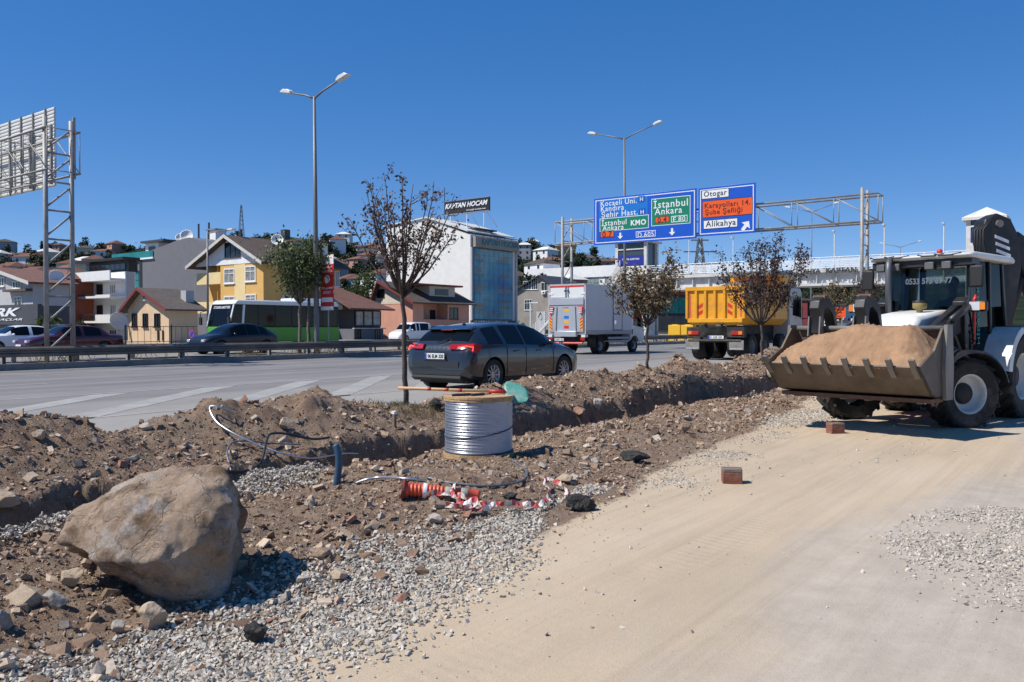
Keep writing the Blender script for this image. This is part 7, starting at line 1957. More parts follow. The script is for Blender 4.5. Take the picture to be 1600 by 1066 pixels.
# sand heap in the bucket
P = []
nx, ny = 60, 130; rs_ = np.random.default_rng(2)
for i in range(nx):
    u_ = i/(nx-1); row = []
    for j in range(ny):
        v_ = j/(ny-1); y_ = -BW2 + .035 + (2*BW2 - .07)*v_; x_ = 4.385 - .97*u_
        endf = float(min(1, .12 + v_/.26) * sstep(-.04, .14, 1 - v_)) if v_ < .5 else float(sstep(-.04, .14, 1 - v_)); f_ = float(sstep(0, .50, u_))
        base = .985 + (u_*.18)
        z_ = base + (.31 + .12*float(sstep(.2, .6, v_)))*f_*endf*(1 - .35*float(sstep(.6, 1.0, u_))) + (.075*float(fbm(np.array([x_*3.3]), np.array([y_*3.3]), 5, 17)[0]) + .02*abs(float(fbm(np.array([x_*14]), np.array([y_*14]), 3, 18)[0])) + .006*rs_.normal())*(.3 if i == 0 else 1) 
        row.append((x_, y_, z_))
    P.append(row)
P.append([(p[0], p[1], .75) for p in P[-1]])
sd_ = MB().grid(P).build('sand_heap', SANDM, None, smooth=True); sd_.location = ld.location; sd_.rotation_euler = ld.rotation_euler
tag(sd_, 'heap of orange brown sand filling the loader bucket', 'sand')
# folded pallet forks on the bucket's back edge
MB().cyl((3.46, -BW2 + .05, 1.50), (3.46, BW2 - .05, 1.50), .04, n=10).build('fork_shaft', STEELG, bucket, smooth=True)
for y_ in (-.72, -.02):
    fk = MB().prism([(3.52, 1.40), (3.62, 1.42), (3.60, 1.66), (3.66, 1.80), (3.62, 1.92), (3.50, 1.99), (3.32, 1.97), (3.12, 1.80), (3.02, 1.45), (3.10, 1.45), (3.22, 1.72), (3.38, 1.82), (3.46, 1.80), (3.50, 1.66)], y_ - .08, y_ + .08, 'y').build('fork', LK, bucket, bevel=.012)
    MB().prism([(3.53, 1.38), (3.67, 1.38), (3.64, 1.68), (3.56, 1.68)], y_ - .10, y_ - .081, 'y').build('fork_plate', STEELG, fk); MB().prism([(3.53, 1.38), (3.67, 1.38), (3.64, 1.68), (3.56, 1.68)], y_ + .081, y_ + .10, 'y').build('fork_plate', STEELG, fk)
    MB().cyl((3.48, y_ - .1, 1.97), (3.48, y_ + .1, 1.97), .035, n=8).build('fork_pin', RUST, fk)
_n0 = len(bpy.data.objects); _before = set(bpy.data.objects)
# backhoe boom folded up behind the cab
MB().prism([(-1.02, 1.0), (-1.5, 1.0), (-1.62, 1.8), (-1.75, 2.6), (-1.72, 3.15), (-1.52, 3.52), (-1.25, 3.62), (-1.02, 3.50), (-.95, 3.2), (-1.08, 2.7), (-1.05, 1.8)], -.16, .16, 'y').build('boom', LK, ld, bevel=.03)
for k_ in range(3):
    z_ = 3.22 - .13*k_
    for s_ in (-1, 1): MB().prism([(-1.20 - .02*k_, z_), (-1.48 - .02*k_, z_ - .10), (-1.48 - .02*k_, z_ - .16), (-1.20 - .02*k_, z_ - .06)], s_*.161, s_*.166, 'y').build('stripe', SIGN_WHITE, ld)
MB().cyl((-1.28, -.2, 3.42), (-1.28, .2, 3.42), .07, n=12).build('boom_pin', STEELG, ld)
MB().prism([(-1.7, 3.3), (-2.0, 3.1), (-2.35, 2.1), (-2.42, 1.2), (-2.25, 1.15), (-2.05, 2.0), (-1.72, 2.75)], -.12, .12, 'y').build('dipper', LK, ld, bevel=.02)
MB().cyl((-1.55, 0, 1.4), (-2.0, 0, 2.9), .07, n=12).build('boom_ram', LK, ld, smooth=True)
MB().box(-1.3, -1.05, .55, -.95, 1.05, 1.25).build('rear_frame', LK, ld, bevel=.02)
for k_ in range(4): MB().tube([(-1.02, .05 + .05*k_, 2.6), (-.86 - .02*k_, .08 + .05*k_, 2.95), (-.86 - .02*k_, .08 + .05*k_, 3.3), (-1.1, .05 + .05*k_, 3.5)], .016, 6).build('hose', PLAST, ld, smooth=True)
for s_ in (-1, 1): MB().box(-1.35, s_*.98, .2, -1.15, s_*1.12, 1.9).build('stabiliser', LK, ld, bevel=.02)
for _o in set(bpy.data.objects) - _before: _o.rotation_euler.z = -.62; _o.location = Vector((-1.42, .10, 0)) - Euler((0, 0, -.62)).to_matrix() @ Vector((-1.25, 0, 0))
# driver
def skin_person(name, joints, edges, mat_fn, label, parent_loc, rot, root=0):
    me = bpy.data.meshes.new(name); me.from_pydata([j[0] for j in joints], edges, []); o = bpy.data.objects.new(name, me); C.objects.link(o)
    md = o.modifiers.new('skin', 'SKIN'); sk = me.skin_vertices[0].data if me.skin_vertices else None
    if sk is None:
        bm = bmesh.new(); bm.from_mesh(me); bm.verts.layers.skin.verify(); bm.to_mesh(me); bm.free(); sk = me.skin_vertices[0].data
    for i, j in enumerate(joints):
        sk[i].radius = (j[1], j[1] if len(j) < 3 else j[2]); sk[i].use_root = (i == root)
    sb_ = o.modifiers.new('sub', 'SUBSURF'); sb_.levels = 2; sb_.render_levels = 2
    dg = bpy.context.evaluated_depsgraph_get(); nm = bpy.data.meshes.new_from_object(o.evaluated_get(dg)); o.modifiers.clear(); o.data = nm; nm.name = name
    for m_ in mat_fn[0]: nm.materials.append(m_)
    for p in nm.polygons: p.use_smooth = True; p.material_index = mat_fn[1](p.center)
    o.location = parent_loc; o.rotation_euler = rot
    return o
SKINM = PM('skin', (.36, .20, .14), .6); SHIRT = PM('dark_navy_shirt', (.02, .024, .038), .85); TROUS = PM('dark_trousers', (.03, .03, .035), .9); HAIR = PM('dark_hair', (.012, .009, .008), .7)
J = [((.05, 0, 1.50), .15, .17), ((.06, 0, 1.72), .14, .18), ((.08, 0, 1.90), .13, .19), ((.10, 0, 2.02), .07), ((.12, 0, 2.10), .06), ((.15, 0, 2.20), .085), ((.155, 0, 2.30), .085), ((.15, 0, 2.36), .06),
     ((.10, .21, 1.94), .06), ((.28, .30, 1.72), .048), ((.55, .20, 1.76), .038), ((.68, .12, 1.80), .034), ((.10, -.21, 1.94), .06), ((.28, -.30, 1.72), .048), ((.55, -.20, 1.76), .038), ((.68, -.12, 1.80), .034),
     ((.30, .12, 1.50), .085), ((.60, .15, 1.52), .07), ((.68, .15, 1.20), .055), ((.82, .15, 1.13), .045), ((.30, -.12, 1.50), .085), ((.60, -.15, 1.52), .07), ((.68, -.15, 1.20), .055), ((.82, -.15, 1.13), .045)]
E_ = [(0,1),(1,2),(2,3),(3,4),(4,5),(5,6),(6,7),(2,8),(8,9),(9,10),(10,11),(2,12),(12,13),(13,14),(14,15),(0,16),(16,17),(17,18),(18,19),(0,20),(20,21),(21,22),(22,23)]
base_j, base_e = len(J), list(E_)
for hand, yc in ((11, .12), (15, -.12)):                      # four fingers and a thumb closing over the rim
    sg = 1 if yc > 0 else -1
    for k_ in range(4):
        yb = yc + sg*(.020 - .013*k_)
        i0 = len(J); J.append(((.715, yb, 1.815 - .004*k_), .009)); J.append(((.75, yb - sg*.004, 1.815 - .006*k_), .0085)); J.append(((.765, yb - sg*.006, 1.79 - .005*k_), .008))
        E_ += [(hand, i0), (i0, i0+1), (i0+1, i0+2)]
    i0 = len(J); J.append(((.69, yc - sg*.035, 1.80), .010)); J.append(((.725, yc - sg*.05, 1.79), .009)); E_ += [(hand, i0), (i0, i0+1)]
def part_of(c):
    if c.z > 2.04: return 1
    if c.x > .52 and c.z > 1.66: return 1
    if c.z < 1.56: return 2
    return 0
pr = skin_person('person', J, E_, ([SHIRT, SKINM, TROUS], part_of), '', ld.location, ld.rotation_euler)
tag(pr, 'loader driver in a dark shirt with both hands on the steering wheel', 'person')
hd = MB(); hd.sphere((.145, 0, 2.305), .103, 16, 10, (1.0, .88, 1.0)); hd.v = [v for v in hd.v]
hair = MB().grid([[(.14 + .106*math.cos(q)*math.cos(f_) - .012, .096*math.sin(q)*math.cos(f_), 2.30 + .108*math.sin(f_)) for q in np.linspace(rad(60), rad(300), 14)] for f_ in np.linspace(rad(-10), rad(88), 8)]).build('hair', HAIR, pr, smooth=True)
fc = MB(); fc.prism([(.225, 2.24), (.262, 2.225), (.232, 2.275)], -.014, .014, 'y'); fc.build('nose', SKINM, pr, smooth=True)
for s_ in (-1, 1): MB().sphere((.225, s_*.032, 2.275), .012, 8, 6).build('eye', SIGN_BLACK, pr); MB().sphere((.14, s_*.092, 2.25), .022, 8, 6, (.7, .4, 1.2)).build('ear', SKINM, pr)
MB().box(.232, -.022, 2.195, .238, .022, 2.203).build('mouth', RUST, pr)
# ------------------------------------------------------------------ things lying about the site
import mathutils
def g3(px, py, dz=0.0):
    """point on the real site surface first met by the line of sight at a picture position"""
    d = ray(px, py); t_ = np.linspace(2.5, 32, 2600); X, Y, Z = d.x*t_, d.y*t_, EYE + d.z*t_
    a, l = SR*X + CR*Y, -CR*X + SR*Y; k = np.nonzero(Z <= height(a, l))[0]; k = k[0] if len(k) else -1
    return float(a[k]), float(l[k]), hz(a[k], l[k]) + dz
def world3(px, py, dz=0.0):
    a, l, z = g3(px, py, dz); return W(a, l, z)
# --- boulder
def boulder():
    cx, cyy = -2.05, 4.70; sc = 4.72/F*1.0
    ctl = [(150, 775, .15), (205, 755, .25), (262, 744, .30), (312, 758, .25), (340, 785, .12), (92, 838, -.02), (118, 852, -.18), (170, 866, -.32), (230, 872, -.40), (290, 866, -.41), (335, 846, -.32), (361, 838, -.12),
           (112, 803, .05), (200, 800, -.10), (280, 786, -.12), (345, 798, -.05), (100, 885, .05), (130, 884, -.06), (180, 903, -.10), (225, 928, -.12), (280, 952, -.13), (332, 954, -.10), (358, 935, .0), (364, 880, -.02),
           (120, 850, .38), (200, 780, .46), (300, 780, .48), (350, 830, .40), (340, 945, .35), (180, 905, .38)]
    pts = [((px - 235)*sc, dy*.95, (945 - py)*sc) for px, py, dy in ctl]
    bm = bmesh.new()
    for p in pts: bm.verts.new(p)
    bmesh.ops.convex_hull(bm, input=bm.verts)
    for v in [v for v in bm.verts if not v.link_faces]: bm.verts.remove(v)
    bmesh.ops.triangulate(bm, faces=bm.faces)
    for _ in range(4):
        bmesh.ops.subdivide_edges(bm, edges=bm.edges, cuts=1, use_grid_fill=True)
        bmesh.ops.smooth_vert(bm, verts=bm.verts, factor=.22, use_axis_x=True, use_axis_y=True, use_axis_z=True)
    bm.normal_update()
    nz = mathutils.noise
    for v in bm.verts:
        p = v.co
        d = .055*nz.noise(p*2.6) + .05*(1 - abs(nz.noise(p*4.3 + Vector((3, 1, 7)))))*.6 + .024*nz.noise(p*9 + Vector((1, 5, 2))) + .014*nz.noise(p*17) + .007*nz.noise(p*36)
        # broken hollow on the left flank, as if a flake had come away
        q = math.exp(-((p.x + .34)/.12)**2 - ((p.z - .22)/.16)**2) * (1 if p.y < 0.05 else 0)
        v.co = p + v.normal*(d - .012 - .09*q)
    me = bpy.data.meshes.new('boulder'); bm.to_mesh(me); bm.free()
    for f in me.polygons: f.use_smooth = True
    m = bpy.data.materials.new('boulder_rock'); nt, b = nodes_of(m); N, L = nt.nodes, nt.links
    tc = N.new('ShaderNodeTexCoord')
    def noise(s_, d=8, r=.65, off=0):
        n = N.new('ShaderNodeTexNoise'); n.inputs['Scale'].default_value = s_; n.inputs['Detail'].default_value = d; n.inputs['Roughness'].default_value = r
        mp = N.new('ShaderNodeMapping'); mp.inputs['Location'].default_value = (off, off*.7, off*.3); L.new(tc.outputs['Object'], mp.inputs['Vector']); L.new(mp.outputs[0], n.inputs['Vector']); return n.outputs['Fac']
    def ramp(f, st):
        r = N.new('ShaderNodeValToRGB')
        while len(r.color_ramp.elements) < len(st): r.color_ramp.elements.new(.5)
        for e, (p, c) in zip(r.color_ramp.elements, st): e.position = p; e.color = (*c, 1)
        L.new(f, r.inputs['Fac']); return r.outputs['Color']
    def mix(f, a, c, mode='MIX'):
        x = N.new('ShaderNodeMix'); x.data_type = 'RGBA'; x.blend_type = mode
        if isinstance(f, float): x.inputs['Factor'].default_value = f
        else: L.new(f, x.inputs['Factor'])
        L.new(a, x.inputs[6]); L.new(c, x.inputs[7]); return x.outputs[2]
    base = ramp(noise(3.2), [(.3, (.28, .20, .14)), (.5, (.42, .315, .23)), (.7, (.53, .42, .325))])
    pale = ramp(noise(9, 9, .75, 3), [(.3, (.38, .37, .36)), (.7, (.58, .55, .51))])
    soil = ramp(noise(12, 8, .7, 5), [(.3, (.11, .072, .045)), (.7, (.24, .165, .105))])
    base = mix(ramp(noise(2.3, 6, .7, 9), [(.55, (0, 0, 0)), (.66, (1, 1, 1))]), base, pale)
    base = mix(ramp(noise(1.7, 7, .75, 14), [(.50, (0, 0, 0)), (.60, (1, 1, 1))]), base, soil)
    base = mix(.8, base, ramp(noise(60, 4, .8), [(.3, (.72, .72, .72)), (.7, (1.12, 1.12, 1.12))]), 'MULTIPLY')
    L.new(base, b.inputs['Base Color']); b.inputs['Roughness'].default_value = .92; b.inputs['Specular IOR Level'].default_value = .2
    bp = N.new('ShaderNodeBump'); bp.inputs['Strength'].default_value = 1.0; bp.inputs['Distance'].default_value = .02; vc = N.new('ShaderNodeTexVoronoi'); vc.feature = 'DISTANCE_TO_EDGE'; vc.inputs['Scale'].default_value = 5.0
    wv_ = N.new('ShaderNodeMix'); wv_.data_type = 'RGBA'; wv_.inputs['Factor'].default_value = .35; nzc = N.new('ShaderNodeTexNoise'); nzc.inputs['Scale'].default_value = 4; nzc.inputs['Detail'].default_value = 5; L.new(tc.outputs['Object'], nzc.inputs['Vector']); L.new(tc.outputs['Object'], wv_.inputs[6]); L.new(nzc.outputs['Color'], wv_.inputs[7]); L.new(wv_.outputs[2], vc.inputs['Vector'])
    ck = N.new('ShaderNodeMapRange'); ck.inputs['From Max'].default_value = .035; ck.inputs['To Max'].default_value = .35; L.new(vc.outputs['Distance'], ck.inputs['Value'])
    hs = N.new('ShaderNodeMath'); hs.operation = 'ADD'; L.new(noise(24, 10, .8), hs.inputs[0]); L.new(ck.outputs[0], hs.inputs[1])
    hs2 = N.new('ShaderNodeMath'); hs2.operation = 'MULTIPLY_ADD'; hs2.inputs[1].default_value = .5; L.new(noise(90, 5, .8), hs2.inputs[0]); L.new(hs.outputs[0], hs2.inputs[2]); L.new(hs2.outputs[0], bp.inputs['Height']); L.new(bp.outputs['Normal'], b.inputs['Normal'])
    me.materials.append(m)
    o = bpy.data.objects.new('boulder', me); C.objects.link(o); o.location = (cx, cyy, -.03)
    tag(o, 'large tan boulder with pale broken left flank in the foreground', 'boulder')
boulder()
# --- lumps of broken asphalt and the larger single stones
TAR = PM('broken_asphalt', (.022, .021, .02), .9, var=.5, scale=22, bump=1.0, bscale=38, dirt=(.075, .068, .06), dscale=6)
def lump(name, label, cat, px, py, w_px, h_px, mat, seed, group=None, rough=.05):
    a, l, z = g3(px, py); Y = CR*a + SR*l; s_ = w_px*Y/F/2
    v0, f0 = ico(4); r = np.random.default_rng(seed); v = v0.copy()
    for _ in range(15):
        d = r.normal(size=3); d /= np.linalg.norm(d); off = r.uniform(.50, .84); hh = v @ d; v = v - np.outer(np.clip(hh - off, 0, None)*.98, d)
    nn = np.array([mathutils.noise.noise(Vector(p)*3.1 + Vector((seed, 0, 0))) + .6*mathutils.noise.noise(Vector(p)*8.5) for p in v]); v = v * (1 + rough*2*nn)[:,None]
    v = v * np.array([s_, s_*.8, h_px*Y/F/2])
    me = bpy.data.meshes.new(name); me.from_pydata([tuple(q) for q in v], [], [tuple(q) for q in f0]); me.update()
    for p in me.polygons: p.use_smooth = True
    try: me.set_sharp_from_angle(angle=rad(22))
    except Exception: pass
    me.materials.append(mat); o = bpy.data.objects.new(name, me); C.objects.link(o); o.location = W(a, l, z + h_px*Y/F/2*.72); o.rotation_euler = (0, 0, 0)
    return tag(o, label, cat, group)
lump('asphalt_lump', 'rough black lump of asphalt on the edge of the haul road', 'asphalt lump', 908, 797, 50, 32, TAR, 3, 'broken asphalt lumps', .09)
lump('asphalt_lump', 'flat black asphalt lump on the rubble above the paving block', 'asphalt lump', 988, 722, 56, 24, TAR, 4, 'broken asphalt lumps', .08)
lump('asphalt_lump', 'dark asphalt clod at the bottom left among grey gravel', 'asphalt lump', 399, 1006, 52, 40, TAR, 5, 'broken asphalt lumps', .09)
lump('asphalt_lump', 'small black asphalt crumb by the barrier tape', 'asphalt lump', 797, 780, 26, 14, TAR, 6, 'broken asphalt lumps', .09)
lump('asphalt_lump', 'dark clod behind the wooden reel, left of it', 'asphalt lump', 678, 640, 26, 22, TAR, 7, 'broken asphalt lumps', .09)
SB, SG, SBR, SRD = STONES[0], STONES[2], STONES[1], STONES[3]
for (nm_label, px, py, w_, h_, mt, sd) in (('buff stone with a dark shadow right of the wooden reel', 882, 755, 34, 20, SB, 11), ('angular buff rock below the boulder, nearest the camera side', 242, 978, 52, 46, SB, 12), ('pale slab among brown clods at the far bottom left', 86, 952, 44, 40, SG, 13), ('upright pale chip below the boulder', 186, 990, 24, 26, SG, 14), ('large flat pale stone left of the boulder on the trench edge', 8, 790, 62, 30, SB, 15), ('wide cream stone below the orange post', 681, 818, 34, 22, SG, 16), ('round tan cobble on the spoil ridge below the second tree', 1081, 600, 20, 15, SB, 17), ('broken reddish stone above the trench right of the reel', 905, 652, 24, 18, SRD, 18), ('pointed grey brown stone on the ridge right of the shovel blade', 932, 640, 24, 22, SG, 19), ('angular stone on the rubble bank above the asphalt lump', 1068, 676, 26, 18, SBR, 20), ('slab like tan rock on the ridge at the second wire loop', 445, 672, 30, 22, SB, 21), ('white topped stone on the ridge beside the left road edge', 228, 672, 22, 14, SG, 22), ('buff rock on the left ridge catching the sun', 62, 688, 28, 20, SB, 23), ('pale boulder at the foot of the dump truck tree', 1204, 592, 20, 22, SG, 24), ('brown block right of the boulder shadow', 505, 872, 34, 20, SBR, 25), ('flat buff stone at the gravel edge', 532, 905, 36, 18, SB, 26), ('cream cobble beside the gravel heap', 486, 790, 20, 20, SB, 27), ('tan rock lying under the boulder at left', 112, 915, 46, 36, SB, 28)):
    lump('loose_stone', nm_label, 'stone', px, py, w_, h_, mt, sd, 'larger loose stones', .03)
# --- paving blocks standing on the haul road
BRICKM = PM('red_concrete', (.21, .075, .048), .9, var=.25, scale=14, bump=.4, bscale=60, dirt=(.33, .22, .16), dscale=8)
BGREY = PM('block_grey_top', (.17, .145, .125), .9, var=.3, scale=20)
for px, py, w_, h_, lab, yw in ((1145, 757, 30, 26, 'reddish concrete paving block standing alone on the haul road', rad(-6)), (1310, 678, 22, 18, 'reddish concrete paving block in the shadow under the loader bucket', rad(10))):
    a, l, z = g3(px, py); Y = CR*a + SR*l; k_ = Y/F
    t = bpy.data.objects.new('paving_block', None); C.objects.link(t); t.location = W(a, l, z - .004); t.rotation_euler = (0, 0, yw); tag(t, lab, 'paving block', 'paving blocks on the haul road')
    w2, h2 = w_*k_, h_*k_; MB().box(-w2/2, 0, 0, w2/2, w2*.42, h2*.72).build('body', BRICKM, t, bevel=.006)
    MB().box(-w2/2, w2*.0, h2*.722, w2/2, w2*.42, h2*.95).build('wear_layer', BGREY, t, bevel=.008)
    MB().box(-w2*.48, w2*.425, .0, w2*.48, w2*.84, h2*.93).build('second_half', BRICKM, t, bevel=.006)
# --- wooden reel of galvanised wire
WOOD = PM('reel_wood', (.46, .30, .15), .8, var=.25, scale=9, bump=.3, bscale=30, dirt=(.32, .20, .10), dscale=3)
def brushed():
    m = PM('galvanised_wire', (.60, .61, .63), .36, .9, var=.10, scale=2.5); return m
WIRE = brushed(); BLUEC = PM('blue_grey_cord', (.035, .055, .085), .6)
ra, rl_, rz = g3(748, 714); rz += .015
reel = thing('wire_reel', 'wooden reel wound with shiny galvanised wire', 'reel', ra, rl_, rz)
Yr = CR*ra + SR*rl_; R1 = 56*Yr/F; RH = 96*Yr/F; RD = 52*Yr/F
def planked(z0, z1, R_):
    k_ = 7; w_ = 2*R_/k_
    for i in range(k_):
        x0 = -R_ + i*w_; xm = x0 + w_/2; pts = []
        for s_ in (1, -1):
            xs_ = np.linspace(x0 + .003, x0 + w_ - .003, 6)
            if s_ < 0: xs_ = xs_[::-1]
            pts += [(float(x), float(s_*math.sqrt(max(R_*R_ - x*x, (R_*.25)**2*.2)))) for x in xs_]
        MB().prism(pts, z0, z1, 'z').build('plank', WOOD, reel)
planked(0, .028, R1); planked(.03, .052, R1*.985); planked(RH - .06, RH - .034, R1*.97); planked(RH - .033, RH - .006, R1*.98)
co = MB(); nt_ = 46; zz0, zz1 = .055, RH - .063; prof_ = []
pitch = (zz1 - zz0)/nt_
hel = []
for i in range(nt_*40 + 1):
    q = 2*math.pi*i/40; wob = .0035*math.sin(q*.37 + 1) ; hel.append((RD*math.cos(q) + wob, RD*math.sin(q), zz0 + pitch*(i/40)))
co.tube(hel, pitch*.53, 6); o = co.build('wire_coil', WIRE, reel, smooth=True)
MB().lathe([(RD*.96, zz0), (RD*.96, zz1)], (0,0,0), 'z', 48).build('under_coil', WIRE, reel, smooth=True)
for k_, (z_, tl) in enumerate(((RH*.42, .10), (RH*.10, .012))):
    MB().tube([(1.02*RD*math.cos(q), 1.02*RD*math.sin(q), z_ + tl*math.sin(q + 1.9)*.6) for q in np.linspace(0, 2*math.pi, 41)], .008, 6).build('binding_cord', BLUEC, reel, smooth=True)
rtop = rz + RH - .004
def top_pt(px, py, z):
    d = ray(px, py); t_ = (z - EYE)/d.z; return Vector((d.x*t_, d.y*t_, z))
# --- shovel on top of the reel
SHAFT = PM('shovel_shaft', (.60, .37, .20), .7, var=.12, scale=6); BLADE = PM('teal_shovel_blade', (.075, .28, .23), .55, var=.2, scale=10, dirt=(.30, .40, .36), dscale=7); REDTAPE = PM('red_tape', (.45, .03, .035), .5)
rc = W(ra, rl_, 0)
def reel_pt(px, z, dy):       # point at picture column px, at the reel's distance (+dy)
    Y = rc.y + dy; return Vector(((px-800)/F*Y, Y, z))
shv = bpy.data.objects.new('shovel', None); C.objects.link(shv); tag(shv, 'long handled shovel with teal blade lying on the reel', 'shovel')
p0, p1 = reel_pt(622, rtop + .075, -.02), reel_pt(783, rtop + .03, .02); shv.location = (0, 0, 0)
MB().tube([p0, p0.lerp(p1, .5), p1], [.017, .017, .018], 10).build('shaft', SHAFT, shv, smooth=True)
for f_ in (.30, .47, .60, .92): q0 = p0.lerp(p1, f_ - .018); q1 = p0.lerp(p1, f_ + .018); MB().tube([q0, q1], [.0185, .0185], 10).build('red_mark', REDTAPE, shv, smooth=True)
p2 = reel_pt(789, rtop + .028, .02); MB().tube([p1.lerp(p0, .12), p2], [.021, .024], 10).build('socket', REDTAPE, shv, smooth=True)
P = []; ex = (reel_pt(826, rtop - .01, .02) - p2); Lb2 = ex.length; ex.normalize(); ey = Vector((-.16, .62, .77)).normalized()
for i in range(9):
    u_ = i/8; w_ = .135*math.sqrt(max(0, 1 - (max(0, u_ - .45)/.56)**2.4)) if u_ > .02 else .075; row = []
    for j in range(9):
        v_ = (j-4)/4; row.append(p2 + ex*(Lb2*u_) + ey*(w_*v_) + Vector((0, 0, 1))*(-.012 + .02*v_*v_) + Vector((0, -1, 0))*(.012*(1-v_*v_)))
    P.append(row)
bl2 = MB().grid(P).build('blade', BLADE, shv, smooth=True); sm_ = bl2.modifiers.new('thickness', 'SOLIDIFY'); sm_.thickness = .004
for k_, (x0, x1, lab) in enumerate(((706, 738, 'dark blue hand tool grip on the reel, left one'), (736, 757, 'dark blue hand tool grip on the reel, right one'))):
    t = bpy.data.objects.new('hand_tool', None); C.objects.link(t); tag(t, lab, 'tool', 'hand tools on the reel')
    q0, q1 = reel_pt(x0, rtop + .012, -.20 + .02*k_), reel_pt(x1, rtop + .014, -.13 + .03*k_); NAVY = MATS.get('navy_grip') or PM('navy_grip', (.018, .018, .04), .6)
    MB().tube([q0, q0.lerp(q1, .15), q0.lerp(q1, .8), q1], [.016, .014, .015, .012], 8).build('grip', NAVY, t, smooth=True); MB().tube([q1, q1.lerp(q0, -.5)], [.007, .006], 6).build('shank', CHAS, t, smooth=True)
# --- wires, cable loops, conduit
def path3(lst):
    """smooth curve through picture positions with a height above the ground"""
    P = [world3(px, py + 0.0) + Vector((0, 0, dz)) for px, py, dz in lst]
    out = []
    for i in range(len(P)-1):
        a, b, c, d = P[max(0, i-1)], P[i], P[i+1], P[min(len(P)-1, i+2)]
        for t_ in np.linspace(0, 1, 9)[:-1]:
            out.append(.5*((2*b) + (c-a)*t_ + (2*a-5*b+4*c-d)*t_*t_ + (3*b-a-3*c+d)*t_**3))
    out.append(P[-1]); return out
def cable(name, label, lst, r, mat, cat='cable', group=None, lay=True):
    pts = path3(lst)
    o = MB().tube(pts, r, 7).build(name, mat, None, smooth=True); return tag(o, label, cat, group)
GREYW = PM('grey_wire', (.16, .18, .21), .45, .4); BLKC = PM('black_cable', (.02, .024, .03), .5)
cable('loose_wire', 'grey wire curling from the reel base round to the ground in front', [(800, 723, .03), (822, 738, .015), (818, 752, .012), (790, 760, .012), (752, 762, .012), (705, 757, .012), (668, 750, .012)], .011, GREYW, 'wire')
cable('loose_wire', 'bright wire trailing left from the orange post', [(665, 754, .012), (628, 752, .02), (595, 752, .03), (572, 755, .03), (556, 760, .02)], .011, WIRE, 'wire')
cable('loose_wire', 'bright wire arching over the spoil ridge at left', [(368, 655, .05), (345, 652, .10), (328, 655, .12), (338, 676, .12), (365, 693, .10), (405, 708, .08), (450, 722, .07), (490, 727, .06), (535, 722, .06), (560, 715, .04)], .011, WIRE, 'wire')
cable('cable_loop', 'black cable loop lying over the ridge beside the conduit', [(352, 742, .02), (385, 742, .03), (408, 732, .06), (416, 706, .10), (424, 694, .11), (450, 693, .10), (488, 700, .10), (515, 706, .14)], .014, BLKC)
cable('cable_loop', 'thin grey cable loop left of the black cable', [(362, 742, .02), (355, 718, .05), (362, 702, .06), (385, 698, .06), (420, 700, .05), (470, 702, .05)], .010, GREYW)
CONDUIT = PM('blue_conduit', (.035, .085, .15), .5, var=.15, scale=8)
ca_, cl_, cz_ = g3(524, 757); pb = W(ca_, cl_, cz_ - .05); Yc = pb.y
top_ = Vector(((528-800)/F*Yc, Yc, z_at(700, ca_, cl_))); top2 = Vector(((518-800)/F*Yc, Yc + .02, z_at(690, ca_, cl_)))
cp = []; cr_ = []
L_ = (top_ - pb).length; nn_ = 46
for i in range(nn_+1):
    u_ = i/nn_; p = pb.lerp(top_, u_) + (top2 - top_)*max(0, u_-.75)**2*8 + Vector((.015*math.sin(u_*3), 0, 0)); cp.append(p); cr_.append(.034 if i % 2 else .029)
cd_ = MB().tube(cp, cr_, 12).build('conduit', CONDUIT, None, smooth=True); tag(cd_, 'blue corrugated conduit standing out of the trench', 'conduit')
# --- orange delineator post lying down, and barrier tape
ORG_ = PM('delineator_orange', (.68, .085, .035), .55, var=.12, scale=7, dirt=(.45, .12, .07), dscale=5); BANDG = PM('worn_reflective_band', (.30, .30, .27), .6, var=.15, scale=9); BASER = PM('base_brick_red', (.22, .05, .04), .8, var=.2, scale=9)
da, dl, dz_ = g3(628, 781); A0 = W(da, dl, dz_ + .085); eb = g3(750, 779); A1 = W(eb[0], eb[1], eb[2] + .045)
A1 = Vector((A1.x, A0.y + .06, A1.z))
ax_ = (A1 - A0); DL = ax_.length; ax_.normalize(); qd = ax_.to_track_quat('X', 'Z')
dt = bpy.data.objects.new('delineator_post', None); C.objects.link(dt); dt.location = A0; dt.rotation_mode = 'QUATERNION'; dt.rotation_quaternion = qd; tag(dt, 'orange flexible traffic post lying on its side with grey bands', 'traffic post')
prof_ = [(.001, .0), (.085, .0), (.085, .018), (.066, .03)]
MB().lathe(prof_, (0,0,0), 'x', 24).build('base', BASER, dt, smooth=False)
pf = [(.058, .03)]
for i in range(10): pf += [(.057, .045 + i*.03), (.057, .052 + i*.03), (.046, .058 + i*.03), (.046, .068 + i*.03)]
pf += [(.048, .36), (.047, DL*.55), (.046, DL - .02), (.040, DL), (.001, DL)]
MB().lathe(pf, (0,0,0), 'x', 24).build('tube', ORG_, dt, smooth=True)
for q in (.60, .80): MB().lathe([(.0478, DL*q - .028), (.0495, DL*q - .026), (.0495, DL*q + .026), (.0478, DL*q + .028)], (0,0,0), 'x', 24).build('band', BANDG, dt, smooth=True)
MB().lathe([(.059, DL*.27), (.061, DL*.28), (.061, DL*.31), (.059, DL*.32)], (0,0,0), 'x', 24).build('tape_wrap', FRW, dt, smooth=True)
for k_ in range(5): an = k_*1.256; MB().cyl((-.004, .06*math.cos(an), .06*math.sin(an)), (.0, .06*math.cos(an), .06*math.sin(an)), .012, n=8).build('bolt_hole', PLAST, dt)
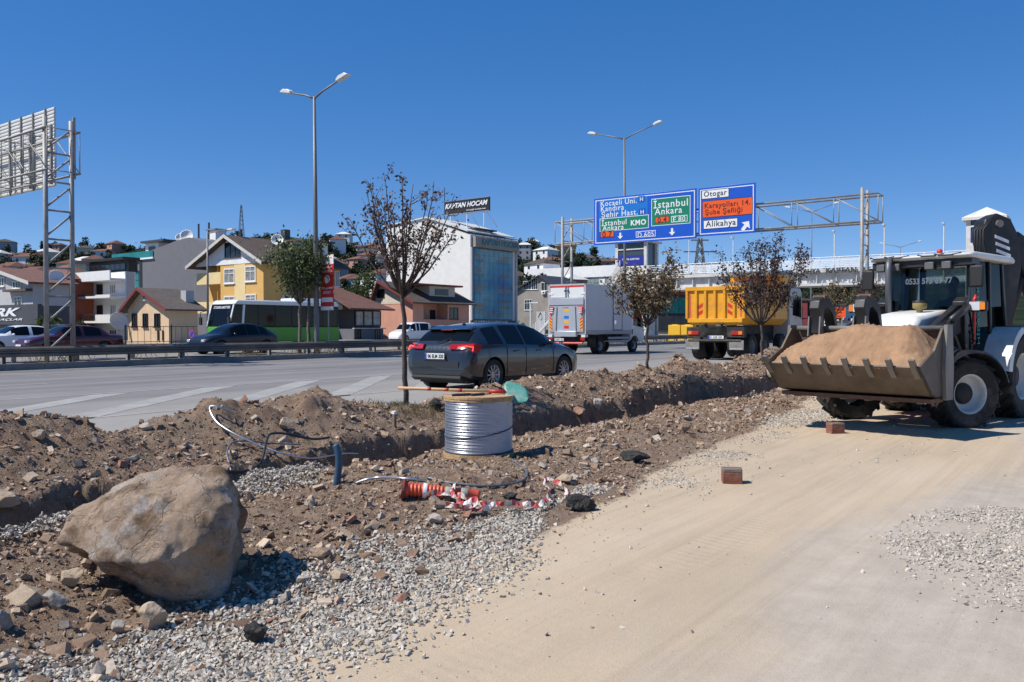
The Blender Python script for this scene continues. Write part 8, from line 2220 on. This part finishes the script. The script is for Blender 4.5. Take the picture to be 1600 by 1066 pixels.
TAPER = PM('tape_red', (.50, .06, .065), .5, var=.2, scale=20, dirt=(.42, .22, .18), dscale=12); TAPEW = PM('tape_white', (.62, .57, .54), .5, var=.15, scale=20, dirt=(.46, .38, .32), dscale=12)
def tape(label, lst, seg=.075, width=.046, seed=0):
    pts = path3(lst); r = np.random.default_rng(seed)
    d = [0]
    for i in range(1, len(pts)): d.append(d[-1] + (pts[i]-pts[i-1]).length)
    n = max(6, int(d[-1]/.022)); S_ = np.linspace(0, d[-1], n)
    cx_ = [np.interp(S_, d, [p[k] for p in pts]) for k in range(3)]
    root = bpy.data.objects.new('barrier_tape', None); C.objects.link(root); tag(root, label, 'tape', 'red and white barrier tape')
    ang = np.cumsum(r.normal(size=n)*.5) + 1.0; ang = 1.3*np.sin(ang) + .9*np.sin(S_*17 + seed)
    cx_[2] = cx_[2] + .012*np.abs(np.sin(np.cumsum(r.normal(size=n)*.4)))
    rows = {0: [], 1: []}; prevc = None; cur = []
    def flush(c, cur, k):
        if len(cur) > 1:
            o = MB().grid(cur).build('red_length' if c else 'white_length', TAPER if c else TAPEW, root, fix=False); m_ = o.modifiers.new('thickness', 'SOLIDIFY'); m_.thickness = .0008
    for i in range(n):
        p = Vector((cx_[0][i], cx_[1][i], cx_[2][i])); t_ = Vector((cx_[0][min(n-1, i+1)] - cx_[0][max(0, i-1)], cx_[1][min(n-1, i+1)] - cx_[1][max(0, i-1)], 0)).normalized()
        sd = Vector((-t_.y, t_.x, 0)); w_ = sd*math.cos(ang[i]) + Vector((0, 0, 1))*abs(math.sin(ang[i]))
        row = [p + Vector((0, 0, .006*r.normal()*(q == .5))) + w_*(width*(q-.5)) + Vector((0, 0, abs(math.sin(ang[i]))*width*.5 + .006)) for q in (0, .5, 1)]
        c = int(S_[i]/seg) % 2
        if prevc is not None and c != prevc: cur.append(row); flush(prevc, cur, i); cur = []
        cur.append(row); prevc = c
    flush(prevc, cur, n)
tape('red and white tape running from the orange post to the asphalt lump', [(660, 784, .02), (700, 783, .03), (722, 790, .04), (742, 797, .03), (775, 797, .02), (810, 800, .03), (838, 800, .02), (853, 794, .03), (858, 782, .05), (850, 768, .06), (862, 764, .06), (878, 772, .04), (886, 782, .02)], seed=1)
tape('short crumpled red and white tape in front of the orange post', [(712, 778, .10), (706, 787, .06), (722, 800, .04), (744, 798, .05), (738, 806, .03), (715, 804, .03), (695, 798, .02), (712, 803, .02), (745, 806, .02), (765, 805, .02)], seed=5)
# --- stake by the first tree
sa_, sl_2, sz_ = g3(616, 668); t = thing('wooden_stake', 'short wooden stake left of the first tree trunk', 'stake', sa_, sl_2, sz_ - .03)
MB().box(-.02, -.02, 0, .02, .02, .2).build('post', PM('weathered_wood', (.20, .16, .12), .9, var=.3, scale=12), t); MB().box(-.025, -.025, .2, .025, .025, .235).build('cap', FRW, t)

# ------------------------------------------------------------------ street furniture across the road
a_, l_ = a_on(325, 54), 54.0; H_ = z_at(364, a_, l_) - ROAD_Z
t = thing('street_lamp', 'thin single arm street lamp in front of the yellow house', 'street lamp', a_, l_, ROAD_Z)
MB().tube([(0,0,0), (0,0,H_)], [.10, .06], 10).build('pole', POLEM, t, smooth=True); MB().tube([(0, 0, H_ - .05), (.6, -.6, H_ + .15), (1.1, -1.1, H_ + .25)], .04, 6).build('arm', POLEM, t); MB().box(.95, -1.6, H_ + .2, 1.35, -1.0, H_ + .32).build('lamp_head', LAMPW, t, bevel=.03)
t = thing('street_lamp', 'low white lamp post left of the box truck', 'street lamp', 62, lat_on(829, 62), ROAD_Z); H_ = z_at(474, 62, lat_on(829, 62)) - ROAD_Z
MB().cyl((0,0,0), (0,0,H_), .06, n=8).build('pole', FRW, t); MB().box(-.1, -.9, H_ + .001, .1, .1, H_ + .09).build('lamp_head', LAMPW, t)
# round no-stopping sign
l_ = 47.8; a_ = a_on(299.5, l_); zc_s = z_at(522, a_, l_) - ROAD_Z
t = thing('traffic_sign', 'round red and blue no stopping sign by the yellow house', 'sign', a_, l_, ROAD_Z); Rr = 6.8*(CR*a_ + SR*l_)/F
MB().cyl((.05, 0, 0), (.05, 0, zc_s), .035, n=8).build('post', GALV, t); MB().lathe([(.001, 0), (Rr, 0), (Rr, .02), (.001, .02)], (0, 0, zc_s), 'x', 24).build('disc', LRED, t); MB().lathe([(.001, -.004), (Rr*.80, -.004), (Rr*.8, -.001)], (0, 0, zc_s), 'x', 24).build('blue_field', SIGN_BLUE, t)
for s_ in (-1, 1): MB().bar((-.007, -Rr*.58*s_, zc_s - Rr*.58), (-.007, Rr*.58*s_, zc_s + Rr*.58), .006, Rr*.18, up=(1, 0, 0)).build('cross_bar', LRED, t)
# red banner on a pole
BANR = PM('banner_red', (.52, .022, .020), .6, var=.1, scale=3)
a_ = 27.0
for _ in range(10): a_ = a_on(512, med(a_) + .95)
l_ = med(a_) + .5; a_ = a_on(512, l_); t = thing('banner', 'tall red and white advertising banner beside the tall lamp', 'banner', a_, l_, ROAD_Z + .1); zz = lambda py: z_at(py, a_, l_) - ROAD_Z - .1
y0, y1 = lat_on(521.5, a_) - l_, lat_on(501.5, a_) - l_
MB().cyl((.05, 0, 0), (.05, 0, zz(398)), .03, n=8).build('post', GALV, t)
MB().box(0, y0, zz(485), .02, y1, zz(398)).build('cloth', BANR, t); MB().box(-.006, y0, zz(413), -.001, y1, zz(398.2)).build('white_head', FRW, t); MB().box(-.006, y0, zz(484.8), -.001, y1, zz(479)).build('white_foot', FRW, t)
for i, (s_, py, w_, mt) in enumerate((('Doğalya', 403, .75, REDB), ('ÇAMAŞIR', 418, .8, SIGN_WHITE), ('& KURU', 424, .8, SIGN_WHITE), ('ÖZLENEN', 450, .85, SIGN_WHITE), ('LEZZET', 457, .6, SIGN_WHITE))):
    text('lettering', s_, mt, t, (-.010, (y0+y1)/2, zz(py)), (0, -1, 0), (0, 0, 1), width=(y1-y0)*w_, height=.10, thick=.01, depth=.003)
MB().lathe([(.12, -.006), (.17, -.006)], (0, (y0+y1)/2, zz(436)), 'x', 20).build('logo_ring', FRW, t); MB().sphere((-.005, (y0+y1)/2 + .04, zz(438)), .10, 12, 8, (.08, 1, 1.4)).build('logo_drop', FRW, t); MB().box(-.006, y0 + .06, zz(472), -.001, y1 - .06, zz(465)).build('badge', FRW, t)
# metal fence in front of the cottage
l_ = 52.0; a0_, a1_ = a_on(195, l_), a_on(308, l_)
t = thing('metal_fence', 'dark metal fence in front of the beige cottage', 'fence', a0_, l_, ROAD_Z + .1); FL = a1_ - a0_
for z_ in (.25, 1.25): MB().box(0, 0, z_, FL, .04, z_ + .04).build('rail', FRD, t)
for x_ in np.arange(0, FL, .45): MB().box(x_, .041, 0, x_ + .02, .06, 1.3).build('bar', FRD, t)
for x_ in np.arange(0, FL, 3.2): MB().box(x_, -.06, 0, x_ + .08, -.001, 1.4).build('post', FRD, t)
# dealer's totem and railing beside the box truck
ta = 66.0; tl0, tl1 = lat_on(851, ta), lat_on(838, ta); zt_, zb_ = z_at(487, ta, tl0) - ROAD_Z, z_at(516, ta, tl0) - ROAD_Z
t = thing('totem_sign', 'small white totem sign with a diamond emblem left of the box truck', 'sign', ta, tl0, ROAD_Z); MB().box(0, 0, 0, .2, tl1 - tl0, zt_).build('board', LGRY, t)
yc_, zc_ = (tl1 - tl0)/2, zt_*.72 + zb_*.28
dm = MB()
for (p, q) in (((0, .42), (.22, 0)), ((.22, 0), (0, -.42)), ((0, -.42), (-.22, 0)), ((-.22, 0), (0, .42))): dm.bar((-.02, yc_ + p[0], zc_ + p[1]), (-.02, yc_ + q[0], zc_ + q[1]), .06, .03, up=(1, 0, 0))
dm.build('diamond_emblem', CHAR, t)
ra_ = 58.0; r0, r1 = lat_on(857, ra_), lat_on(830, ra_)
t = thing('white_railing', 'white stair railing left of the box truck', 'railing', ra_, r0, ROAD_Z); zh, zl_ = z_at(480, ra_, r0) - ROAD_Z, z_at(520, ra_, r1) - ROAD_Z
MB().add([(0, 0, zh - 1.3), (0, r1-r0, 0), (0, r1-r0, .3), (0, 0, zh - 1.0), (.15, 0, zh - 1.3), (.15, r1-r0, 0), (.15, r1-r0, .3), (.15, 0, zh - 1.0)], [(0,1,2,3), (7,6,5,4), (0,4,5,1), (1,5,6,2), (2,6,7,3), (3,7,4,0)]).build('stringer', BW, t)
for k_ in range(5): MB().cyl((.07, 0, zh - .8 + k_*.2), (.07, r1-r0, .5 + k_*.2), .025, n=6).build('rail', BRAIL, t)
for k_ in range(5): f_ = k_/4; MB().box(.04, (r1-r0)*f_ - .03, (zh-1.0)*(1-f_) + .3*f_ , .10, (r1-r0)*f_ + .03, (zh-1.0)*(1-f_) + .3*f_ + 1.0).build('baluster', BRAIL, t)
